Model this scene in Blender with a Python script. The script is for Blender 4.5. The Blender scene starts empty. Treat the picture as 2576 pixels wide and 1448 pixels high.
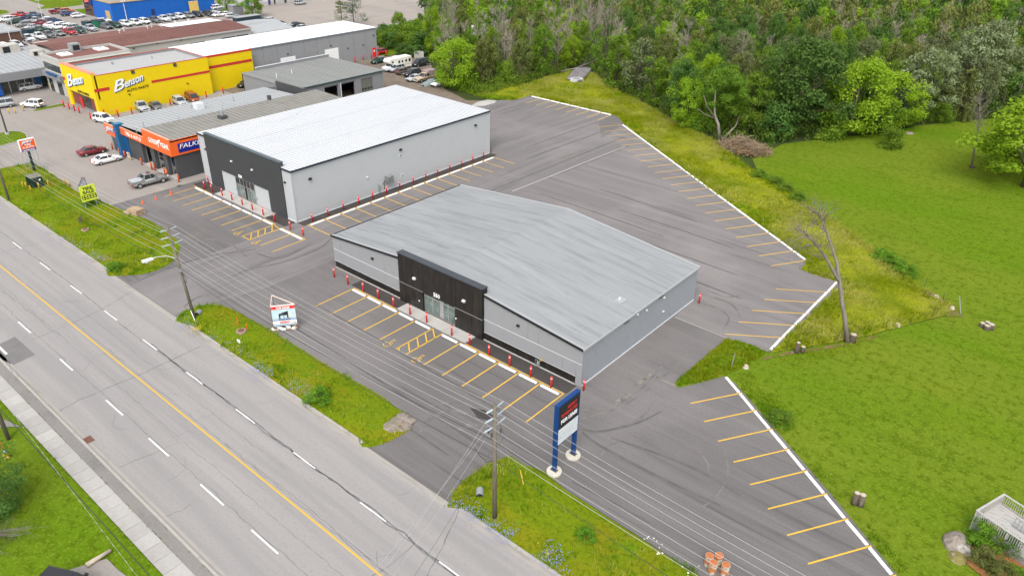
import bpy, math, random
import numpy as np
from mathutils import Vector, Matrix, noise, geometry

random.seed(7)
SC = bpy.context.scene
COL = SC.collection

# ---------------------------------------------------------------- camera, world, sun, exposure
F, YAW, PIT, ROL, CAM_H = 1883.57, -0.69501, 0.50749, 0.01834, 44.59
_f = np.array([math.sin(YAW) * math.cos(PIT), math.cos(YAW) * math.cos(PIT), -math.sin(PIT)])
_r = np.array([math.cos(YAW), -math.sin(YAW), 0.0])
_u = np.cross(_r, _f)
_r, _u = math.cos(ROL) * _r + math.sin(ROL) * _u, -math.sin(ROL) * _r + math.cos(ROL) * _u
cam = bpy.data.cameras.new('camera')
cam.sensor_width = 36.0
cam.lens = 36.0 * F / 2575.0
cam.clip_start, cam.clip_end = 0.5, 3000
co = bpy.data.objects.new('camera', cam)
COL.objects.link(co)
co.matrix_world = Matrix(((_r[0], _u[0], -_f[0], 0), (_r[1], _u[1], -_f[1], 0), (_r[2], _u[2], -_f[2], CAM_H), (0, 0, 0, 1)))
SC.camera = co

SUN_EL, SUN_AZ = 52.0, 150.0     # degrees; azimuth measured clockwise from +Y
world = bpy.data.worlds.new('World')
SC.world = world
world.use_nodes = True
wn = world.node_tree
wn.nodes.clear()
sky = wn.nodes.new('ShaderNodeTexSky')
sky.sky_type = 'NISHITA'
sky.sun_disc = False
sky.sun_elevation = math.radians(SUN_EL)
sky.sun_rotation = math.radians(SUN_AZ)
sky.air_density, sky.dust_density, sky.ozone_density = 1.0, 4.0, 1.0
hs = wn.nodes.new('ShaderNodeHueSaturation')     # overcast: nearly colourless sky light
hs.inputs['Saturation'].default_value = 0.22
bg = wn.nodes.new('ShaderNodeBackground')
bg.inputs['Strength'].default_value = 0.15
wo = wn.nodes.new('ShaderNodeOutputWorld')
wn.links.new(sky.outputs[0], hs.inputs['Color'])
wn.links.new(hs.outputs[0], bg.inputs['Color'])
wn.links.new(bg.outputs[0], wo.inputs['Surface'])
sl = bpy.data.lights.new('sun', 'SUN')
sl.energy, sl.angle, sl.color = 0.75, math.radians(40), (1.0, 0.965, 0.91)
so = bpy.data.objects.new('sun', sl)
COL.objects.link(so)
_el, _az = math.radians(SUN_EL), math.radians(SUN_AZ)
_sd = Vector((math.sin(_az) * math.cos(_el), math.cos(_az) * math.cos(_el), math.sin(_el)))
so.rotation_euler = _sd.to_track_quat('Z', 'Y').to_euler()
SC.view_settings.view_transform = 'Standard'
SC.view_settings.look = 'None'
SC.view_settings.exposure = 1.0
SC.view_settings.gamma = 1.0
SC.view_settings.use_curve_mapping = False
SC.render.engine = 'CYCLES'
SC.cycles.max_bounces = 6
SC.cycles.diffuse_bounces = 3
SC.cycles.glossy_bounces = 3
SC.cycles.transparent_max_bounces = 8
SC.cycles.use_denoising = True
SC.cycles.use_adaptive_sampling = True
SC.cycles.adaptive_threshold = 0.02
SC.cycles.pixel_filter_type = 'BLACKMAN_HARRIS'

# ---------------------------------------------------------------- surveying: sight lines of the survey photograph to metres
def _ray(x, y):
    return _f + (x - 1287.5) / F * _r - (y - 724) / F * _u
def G(x, y, z=0.0):
    d = _ray(x, y); t = (z - CAM_H) / d[2]
    return Vector((t * d[0], t * d[1], z))
def Z(c, r, x, y, z=0.0): return G(c * 643.75 + x / 4, r * 362 + y / 4, z)
def N(x, y, z=0.0): return G(x * 2575 / 3840, y * 2575 / 3840, z)
def Q(x0, y0, x, y, z=0.0): return N(x0 + x * 400 / 2574, y0 + y * 400 / 2574, z)
def onX(x, y, X):
    d = _ray(x, y); t = X / d[0]
    return Vector((X, t * d[1], CAM_H + t * d[2]))
def onY(x, y, Y):
    d = _ray(x, y); t = Y / d[1]
    return Vector((t * d[0], Y, CAM_H + t * d[2]))
def hgt(g, py):
    lo, hi = -2.0, 60.0
    for _ in range(50):
        m = (lo + hi) / 2
        d = np.array([g[0], g[1], m - CAM_H])
        if 724 - F * (d @ _u) / (d @ _f) > py: lo = m
        else: hi = m
    return lo

# ---------------------------------------------------------------- object helpers
def link(o, parent=None):
    COL.objects.link(o)
    if parent is not None: o.parent = parent
    return o
def tag(o, label=None, cat=None, group=None, kind=None):
    if label: o['label'] = label
    if cat: o['category'] = cat
    if group: o['group'] = group
    if kind: o['kind'] = kind
    return o
def thing(name, label, cat, loc=(0, 0, 0), rz=0.0, group=None):
    o = bpy.data.objects.new(name, None)
    o.empty_display_size = 0.3
    link(o)
    o.location = loc
    o.rotation_euler = (0, 0, rz)
    return tag(o, label, cat, group)
def wloc(o):
    v = Vector((0, 0, 0))
    while o is not None:
        v += o.location; o = o.parent
    return v
def kids(o): return KIDS.get(o.name, [])
KIDS = {}
def copy_tree(o, parent=None):
    c = o.copy()
    link(c, parent)
    if parent is not None: KIDS.setdefault(parent.name, []).append(c)
    for ch in list(KIDS.get(o.name, [])): copy_tree(ch, c)
    return c
def np_mesh(name, V, Fc, mat=None, tint=None, smooth=False):
    V = np.asarray(V, dtype=np.float32).reshape(-1, 3)
    Fc = np.asarray(Fc, dtype=np.int32)
    k = Fc.shape[1]
    me = bpy.data.meshes.new(name)
    me.vertices.add(len(V)); me.vertices.foreach_set('co', V.ravel())
    me.loops.add(Fc.size); me.loops.foreach_set('vertex_index', Fc.ravel())
    me.polygons.add(len(Fc))
    me.polygons.foreach_set('loop_start', np.arange(0, Fc.size, k, dtype=np.int32))
    if tint is not None:
        a = me.attributes.new('tint', 'FLOAT', 'FACE')
        a.data.foreach_set('value', np.asarray(tint, dtype=np.float32))
    if mat: me.materials.append(mat)
    if smooth: me.polygons.foreach_set('use_smooth', np.ones(len(Fc), dtype=bool))
    me.update(calc_edges=True)
    return me
class MB:
    def __init__(s): s.v, s.f = [], []
    def add(s, vs, fs):
        n = len(s.v); s.v += [tuple(v) for v in vs]; s.f += [tuple(i + n for i in f) for f in fs]; return s
    def box(s, x0, y0, z0, x1, y1, z1):
        if x0 > x1: x0, x1 = x1, x0
        if y0 > y1: y0, y1 = y1, y0
        return s.add([(x0, y0, z0), (x1, y0, z0), (x1, y1, z0), (x0, y1, z0), (x0, y0, z1), (x1, y0, z1), (x1, y1, z1), (x0, y1, z1)],
                     [(0, 3, 2, 1), (4, 5, 6, 7), (0, 1, 5, 4), (1, 2, 6, 5), (2, 3, 7, 6), (3, 0, 4, 7)])
    def obox(s, c, ax, hx, hy, z0, z1):
        ax = Vector((ax[0], ax[1], 0)).normalized(); ay = Vector((-ax.y, ax.x, 0)); c = Vector((c[0], c[1], 0))
        P = [c - ax * hx - ay * hy, c + ax * hx - ay * hy, c + ax * hx + ay * hy, c - ax * hx + ay * hy]
        return s.prism([(p.x, p.y) for p in P], z0, z1)
    def prism(s, poly, z0, z1):
        n = len(poly)
        return s.add([(p[0], p[1], z0) for p in poly] + [(p[0], p[1], z1) for p in poly],
                     [tuple(range(n - 1, -1, -1)), tuple(range(n, 2 * n))] + [(i, (i + 1) % n, n + (i + 1) % n, n + i) for i in range(n)])
    def extr(s, pts, d):                       # planar outline pushed along d
        n = len(pts); d = Vector(d)
        return s.add([Vector(p) for p in pts] + [Vector(p) + d for p in pts],
                     [tuple(range(n - 1, -1, -1)), tuple(range(n, 2 * n))] + [(i, (i + 1) % n, n + (i + 1) % n, n + i) for i in range(n)])
    def tube(s, pts, rad, n=8, caps=True):
        pts = [Vector(p) for p in pts]
        if not hasattr(rad, '__len__'): rad = [rad] * len(pts)
        vs, fs = [], []
        for i, p in enumerate(pts):
            d = (pts[min(i + 1, len(pts) - 1)] - pts[max(i - 1, 0)])
            d = d.normalized() if d.length > 1e-9 else Vector((0, 0, 1))
            a = d.cross(Vector((0, 0, 1)) if abs(d.z) < 0.95 else Vector((1, 0, 0))).normalized(); b = d.cross(a)
            for k in range(n):
                t = 2 * math.pi * k / n
                vs.append(p + (a * math.cos(t) + b * math.sin(t)) * rad[i])
        for i in range(len(pts) - 1):
            for k in range(n):
                fs.append((i * n + k, i * n + (k + 1) % n, (i + 1) * n + (k + 1) % n, (i + 1) * n + k))
        if caps:
            fs.append(tuple(range(n - 1, -1, -1))); fs.append(tuple(range((len(pts) - 1) * n, len(pts) * n)))
        return s.add(vs, fs)
    def cyl(s, x, y, z0, z1, r, n=12, r1=None):
        return s.tube([(x, y, z0), (x, y, z1)], [r, r if r1 is None else r1], n)
    def lathe(s, c, prof, n=16):
        vs = [(c[0] + r * math.cos(2 * math.pi * k / n), c[1] + r * math.sin(2 * math.pi * k / n), c[2] + z) for r, z in prof for k in range(n)]
        m = len(prof)
        fs = [(i * n + k, i * n + (k + 1) % n, (i + 1) * n + (k + 1) % n, (i + 1) * n + k) for i in range(m - 1) for k in range(n)]
        fs += [tuple(range(n - 1, -1, -1)), tuple(range((m - 1) * n, m * n))]
        return s.add(vs, fs)
    def mesh(s, name, mat=None, origin=(0, 0, 0), smooth=False):
        me = bpy.data.meshes.new(name)
        o = Vector(origin)
        me.from_pydata([tuple(Vector(v) - o) for v in s.v], [], s.f)
        if mat: me.materials.append(mat)
        if smooth: me.polygons.foreach_set('use_smooth', [True] * len(me.polygons))
        me.update()
        return me
    def build(s, name, mat=None, parent=None, smooth=False, kind=None):
        """parent given: vertices are in world metres, stored relative to the parent"""
        o = bpy.data.objects.new(name, s.mesh(name, mat, wloc(parent) if parent is not None else (0, 0, 0), smooth))
        link(o, parent)
        if parent is not None: KIDS.setdefault(parent.name, []).append(o)
        if kind: o['kind'] = kind
        return o
def piece(name, me, loc, parent=None, rot=(0, 0, 0), scale=None):
    """one more piece that shares mesh data; loc in world metres"""
    o = bpy.data.objects.new(name, me)
    link(o, parent)
    o.location = Vector(loc) - (wloc(parent) if parent is not None else Vector((0, 0, 0)))
    o.rotation_euler = rot
    if scale: o.scale = scale
    if parent is not None: KIDS.setdefault(parent.name, []).append(o)
    return o
def boxpart(name, mat, parent, *b): return MB().box(*b).build(name, mat, parent)
DG = None
def text(name, s, size, org, xd, ud, mat, parent, ext=0.02, bold=0.0, shear=0.0, center=False, sx=1.0, fitw=None):
    """lettering: org = lower left corner (or centre) in world metres, xd = reading direction, ud = up"""
    cu = bpy.data.curves.new(name, 'FONT')
    cu.body, cu.size, cu.extrude, cu.offset, cu.shear = s, size, ext, bold, shear
    cu.resolution_u = 3
    tmp = bpy.data.objects.new(name, cu)
    COL.objects.link(tmp)
    dg = bpy.context.evaluated_depsgraph_get()
    me = bpy.data.meshes.new_from_object(tmp.evaluated_get(dg))
    bpy.data.objects.remove(tmp); bpy.data.curves.remove(cu)
    n = len(me.vertices)
    co_ = np.empty(n * 3, dtype=np.float32); me.vertices.foreach_get('co', co_); co_ = co_.reshape(-1, 3)
    if fitw: sx = fitw / (co_[:, 0].max() - co_[:, 0].min())
    co_[:, 0] *= sx
    if center:
        co_[:, 0] -= (co_[:, 0].max() + co_[:, 0].min()) / 2; co_[:, 1] -= (co_[:, 1].max() + co_[:, 1].min()) / 2
    else:
        co_[:, 0] -= co_[:, 0].min(); co_[:, 1] -= co_[:, 1].min()
    xd = Vector(xd).normalized(); ud = Vector(ud).normalized(); nd = xd.cross(ud)
    W = np.outer(co_[:, 0], xd) + np.outer(co_[:, 1], ud) + np.outer(co_[:, 2], nd) + np.array(Vector(org) - wloc(parent))
    me.vertices.foreach_set('co', W.astype(np.float32).ravel())
    me.materials.clear(); me.materials.append(mat); me.name = name
    me.update()
    o = bpy.data.objects.new(name, me)
    link(o, parent)
    KIDS.setdefault(parent.name, []).append(o)
    return o

# ---------------------------------------------------------------- materials
MATS = {}
def mat(name, col, rough=0.7, metal=0.0, layers=(), bump=0.0, bscale=30.0, spec=0.3, tint=None, rnd=0.0, trans=0.0, coat=0.0):
    """layers: (colour, (sx,sy,sz) noise frequency, detail, lo, hi, amount); tint: colour mixed in by the face attribute"""
    if name in MATS: return MATS[name]
    m = bpy.data.materials.new(name)
    m.use_nodes = True
    nt = m.node_tree; nd = nt.nodes; ln = nt.links
    b = nd['Principled BSDF']
    b.inputs['Roughness'].default_value = rough
    b.inputs['Metallic'].default_value = metal
    b.inputs['Specular IOR Level'].default_value = spec
    if coat: b.inputs['Coat Weight'].default_value = coat
    rgb = nd.new('ShaderNodeRGB'); rgb.outputs[0].default_value = (*col, 1)
    cur = rgb.outputs[0]
    tc = nd.new('ShaderNodeTexCoord')
    for (c2, fr, det, lo, hi, amt) in layers:
        mp = nd.new('ShaderNodeMapping'); mp.inputs['Scale'].default_value = fr
        ln.new(tc.outputs['Object'], mp.inputs['Vector'])
        nz = nd.new('ShaderNodeTexNoise'); nz.inputs['Scale'].default_value = 1.0; nz.inputs['Detail'].default_value = det
        nz.inputs['Roughness'].default_value = 0.6
        ln.new(mp.outputs[0], nz.inputs['Vector'])
        mr = nd.new('ShaderNodeMapRange'); mr.interpolation_type = 'SMOOTHSTEP'
        mr.inputs['From Min'].default_value, mr.inputs['From Max'].default_value = lo, hi
        mr.inputs['To Min'].default_value, mr.inputs['To Max'].default_value = 0.0, amt
        ln.new(nz.outputs['Fac'], mr.inputs['Value'])
        mx = nd.new('ShaderNodeMix'); mx.data_type = 'RGBA'
        ln.new(mr.outputs[0], mx.inputs['Factor']); ln.new(cur, mx.inputs['A']); mx.inputs['B'].default_value = (*c2, 1)
        cur = mx.outputs['Result']
    if tint:
        at = nd.new('ShaderNodeAttribute'); at.attribute_name = 'tint'
        mx = nd.new('ShaderNodeMix'); mx.data_type = 'RGBA'
        ln.new(at.outputs['Fac'], mx.inputs['Factor']); ln.new(cur, mx.inputs['A']); mx.inputs['B'].default_value = (*tint, 1)
        cur = mx.outputs['Result']
    if rnd:
        oi = nd.new('ShaderNodeObjectInfo')
        hv = nd.new('ShaderNodeHueSaturation')
        mr = nd.new('ShaderNodeMapRange'); mr.inputs['To Min'].default_value, mr.inputs['To Max'].default_value = 1 - rnd, 1 + rnd
        ln.new(oi.outputs['Random'], mr.inputs['Value']); ln.new(mr.outputs[0], hv.inputs['Value'])
        m2 = nd.new('ShaderNodeMapRange'); m2.inputs['To Min'].default_value, m2.inputs['To Max'].default_value = 0.5 - rnd * 0.06, 0.5 + rnd * 0.06
        fr_ = nd.new('ShaderNodeMath'); fr_.operation = 'FRACT'
        mu = nd.new('ShaderNodeMath'); mu.operation = 'MULTIPLY'; mu.inputs[1].default_value = 7.31
        ln.new(oi.outputs['Random'], mu.inputs[0]); ln.new(mu.outputs[0], fr_.inputs[0]); ln.new(fr_.outputs[0], m2.inputs['Value'])
        ln.new(m2.outputs[0], hv.inputs['Hue']); ln.new(cur, hv.inputs['Color'])
        cur = hv.outputs[0]
    ln.new(cur, b.inputs['Base Color'])
    if bump:
        nz = nd.new('ShaderNodeTexNoise'); nz.inputs['Scale'].default_value = bscale; nz.inputs['Detail'].default_value = 4
        ln.new(tc.outputs['Object'], nz.inputs['Vector'])
        bp = nd.new('ShaderNodeBump'); bp.inputs['Strength'].default_value = bump; bp.inputs['Distance'].default_value = 0.1
        ln.new(nz.outputs['Fac'], bp.inputs['Height']); ln.new(bp.outputs[0], b.inputs['Normal'])
    if trans:
        out = nd['Material Output']
        tr = nd.new('ShaderNodeBsdfTranslucent'); ln.new(cur, tr.inputs['Color'])
        ms = nd.new('ShaderNodeMixShader'); ms.inputs[0].default_value = trans
        ln.new(b.outputs[0], ms.inputs[1]); ln.new(tr.outputs[0], ms.inputs[2]); ln.new(ms.outputs[0], out.inputs['Surface'])
    MATS[name] = m
    return m
def g3(v): return (v, v, v)
def plain(name, col, rough=0.6, metal=0.0, var=0.12, spec=0.3, coat=0.0):
    d = tuple(c * (1 - var * 2.2) for c in col)
    return mat(name, col, rough, metal, [(d, (0.9, 0.9, 0.9), 5, 0.4, 0.75, 0.8), (tuple(min(1, c * (1 + var)) for c in col), (9, 9, 9), 3, 0.4, 0.7, 0.6)], spec=spec, coat=coat)

ASPH = [(g3(0.092), (0.035, 0.035, 1), 4, 0.35, 0.72, 0.75), (g3(0.045), (0.05, 0.05, 1), 5, 0.5, 0.8, 0.55),
        ((0.17, 0.155, 0.135), (0.09, 0.11, 1), 6, 0.62, 0.82, 0.6)]
def asphalt(name, base, streak, extra=()):
    """streak: noise frequency that draws the laying direction of the paver"""
    b = tuple(base)
    return mat(name, b, 0.92, 0, [(tuple(c * 1.28 for c in b), streak, 5, 0.42, 0.7, 0.8), (tuple(c * 0.6 for c in b), (streak[0] * 1.4, streak[1] * 2.1, 1), 6, 0.52, 0.74, 0.75),
               (tuple(c * 1.5 for c in b), (0.04, 0.045, 1), 4, 0.45, 0.68, 0.7), ((0.21, 0.19, 0.165), (0.07, 0.1, 1), 7, 0.58, 0.8, 0.6),
               (tuple(c * 0.8 for c in b), (5, 5, 1), 4, 0.45, 0.7, 0.45), *extra], bump=0.25, bscale=9, spec=0.2)
M = {}
M['asphalt_x'] = asphalt('asphalt_paved_along_x', (0.125, 0.117, 0.114), (0.03, 0.75, 1))
M['asphalt_m'] = asphalt('asphalt_middle_lot', (0.158, 0.147, 0.144), (0.025, 0.6, 1))
M['asphalt_y'] = asphalt('asphalt_paved_along_y', (0.152, 0.142, 0.139), (0.6, 0.025, 1))
M['asphalt_fresh'] = asphalt('asphalt_strip', (0.05, 0.045, 0.043), (0.05, 0.4, 1))
M['road'] = mat('road_surface', (0.265, 0.25, 0.243), 0.9, 0, [((0.225, 0.217, 0.212), (0.02, 0.55, 1), 3, 0.42, 0.62, 0.8), ((0.295, 0.275, 0.265), (0.03, 0.4, 1), 3, 0.5, 0.7, 0.6),
        ((0.2, 0.19, 0.18), (0.1, 0.1, 1), 7, 0.58, 0.8, 0.5), ((0.21, 0.2, 0.19), (4, 4, 1), 5, 0.48, 0.7, 0.5)], bump=0.2, bscale=12, spec=0.2)
M['road_patch'] = mat('road_patch', (0.16, 0.15, 0.148), 0.9, 0, [(g3(0.13), (0.7, 0.7, 1), 5, 0.4, 0.7, 0.7)], spec=0.2)
M['crack'] = mat('crack_filler', g3(0.11), 0.9, 0, [(g3(0.17), (1.2, 1.2, 1), 4, 0.45, 0.65, 0.9)], spec=0.2)
M['lot_old'] = mat('old_lot', (0.26, 0.235, 0.215), 0.92, 0, [((0.2, 0.185, 0.172), (0.06, 0.06, 1), 6, 0.45, 0.75, 0.8), ((0.3, 0.275, 0.25), (0.02, 0.4, 1), 4, 0.48, 0.7, 0.6),
        ((0.15, 0.14, 0.13), (0.14, 0.5, 1), 7, 0.62, 0.8, 0.7), ((0.2, 0.18, 0.165), (3, 3, 1), 5, 0.45, 0.7, 0.5)], bump=0.2, bscale=10, spec=0.2)
M['lot_far'] = mat('far_lot', (0.27, 0.24, 0.215), 0.92, 0, [((0.21, 0.19, 0.175), (0.04, 0.12, 1), 6, 0.45, 0.72, 0.8), ((0.3, 0.27, 0.24), (0.3, 0.05, 1), 5, 0.45, 0.7, 0.7)], spec=0.2)
M['gravel'] = mat('dirt_gravel', (0.17, 0.135, 0.105), 0.95, 0, [((0.115, 0.095, 0.075), (0.15, 0.25, 1), 7, 0.42, 0.7, 0.9), ((0.23, 0.2, 0.17), (0.6, 0.6, 1), 7, 0.5, 0.75, 0.8), ((0.1, 0.085, 0.07), (5, 5, 1), 4, 0.5, 0.7, 0.5)], bump=0.4, bscale=6, spec=0.15)
M['concrete'] = mat('concrete', (0.36, 0.345, 0.325), 0.85, 0, [((0.28, 0.265, 0.25), (0.5, 0.5, 0.5), 6, 0.45, 0.75, 0.7), ((0.4, 0.39, 0.37), (4, 4, 4), 4, 0.45, 0.7, 0.6)], bump=0.1, spec=0.2)
M['walk'] = mat('pavement_slab', (0.34, 0.325, 0.305), 0.88, 0, [((0.27, 0.255, 0.24), (0.35, 0.6, 1), 6, 0.45, 0.75, 0.7), ((0.38, 0.365, 0.345), (3, 3, 1), 4, 0.45, 0.7, 0.6)], bump=0.1, spec=0.2, rnd=0.1)
M['kerb'] = mat('kerb_concrete', (0.33, 0.31, 0.285), 0.9, 0, [((0.2, 0.185, 0.165), (0.6, 0.6, 0.6), 6, 0.5, 0.75, 0.8)], spec=0.2)
M['boulevard'] = mat('asphalt_boulevard', (0.2, 0.185, 0.175), 0.92, 0, [((0.15, 0.142, 0.132), (0.3, 0.5, 1), 6, 0.42, 0.72, 0.8), ((0.22, 0.21, 0.2), (4, 4, 1), 4, 0.45, 0.7, 0.6)], spec=0.2)
M['lawn'] = mat('mown_lawn', (0.112, 0.155, 0.012), 0.95, 0, [((0.078, 0.15, 0.004), (0.02, 0.055, 1), 4, 0.4, 0.65, 0.85), ((0.135, 0.165, 0.013), (0.06, 0.09, 1), 6, 0.5, 0.75, 0.8),
        ((0.062, 0.11, 0.004), (0.12, 0.5, 1), 5, 0.5, 0.72, 0.7), ((0.13, 0.16, 0.035), (0.25, 0.25, 1), 7, 0.68, 0.84, 0.6), ((0.06, 0.098, 0.004), (1.3, 1.3, 1), 6, 0.45, 0.66, 0.85), ((0.15, 0.21, 0.02), (4, 4, 1), 4, 0.5, 0.66, 0.75)], bump=0.6, bscale=5, spec=0.03)
M['verge'] = mat('rough_verge', (0.125, 0.175, 0.006), 0.95, 0, [((0.17, 0.165, 0.008), (0.16, 0.2, 1), 5, 0.45, 0.65, 0.9), ((0.095, 0.175, 0.006), (0.3, 0.35, 1), 6, 0.5, 0.7, 0.85),
        ((0.16, 0.125, 0.06), (0.22, 0.22, 1), 6, 0.66, 0.8, 0.7), ((0.06, 0.085, 0.004), (3, 3, 1), 5, 0.45, 0.7, 0.7)], bump=0.8, bscale=4, spec=0.03)
M['meadow'] = mat('tall_grass_ground', (0.2, 0.22, 0.01), 0.95, 0, [((0.19, 0.18, 0.03), (0.12, 0.2, 1), 5, 0.48, 0.68, 0.9), ((0.09, 0.14, 0.006), (0.1, 0.14, 1), 5, 0.5, 0.7, 0.9), ((0.08, 0.095, 0.008), (3, 3, 1), 5, 0.45, 0.7, 0.6)], bump=0.8, bscale=4, spec=0.03)
M['forest_floor'] = mat('forest_floor', (0.035, 0.05, 0.012), 0.95, 0, [((0.05, 0.042, 0.022), (0.12, 0.12, 1), 6, 0.45, 0.7, 0.9), ((0.045, 0.08, 0.012), (0.3, 0.3, 1), 6, 0.5, 0.7, 0.8)], bump=0.8, bscale=2, spec=0.1)
M['mulch'] = mat('mulch', (0.26, 0.12, 0.045), 0.95, 0, [((0.15, 0.065, 0.025), (3, 3, 1), 6, 0.45, 0.68, 0.9), ((0.34, 0.19, 0.09), (8, 8, 1), 4, 0.5, 0.7, 0.8)], bump=0.8, bscale=14, spec=0.1)
M['yellow_line'] = mat('yellow_paint', (0.6, 0.36, 0.04), 0.75, 0, [((0.42, 0.26, 0.05), (1.2, 1.2, 1), 5, 0.5, 0.75, 0.6)], spec=0.25)
M['yellow_road'] = mat('yellow_road_paint', (0.52, 0.33, 0.05), 0.75, 0, [((0.38, 0.28, 0.12), (0.8, 2.5, 1), 6, 0.5, 0.72, 0.7)], spec=0.25)
M['white_paint'] = mat('white_road_paint', (0.72, 0.72, 0.7), 0.75, 0, [((0.35, 0.33, 0.31), (1.5, 4, 1), 6, 0.55, 0.72, 0.85)], spec=0.25)
M['white'] = plain('white_coating', (0.74, 0.74, 0.73), 0.6, 0, 0.03)
M['stop_white'] = mat('wheel_stop_paint', (0.74, 0.735, 0.72), 0.8, 0, [((0.55, 0.54, 0.52), (2, 2, 2), 6, 0.55, 0.75, 0.7)], spec=0.2)
M['red'] = plain('red_sleeve', (0.66, 0.02, 0.016), 0.4, 0, 0.06)
M['orange'] = plain('orange_sleeve', (0.62, 0.105, 0.025), 0.45, 0, 0.08)
M['yellow_post'] = plain('yellow_sleeve', (0.58, 0.36, 0.05), 0.5, 0, 0.08)
M['reflective'] = plain('reflective_band', (0.75, 0.72, 0.7), 0.4, 0, 0.02)
M['black'] = plain('black_metal', g3(0.012), 0.45, 0, 0.1)
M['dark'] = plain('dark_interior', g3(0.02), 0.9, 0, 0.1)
M['rubber'] = plain('rubber', g3(0.018), 0.85, 0, 0.1)
M['alu'] = plain('aluminium', g3(0.5), 0.35, 0.7, 0.06)
M['grey_metal'] = plain('galvanised', (0.32, 0.34, 0.35), 0.5, 0.4, 0.08)
M['glass'] = mat('window_glass', (0.02, 0.028, 0.03), 0.06, 0, [((0.05, 0.06, 0.06), (0.8, 0.8, 0.8), 3, 0.4, 0.7, 0.7)], spec=0.7)
M['glass_shop'] = mat('shop_glass', (0.1, 0.135, 0.125), 0.08, 0, [((0.2, 0.24, 0.225), (0.6, 0.6, 0.9), 3, 0.45, 0.65, 0.8), ((0.05, 0.06, 0.06), (0.9, 0.9, 0.7), 3, 0.5, 0.7, 0.8)], spec=0.7)
M['wood_pole'] = mat('weathered_pole', (0.16, 0.135, 0.105), 0.9, 0, [((0.09, 0.075, 0.06), (9, 9, 0.7), 5, 0.45, 0.7, 0.9), ((0.22, 0.2, 0.17), (5, 5, 0.5), 5, 0.5, 0.75, 0.7)], bump=0.3, spec=0.15)
M['bark'] = mat('bark', (0.1, 0.08, 0.06), 0.95, 0, [((0.05, 0.042, 0.032), (4, 4, 0.8), 5, 0.45, 0.7, 0.9), ((0.16, 0.14, 0.11), (3, 3, 0.6), 5, 0.55, 0.75, 0.7)], bump=0.4, bscale=8, spec=0.1, rnd=0.2)
M['dead_bark'] = mat('dead_bark', (0.2, 0.175, 0.15), 0.95, 0, [((0.12, 0.105, 0.09), (4, 4, 0.8), 5, 0.45, 0.7, 0.9), ((0.3, 0.28, 0.25), (3, 3, 0.5), 5, 0.55, 0.75, 0.7)], bump=0.3, spec=0.1, rnd=0.15)
M['pale_wood'] = mat('pale_wood', (0.42, 0.31, 0.2), 0.85, 0, [((0.3, 0.2, 0.12), (2, 8, 8), 5, 0.45, 0.7, 0.8)], spec=0.2)
M['cut_wood'] = mat('cut_end', (0.42, 0.36, 0.29), 0.9, 0, [((0.26, 0.22, 0.17), (6, 6, 6), 4, 0.5, 0.7, 0.7)], spec=0.1)
M['grey_wood'] = mat('grey_deck_wood', (0.38, 0.365, 0.345), 0.85, 0, [((0.25, 0.235, 0.215), (1.2, 6, 6), 5, 0.48, 0.7, 0.8)], spec=0.15)
M['stone'] = mat('boulder_stone', (0.23, 0.195, 0.165), 0.95, 0, [((0.13, 0.115, 0.1), (2, 2, 2), 6, 0.45, 0.7, 0.8), ((0.36, 0.34, 0.31), (3, 3, 3), 6, 0.58, 0.75, 0.7)], bump=0.5, bscale=5, spec=0.1)
M['rip'] = mat('riprap_stone', (0.27, 0.25, 0.255), 0.95, 0, [((0.16, 0.15, 0.15), (3, 3, 3), 5, 0.45, 0.7, 0.7)], bump=0.4, spec=0.1, tint=(0.14, 0.13, 0.135))
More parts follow.
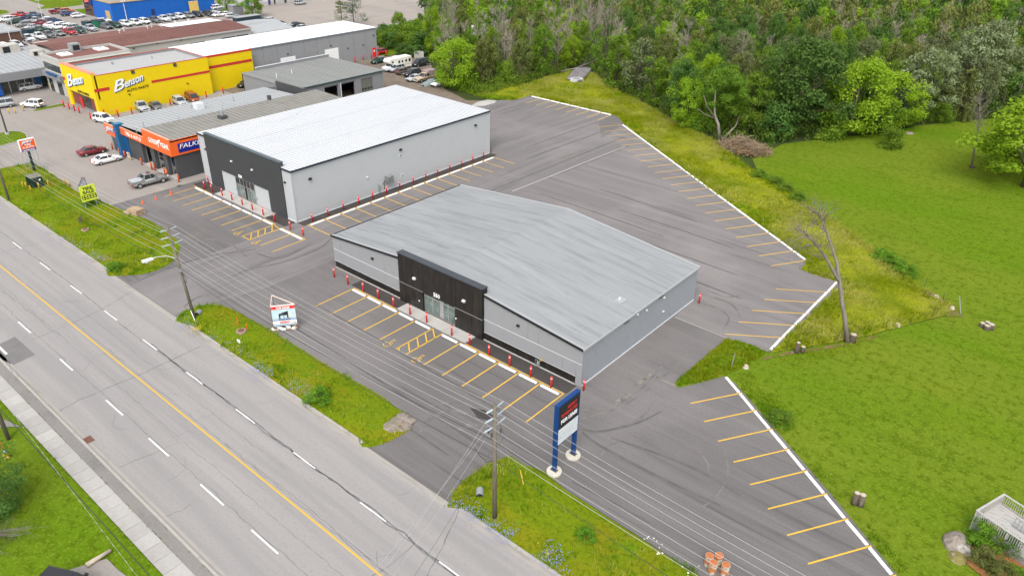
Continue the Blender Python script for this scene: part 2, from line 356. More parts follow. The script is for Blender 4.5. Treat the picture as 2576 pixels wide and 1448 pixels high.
# ================================================================ GROUND
def inpoly(P, poly):
    x, y = P[:, 0], P[:, 1]; r = np.zeros(len(P), bool); n = len(poly)
    for i in range(n):
        x0, y0 = poly[i]; x1, y1 = poly[(i + 1) % n]
        if y0 == y1: continue
        c = ((y0 > y) != (y1 > y)) & (x < (x1 - x0) * (y - y0) / (y1 - y0) + x0)
        r ^= c
    return r
def xy(pts): return [(p[0], p[1]) for p in pts]
def sheet(name, poly, z, m, kind='structure', parent=None):
    poly = xy(poly)
    tri = geometry.tessellate_polygon([[Vector((p[0], p[1], 0)) for p in poly]])
    mb = MB(); mb.v = [(p[0], p[1], z) for p in poly]
    for t in tri:
        a, b, c = (Vector(poly[i]) for i in t)
        mb.f.append(tuple(t) if (b - a).cross(c - a) > 0 else (t[0], t[2], t[1]))
    return mb.build(name, m, parent, kind=kind if parent is None else None)
def patch(name, poly, z, m, step, amp, freq=0.25, soft=1.5, kind='structure'):
    """ground patch with real relief: swells away from its edge"""
    poly = xy(poly); n = len(poly); B = []
    for i in range(n):
        a, b = Vector(poly[i]), Vector(poly[(i + 1) % n]); k = max(1, int((b - a).length / (step * 1.5)))
        B += [a.lerp(b, j / k) for j in range(k)]
    A = np.array(B); lo, hi = A.min(0), A.max(0)
    gx, gy = np.meshgrid(np.arange(lo[0], hi[0], step), np.arange(lo[1], hi[1], step))
    Pn = np.stack([gx.ravel(), gy.ravel()], 1); Pn = Pn + np.random.RandomState(3).uniform(-.25, .25, Pn.shape) * step
    Pn = Pn[inpoly(Pn, poly)]
    d = np.full(len(Pn), 1e9)
    for i in range(len(B)):
        a, b = A[i], A[(i + 1) % len(B)]; ab = b - a
        t = np.clip(((Pn - a) @ ab) / max(ab @ ab, 1e-9), 0, 1)
        d = np.minimum(d, np.hypot(*(Pn - a - t[:, None] * ab).T))
    ok = d > step * 0.4; Pn, d = Pn[ok], d[ok]
    vs = B + [Vector(p) for p in Pn]
    ed = [(i, (i + 1) % len(B)) for i in range(len(B))]
    ov, oe, of, *_ = geometry.delaunay_2d_cdt(vs, ed, [list(range(len(B)))], 1, 1e-4)
    dd = {(round(p[0], 2), round(p[1], 2)): q for p, q in zip(Pn.tolist(), d.tolist())}
    mb = MB()
    for v in ov:
        q = dd.get((round(v.x, 2), round(v.y, 2)), 0.0); s = min(1, q / soft); s = s * s * (3 - 2 * s)
        mb.v.append((v.x, v.y, z + s * amp * (0.55 + 0.9 * noise.noise(Vector((v.x * freq, v.y * freq, 1.7))) + 0.35 * noise.noise(Vector((v.x * freq * 4, v.y * freq * 4, 5.1))))))
    mb.f = [tuple(f) for f in of]
    return mb.build(name, m, None, smooth=True, kind=kind)

sheet('ground', [(-700, -60), (260, -60), (260, 800), (-700, 800)], -0.03, M['forest_floor'])
ROAD_N, ROAD_F = 15.05, 31.0
sheet('far_lot', [(-420, 90), (-161, 90), (-161, 137)] + xy([Z(1, 0, 1230, 480), Z(1, 0, 1700, 350), Z(1, 0, 1690, 60), Z(1, 0, 1660, 0)]) + [(-228, 330), (-420, 330)], -0.018, M['lot_far'])
sheet('neighbouring_lot', [(-420, ROAD_F), (-112.4, ROAD_F), (-112.4, 92), (-162, 92), (-162, 118), (-420, 118)], -0.012, M['lot_old'])
for i, pl in enumerate([[Q(0, 0, 640, 5), Q(0, 0, 1990, -60), Q(0, 0, 2000, 125), Q(0, 0, 1500, 190), Q(0, 0, 880, 235), Q(0, 0, 1080, 140)],
                        [Q(0, 0, -60, 235), Q(0, 0, 150, 255), Q(0, 0, 235, 310), Q(0, 0, 60, 350), Q(0, 0, -60, 360)],
                        [Q(0, 0, 1790, 235), Q(0, 0, 2060, 210), Q(0, 0, 2090, 350), Q(0, 0, 1960, 320)],
                        [Z(0, 0, 340, 1105), Z(0, 0, 640, 1040), Z(0, 0, 650, 1062), Z(0, 0, 350, 1120)],
                        [Z(1, 0, 1225, 480), Z(1, 0, 1390, 500), Z(1, 0, 1440, 545), Z(1, 0, 1320, 560), Z(1, 0, 1228, 562)]]):
    sheet('grass_strip', pl, -0.006, M['lawn'])
GRAVEL = [(-162, 88), (-87.2, 88), (-87.2, 103)] + xy([Z(1, 0, 2350, 1015), Z(1, 0, 2120, 1010), Z(1, 0, 1900, 900), Z(1, 0, 1830, 820), Z(1, 0, 1740, 600), Z(1, 0, 1590, 585), Z(1, 0, 1430, 548), Z(1, 0, 1235, 582)]) + [(-162, 135)]
sheet('gravel_yard', GRAVEL, -0.004, M['gravel'])
R4 = [Z(3, 3, 1310, 1448), Z(3, 3, 650, 640), Z(3, 3, 95, 0), Z(2, 2, 2250, 960), Z(2, 2, 2140, 885)]
e0, e1 = R4[1], R4[0]; ex = e1 + (e1 - e0) * ((e1.y - ROAD_F) / (e0.y - e1.y))
R3 = [Z(2, 2, 2140, 885), Z(2, 2, 1900, 950), Z(2, 2, 1690, 1000), Z(2, 2, 1645, 985), Z(2, 2, 1635, 950), Z(2, 2, 1900, 720), Z(2, 2, 2160, 505), Z(2, 2, 2280, 535), Z(2, 2, 2400, 565), Z(2, 2, 2520, 625)]
R2 = [Z(3, 2, 25, 650), Z(3, 2, 690, 20), Z(3, 1, 735, 1395), Z(3, 1, 690, 1382), Z(3, 1, 450, 1310), Z(3, 1, 330, 1262), Z(3, 1, 405, 1172), Z(3, 1, 0, 880), Z(2, 1, 1945, 428), Z(2, 1, 1385, 0), Z(2, 0, 1125, 1250), Z(2, 0, 1060, 1168), Z(2, 0, 190, 962), Z(2, 0, 60, 998), Z(2, 0, 0, 1014)]
CARPARK = [(-112.4, ROAD_F), (ex.x, ROAD_F)] + xy(R4[:-1]) + xy(R3) + xy(R2) + xy([Z(1, 0, 2340, 1010), Z(1, 0, 2180, 1062)]) + [(-88, 99), (-112.4, 99)]
car_park = sheet('car_park', CARPARK, 0.0, M['asphalt_x'])
seam0, seam1 = Z(2, 1, 0, 478), Z(2, 1, 1135, 28)
AISLE = [(-86.9, 60), (-73.5, 60), (-73.5, 76)] + xy([seam0, seam1, Z(2, 0, 900, 1395), Z(2, 0, 870, 1225)]) + xy([Z(2, 0, 1000, 1160), Z(2, 0, 195, 975), Z(2, 0, 70, 1000), Z(1, 0, 2340, 1015), Z(1, 0, 2190, 1066)]) + [(-86.9, 98)]
sheet('rear_aisle', AISLE, 0.004, M['asphalt_y'])
sheet('side_drive', [(-86.9, 31.2), (-76, 31.2), (-73.5, 42), (-73.5, 60), (-86.9, 60)], 0.004, M['asphalt_y'])
MID = [(s.x, s.y) for s in (Z(2, 2, 1640, 290), Z(2, 2, 2160, 503))] + xy([Z(2, 2, 2280, 535), Z(2, 2, 2400, 565), Z(2, 2, 2520, 625)]) + xy(R2[:11]) + xy([Z(2, 0, 900, 1395), seam1, seam0]) + [(-72.5, 76), (-72.5, 73.7), (-33.3, 73.7)]
sheet('middle_lot', MID, 0.0042, M['asphalt_m'])
# paler dusty seams where two pavings meet
MB().add([seam0 + Vector((-.1, 0, .008)), seam0 + Vector((.1, 0, .008)), seam1 + Vector((.1, 0, .008)), seam1 + Vector((-.1, 0, .008))], [(0, 1, 2, 3)]).build('paving_seam', M['concrete'], car_park)
s0, s1 = Z(2, 2, 1640, 290), Z(2, 2, 2160, 500)
nrm = Vector((-(s1 - s0).y, (s1 - s0).x, 0)).normalized() * 0.12
MB().add([s0 - nrm + Vector((0, 0, .004)), s0 + nrm + Vector((0, 0, .004)), s1 + nrm + Vector((0, 0, .004)), s1 - nrm + Vector((0, 0, .004))], [(0, 3, 2, 1)]).build('paving_seam', M['concrete'], car_park)
# darker fresh strips against the two shops
for b in ((-66.5, 48.95, -58.1, 50.6), (-47.1, 48.95, -33.6, 50.6), (-86.7, 55.6, -85.1, 97.2), (-91.6, 53.6, -86.9, 55.45), (-111.5, 53.4, -105.3, 55.4)):
    sheet('fresh_strip', [(b[0], b[1]), (b[2], b[1]), (b[2], b[3]), (b[0], b[3])], 0.008, M['asphalt_fresh'], parent=car_park)
M['dust'] = mat('dusty_tracks', (0.115, 0.108, 0.1), 0.95, 0, [((0.07, 0.067, 0.066), (0.5, 0.5, 1), 7, 0.4, 0.62, 0.95)], spec=0.1)
for pl in ([Z(2, 2, 1030, 1140), Z(2, 2, 1180, 1040), Z(2, 2, 1190, 1075), Z(2, 2, 1060, 1170)], [Z(2, 2, 1220, 980), Z(2, 2, 1390, 855), Z(2, 2, 1420, 875), Z(2, 2, 1260, 985)], [Z(2, 2, 1440, 880), Z(2, 2, 1640, 970), Z(2, 2, 1660, 1000), Z(2, 2, 1460, 910)]):
    sheet('sand_drift', pl, 0.006, mat('sand_drift', (0.2, 0.185, 0.16), 0.95, 0, [((0.09, 0.085, 0.08), (1.2, 1.2, 1), 6, 0.4, 0.65, 0.9)], spec=0.1), parent=car_park)
sheet('asphalt_patch', [Z(1, 2, 2150, 1205), Z(1, 2, 2300, 1225), Z(1, 2, 2400, 1290), Z(1, 2, 2330, 1330), Z(1, 2, 2230, 1310), Z(1, 2, 2190, 1250)], 0.006, M['asphalt_fresh'], parent=car_park)

M['track'] = mat('tyre_track', (0.165, 0.154, 0.147), 0.95, 0, [((0.12, 0.113, 0.11), (.8, .8, 1), 6, 0.4, 0.6, 0.95)], spec=0.1)
M['track_dark'] = mat('tyre_track_dark', (0.1, 0.094, 0.092), 0.95, 0, [((0.12, 0.113, 0.11), (.6, .6, 1), 6, 0.42, 0.58, 0.95)], spec=0.1)
def ribbon(name, pts, w, m, z, par):
    pts = [Vector((p[0], p[1], 0)) for p in pts]; P_ = []
    for i in range(len(pts) - 1):
        a, b, c, d = pts[max(i - 1, 0)], pts[i], pts[i + 1], pts[min(i + 2, len(pts) - 1)]
        for k in range(8):
            t = k / 8; P_.append(b + (c - a) * .5 * t + (a * 2 - b * 5 + c * 4 - d) * .5 * t * t + (b * 3 - a - c * 3 + d) * .5 * t ** 3)
    P_.append(pts[-1]); vs, fs = [], []
    for i, p in enumerate(P_):
        d = (P_[min(i + 1, len(P_) - 1)] - P_[max(i - 1, 0)]).normalized(); n = Vector((-d.y, d.x, 0)) * w / 2 * math.sin(math.pi * (.04 + .92 * i / (len(P_) - 1))) ** .4
        vs += [(p.x + n.x, p.y + n.y, z), (p.x - n.x, p.y - n.y, z)]
        if i: fs.append((2 * i - 2, 2 * i - 1, 2 * i + 1, 2 * i))
    return MB().add(vs, fs).build(name, m, par)
zc = lambda c, r, L: [Z(c, r, *p) for p in L]
for k, (c, r, L, w, m) in enumerate([(2, 2, [(700, 1230), (1000, 1190), (1250, 1060), (1420, 880), (1560, 740)], .3, 'track'), (2, 2, [(640, 1330), (900, 1260), (1120, 1180), (1400, 1000)], .25, 'track'), (2, 2, [(1300, 1000), (1500, 900), (1640, 800), (1800, 640)], .3, 'track'), (2, 2, [(1850, 150), (2050, 200), (2180, 300), (2120, 420)], .25, 'track'), (2, 2, [(1900, 60), (2200, 160), (2300, 300)], .3, 'track'), (2, 2, [(1950, 20), (2150, 90), (2290, 80)], .25, 'track'),
        (2, 3, [(880, 300), (960, 150), (1150, 80), (1330, 90)], .2, 'track'), (2, 3, [(1700, 120), (1880, 200), (1970, 320), (1975, 390)], .18, 'track'), (2, 3, [(2140, 180), (2170, 420), (2060, 640), (1900, 760)], .16, 'track'), (2, 2, [(950, 1448), (1300, 1300), (1420, 1140)], .3, 'track'), (2, 2, [(700, 1420), (900, 1440), (1250, 1360), (1500, 1240)], .3, 'track_dark'), (2, 3, [(700, 0), (860, 120), (1240, 330), (1700, 560), (2100, 740)], .35, 'track_dark'), (2, 3, [(1000, 60), (1500, 230), (1900, 400), (2300, 640)], .3, 'track_dark'), (2, 3, [(600, 500), (1000, 700), (1400, 920)], .25, 'track_dark'),
        (1, 2, [(1650, 1448), (1780, 1300), (2000, 1230), (2250, 1330)], .5, 'track'), (1, 2, [(2000, 1448), (2150, 1380), (2350, 1400)], .6, 'track'), (1, 2, [(1700, 1200), (2000, 1150), (2350, 1230)], .25, 'track'), (0, 1, [(1850, 1050), (2050, 960), (2300, 1000), (2500, 1150)], .3, 'track'), (0, 1, [(1500, 1330), (1800, 1200), (2200, 1060)], .3, 'track'), (0, 1, [(1300, 1420), (1700, 1250), (2100, 1130), (2574, 1060)], .3, 'track_dark'), (1, 1, [(0, 1250), (300, 1180), (620, 1060), (760, 950)], .3, 'track_dark'), (1, 1, [(0, 1100), (250, 1150), (560, 1000)], .25, 'track_dark'), (0, 2, [(1850, 190), (2000, 90), (2250, 60), (2400, 140)], .4, 'track')]):
    ribbon('tyre_track', zc(c, r, L), w, M[m], .0145 + .0001 * k, car_park)
for a, b, w, m in [((-60, 79), (-29, 78), .35, 'track_dark'), ((-66, 84), (-32, 83.4), .3, 'track_dark'), ((-55, 91), (-36, 90.4), .3, 'track_dark'), ((-68, 88), (-45, 87.2), .3, 'track_dark'), ((-62, 96), (-44, 95), .3, 'track_dark'), ((-80, 99), (-79, 124), .3, 'track_dark'), ((-74.5, 80), (-74, 122), .35, 'track_dark'), ((-71, 96), (-70.5, 118), .3, 'track_dark'), ((-84, 104), (-83.5, 128), .3, 'track_dark'), ((-66, 43.3), (-33, 42.4), .25, 'track_dark'), ((-66, 38.6), (-30, 37.6), .3, 'track_dark'), ((-60, 35.6), (-36, 35), .3, 'track_dark')]:
    ribbon('tyre_track', [a, ((a[0] + b[0]) / 2, (a[1] + b[1]) / 2 + .15), b], w, M[m], .019, car_park)
# ---------------------------------------------------------------- road
road = sheet('road', [(-420, ROAD_N), (140, ROAD_N), (140, ROAD_F), (-420, ROAD_F)], 0.004, M['road'])
def rline(name, m, x0, x1, y, w, z=0.010, parent=None):
    return MB().add([(x0, y - w / 2, z), (x1, y - w / 2, z), (x1, y + w / 2, z), (x0, y + w / 2, z)], [(0, 1, 2, 3)]).build(name, m, parent or road)
rline('centre_line', M['yellow_road'], -420, 140, 22.69, 0.17)
for k in range(-20, 9):
    o = rline('lane_dash', M['white_paint'], -73.5 + 9.0 * k * 1.0, -70.4 + 9.0 * k, 26.36, 0.1) if k % 1 == 0 else None
for x0, x1 in [(-105.7, -102.6), (-96.8, -93.5), (-87.1, -83.7), (-76.2, -73.2), (-65.9, -62.5), (-57.6, -54.1), (-48.9, -45.4), (-41.5, -38.0), (-31.5, -28), (-124, -121), (-142, -139), (-160, -157)]:
    rline('lane_dash', M['white_paint'], x0, x1, 19.0, 0.13)
rline('edge_line', M['white_paint'], -95, -81.2, 15.75, 0.22)
def crack(pts, w, seed, z=0.0085):
    r = random.Random(seed); P = []
    pts = [Vector((p[0], p[1])) for p in pts]
    for a, b in zip(pts, pts[1:]):
        k = max(2, int((b - a).length / 0.7))
        P += [a.lerp(b, j / k) + Vector((r.gauss(0, .05), r.gauss(0, .05))) for j in range(k)]
    P.append(pts[-1]); vs, fs = [], []
    for i, p in enumerate(P):
        d = (P[min(i + 1, len(P) - 1)] - P[max(i - 1, 0)]).normalized(); n = Vector((-d.y, d.x)) * (w * r.uniform(.35, 1.2) / 2)
        vs += [(p.x + n.x, p.y + n.y, z), (p.x - n.x, p.y - n.y, z)]
        if i: fs.append((2 * i - 2, 2 * i - 1, 2 * i + 1, 2 * i))
    MB().add(vs, fs).build('road_crack', M['crack'], road)
crack(zc(0, 2, [(1390, 0), (1050, 200), (710, 360), (350, 510), (0, 640)]), .07, 1)
crack(zc(0, 2, [(2020, 580), (1760, 710), (1390, 880), (970, 1055), (650, 1200), (600, 1240)]), .09, 2)
crack(zc(0, 1, [(660, 940), (180, 1045), (0, 1095)]), .06, 3)
crack(zc(0, 3, [(1800, 100), (1540, 210), (1200, 355)]), .06, 4)
crack(zc(0, 3, [(1670, 850), (1760, 800), (1830, 785), (1920, 720)]), .08, 5)
crack(zc(1, 3, [(2300, 340), (2190, 520), (2000, 880), (1870, 1150), (1720, 1448)]), .07, 6)
crack(zc(1, 3, [(1600, 1120), (1470, 1240), (1250, 1400), (1150, 1448)]), .06, 7)
crack([(-330, 26.5), (-90, 26.55), (-74, 26.2), (-63, 26.55), (-50, 26.2), (-40, 26.5), (-30, 26.15), (10, 26.5)], .09, 8)
crack([(-72, 26.55), (-64, 26.3), (-55, 26.55), (-45, 26.3), (-36, 26.55), (-24, 26.1)], .16, 9)
crack([(-330, 22.95), (-100, 23.0), (-60, 23.05), (-20, 22.95), (30, 23)], .05, 10)
crack([(-52, 23.1), (-40, 23.25), (-30, 23.1)], .05, 11)
crack([(-330, 19.2), (-90, 19.25), (-40, 19.2), (20, 19.25)], .05, 12)
crack([(-330, 20.9), (-90, 20.95), (-58, 20.8), (-20, 20.9)], .035, 13)
crack([(-120, 24.6), (-80, 24.7), (-60, 24.5), (-45, 24.7)], .03, 14)
crack(zc(0, 2, [(20, 30), (180, 130), (270, 220), (420, 330), (490, 410), (600, 480)]), .05, 15)
for k, x in enumerate((-140, -156, -171, -190, -212, -236)): crack([(x, 15.2), (x + 1.2, 22), (x + .3, 30.6)], .06, 20 + k)
for k in range(26):
    r = random.Random(k + 70); x, y = r.uniform(-95, -15), r.uniform(16, 30); a = r.uniform(0, 6.3); L = r.uniform(.8, 2.4)
    crack([(x, y), (x + L * math.cos(a), y + L * math.sin(a)), (x + 1.8 * L * math.cos(a + .5), y + 1.8 * L * math.sin(a + .5))], .03, 100 + k)
sheet('road_patch', [Z(0, 2, 150, 490), Z(0, 2, 355, 670), Z(0, 2, 140, 772), Z(0, 2, -60, 690), Z(0, 2, -60, 590)], 0.0075, M['road_patch'], parent=road)
# far gutter and kerb, broken at the driveways
GUT = mat('gutter', (0.3, 0.28, 0.255), 0.9, 0, [((0.2, 0.185, 0.165), (0.3, 2.0, 1), 6, 0.45, 0.72, 0.85)], spec=0.2)
rline('gutter', GUT, -420, 140, 30.75, 0.55, 0.0075)
for x0, x1 in ((-152, -91.5), (-72.5, -42.8), (-31, 30)):
    for x in np.arange(x0, x1 - .1, 3.0):
        MB().box(x + .02, 31.0, -.05, min(x + 2.98, x1), 31.26, 0.09 + random.uniform(-.015, .015)).build('kerb_stone', M['kerb'], road)
# near side: kerb, asphalt boulevard, pavement of slabs
rline('gutter', GUT, -420, 140, 15.25, 0.35, 0.0075)
for x in np.arange(-108, 0, 3.0):
    MB().box(x + .015, 14.82, -.05, x + 2.985, 15.04, 0.13).build('kerb_stone', M['kerb'], road)
sheet('boulevard', [(-420, 13.95), (140, 13.95), (140, 14.82), (-420, 14.82)], 0.05, M['boulevard'])
walk = sheet('pavement', [(-420, 12.45), (140, 12.45), (140, 13.95), (-420, 13.95)], 0.02, M['kerb'])
slab = MB().box(-.745, -.735, 0, .745, .735, .05).mesh('paving_slab', M['walk'])
for x in np.arange(-101, -6, 1.52):
    piece('paving_slab', slab, (x, 13.2, 0.02 + random.uniform(-.006, .006)), walk, (random.uniform(-.004, .004), random.uniform(-.004, .004), 0))
near_lawn = patch('near_lawn', [(-420, -50), (140, -50), (140, 12.42), (-420, 12.42)], -0.008, M['lawn'], 9.0, 0.05, soft=3)
sheet('driveway', [Z(0, 3, 700, 1390), Z(0, 3, 1000, 1300), Z(0, 3, 1080, 1280), Z(0, 3, 1200, 1400), Z(0, 3, 1300, 1470), Z(0, 3, 1400, 1700), Z(0, 3, 300, 1750), Z(0, 3, 560, 1460)], 0.09, M['lot_old'])
sheet('worn_ground', [Z(0, 2, -200, 1300), Z(0, 2, 60, 1330), Z(0, 2, 210, 1400), Z(0, 2, 60, 1400), Z(0, 2, -200, 1420)], 0.06, M['boulevard'])

# ---------------------------------------------------------------- verges, meadow, right-hand lawn
V1 = zc(0, 1, [(0, 250), (200, 210), (320, 200), (370, 215), (560, 330), (780, 480), (1000, 570), (1170, 640), (1330, 700), (1500, 770), (1680, 880), (1780, 960), (1815, 1030), (1800, 1100), (1720, 1200), (1560, 1280), (1400, 1318), (1200, 1328), (1090, 1328)])
V1 = xy(V1) + [(-93.5, 31.27), (-152, 31.27), (-152, 36)]
V2 = zc(0, 2, [(1760, 330), (1830, 240), (1960, 190), (2080, 165), (2220, 170), (2340, 215), (2574, 340)]) + zc(1, 2, [(170, 440), (420, 590), (640, 730), (860, 860), (1100, 990), (1300, 1110), (1450, 1230), (1530, 1290), (1580, 1350), (1560, 1420)]) + zc(1, 3, [(1480, 20), (1350, 90), (1180, 150), (1070, 152)])
V2 = xy(V2) + [(-44, 31.27), (-71.5, 31.27)]
V3 = zc(1, 3, [(1925, 755), (1950, 700), (2020, 560), (2130, 460), (2280, 350), (2400, 290), (2480, 255), (2574, 245)]) + zc(2, 3, [(120, 330), (260, 370), (350, 400), (430, 480), (520, 570), (760, 720), (1000, 880), (1240, 1020), (1460, 1180), (1680, 1300), (1890, 1440)])
V3 = xy(V3) + [(10, V3[-1].y + .3), (10, 31.27), (-30.8, 31.27)]
VE = zc(0, 0, [(-150, 1360), (0, 1340), (110, 1322), (210, 1325), (262, 1350), (278, 1390), (240, 1425)]) + [Q(0, 480, 340, 360), Q(0, 480, 0, 455), Q(0, 480, -300, 540)]
for P_ in (V1, V2, V3): patch('verge', P_, 0.012, M['verge'], 0.9, 0.22)
patch('verge_island', VE, 0.05, M['lawn'], 1.2, 0.1)
kb = MB()
for a, b in zip(VE, VE[1:]):
    d = (b - a).normalized(); n = Vector((-d.y, d.x, 0)) * .1
    kb.prism([(p.x, p.y) for p in (a - n, b - n, b + n, a + n)], -.02, .12)
kb.build('island_kerb', M['kerb'], None, kind='structure')
LAWN = xy(R4) + xy([Z(2, 2, 2140, 886), Z(2, 2, 1900, 951), Z(2, 2, 1690, 1001), Z(2, 2, 1640, 985), Z(2, 2, 1632, 950), Z(2, 2, 1898, 719), Z(2, 2, 2160, 503), Z(2, 2, 2280, 533), Z(2, 2, 2400, 563), Z(2, 2, 2520, 623)])
BIGLAWN = [(ex.x + .1, ROAD_F + .1)] + xy(R4[:1]) + xy(R4[1:]) + xy(R3[1:]) + [tuple(Z(3, 2, 25, 652).xy)] + xy(zc(3, 2, [(300, 605), (700, 545), (1000, 480), (1500, 350), (1780, 280), (1850, 180), (1600, 50), (1450, -60)])) + xy(zc(3, 1, [(1150, 1130), (700, 800), (300, 550), (80, 430), (0, 370)])) + xy(zc(2, 1, [(2480, 300), (2420, 150)])) + xy(zc(3, 0, [(150, 1448), (600, 1395), (1200, 1335), (1500, 1265), (2000, 1215), (2300, 1190)])) + [(10, 195), (140, 195), (140, ROAD_F + .1)]
patch('lawn', BIGLAWN, -0.014, M['lawn'], 3.0, 0.12, 0.06, 3.0)
MEADOW = xy(zc(3, 2, [(25, 650), (300, 600), (700, 540), (1000, 475), (1500, 345), (1780, 275), (1840, 180), (1600, 60), (1450, -50)])) + xy(zc(3, 1, [(1150, 1130), (700, 800), (300, 550), (80, 430), (0, 370)])) + xy(zc(2, 1, [(2480, 300), (2200, 110), (2050, 0)])) + xy(zc(2, 0, [(2000, 1400), (1800, 1310), (1530, 1180), (1380, 1080), (1140, 950), (980, 860), (800, 740), (600, 715), (300, 800), (150, 850), (-100, 860), (-350, 960), (0, 1013)]))+ xy(reversed(R2[:-1]))
patch('meadow', MEADOW, 0.006, M['meadow'], 1.6, 0.45, 0.12, 3.0)
M['earth'] = mat('bare_earth', (.15, .105, .06), .95, 0, [((.1, .125, .01), (.5, .5, 1), 6, .42, .56, .95), ((.24, .18, .11), (1.5, 1.5, 1), 5, .55, .7, .8)], bump=.6, bscale=4, spec=.05)
sheet('mulch_bed', [Z(3, 3, 1940, 1230), Z(3, 3, 2060, 1130), Z(3, 3, 2300, 1150), Z(3, 3, 2574, 1180), Z(3, 3, 2800, 1300), Z(3, 3, 2700, 1600), Z(3, 3, 2200, 1500), Z(3, 3, 2000, 1340)], 0.14, M['mulch'])
sheet('bare_earth', [Z(3, 2, 1480, -20), Z(3, 2, 1700, 70), Z(3, 2, 1930, 220), Z(3, 2, 1960, 290), Z(3, 2, 1800, 300), Z(3, 2, 1780, 200), Z(3, 2, 1580, 60)], 0.05, M['earth'])
sheet('bare_earth', [Z(3, 2, -40, 690), Z(3, 2, 300, 625), Z(3, 2, 640, 580), Z(3, 2, 1100, 480), Z(3, 2, 1100, 500), Z(3, 2, 640, 610), Z(3, 2, 300, 655), Z(3, 2, -60, 730)], 0.06, M['earth'])

for k, (x, y, s_) in enumerate(((1360, 1400, .9), (1420, 1360, .8), (1480, 1300, .7), (1540, 1340, .6), (1500, 1390, .7), (1440, 1420, .5))):
    p = Z(1, 2, x, y); r3 = random.Random(k)
    mb = MB(); mb.lathe((p.x, p.y, -.05), [(s_ * .9, 0), (s_, .12), (s_ * .75, .28), (s_ * .2, .36)], 9)
    mb.v = [(v[0] + r3.uniform(-.14, .14), v[1] + r3.uniform(-.14, .14), v[2] + r3.uniform(-.05, .05)) for v in mb.v]
    tag(mb.build('rock', M['stone'], None), '%s rough rock from the left at the lower tip of the middle verge' % ['first', 'second', 'third', 'fourth', 'fifth', 'sixth'][k], 'rock', 'rocks at the verge tip')
patch('gravel_heap', zc(1, 0, [(2160, 1070), (2220, 1030), (2330, 1005), (2420, 1012), (2400, 1040), (2290, 1068)]), .02, M['concrete'], .8, 1.1, .3, 2.0)
# ---------------------------------------------------------------- painted bays (parts of the car park)
def stripe(a, b, w=0.14, z=0.013, m='yellow_line', name='bay_line'):
    a = Vector((a[0], a[1], 0)); b = Vector((b[0], b[1], 0)); d = (b - a).normalized(); n = Vector((-d.y, d.x, 0)) * w / 2
    zz = Vector((0, 0, z))
    return MB().add([a - n + zz, b - n + zz, b + n + zz, a + n + zz], [(0, 1, 2, 3)]).build(name, M[m], car_park)
stopm = MB()
def stop_mesh(L):
    mb = MB(); p = [(-.14, 0), (.14, 0), (.14, .08), (.09, .14), (-.09, .14), (-.14, .08)]
    mb.extr([(-L / 2, y, z) for y, z in p], (L, 0, 0))
    return mb.mesh('wheel_stop', M['stop_white'])
STOP = {}
ORD = ['first', 'second', 'third', 'fourth', 'fifth', 'sixth', 'seventh', 'eighth', 'ninth', 'tenth', 'eleventh', 'twelfth', 'thirteenth', 'fourteenth', 'fifteenth', 'sixteenth', 'seventeenth', 'eighteenth', 'nineteenth', 'twentieth', 'twenty-first', 'twenty-second', 'twenty-third']
def wstop(a, b, label, group):
    a = Vector((a[0], a[1], 0)); b = Vector((b[0], b[1], 0)); L = round((b - a).length, 1)
    if L not in STOP: STOP[L] = stop_mesh(L)
    o = piece('wheel_stop', STOP[L], ((a.x + b.x) / 2, (a.y + b.y) / 2, 0.004), None, (0, 0, math.atan2(b.y - a.y, b.x - a.x) + random.uniform(-.012, .012)))
    tag(o, label, 'wheel stop', group)
def hatch(p00, p01, p10, p11, n, diag):
    """hatched box between two stall lines: outlines and cross bars"""
    stripe(p00, p01); stripe(p10, p11); stripe(p01, p11)
    for k in range(n):
        t = (k + .5) / n; t2 = max(0, min(1, t + diag))
        a = Vector(p00).lerp(Vector(p01), t2); b = Vector(p10).lerp(Vector(p11), t)
        stripe(a, b)
def access_symbol(c, up, s=1.5):
    """painted wheelchair-user symbol"""
    up = Vector((up[0], up[1], 0)).normalized(); rt = Vector((up.y, -up.x, 0)); c = Vector((c[0], c[1], 0)); mb = MB()
    def seg(a, b, w=.1):
        A = c + rt * a[0] * s + up * a[1] * s; B = c + rt * b[0] * s + up * b[1] * s
        d = (B - A).normalized(); n = Vector((-d.y, d.x, 0)) * w / 2; zz = Vector((0, 0, .014))
        mb.add([A - n + zz, B - n + zz, B + n + zz, A + n + zz], [(0, 1, 2, 3)])
    arc = [(.0 + .28 * math.cos(t), -.18 + .28 * math.sin(t)) for t in np.linspace(2.1, 6.6, 10)]
    for a, b in zip(arc, arc[1:]): seg(a, b)
    seg((-.02, .36), (.02, -.02)); seg((.02, -.02), (.27, -.02)); seg((.27, -.02), (.36, -.36)); seg((0, .18), (.22, .18))
    hd = [(.0 + .09 * math.cos(t), .5 + .09 * math.sin(t)) for t in np.linspace(0, 6.28, 9)]
    for a, b in zip(hd, hd[1:]): seg(a, b, .07)
    mb.build('access_symbol', M['yellow_line'], car_park)
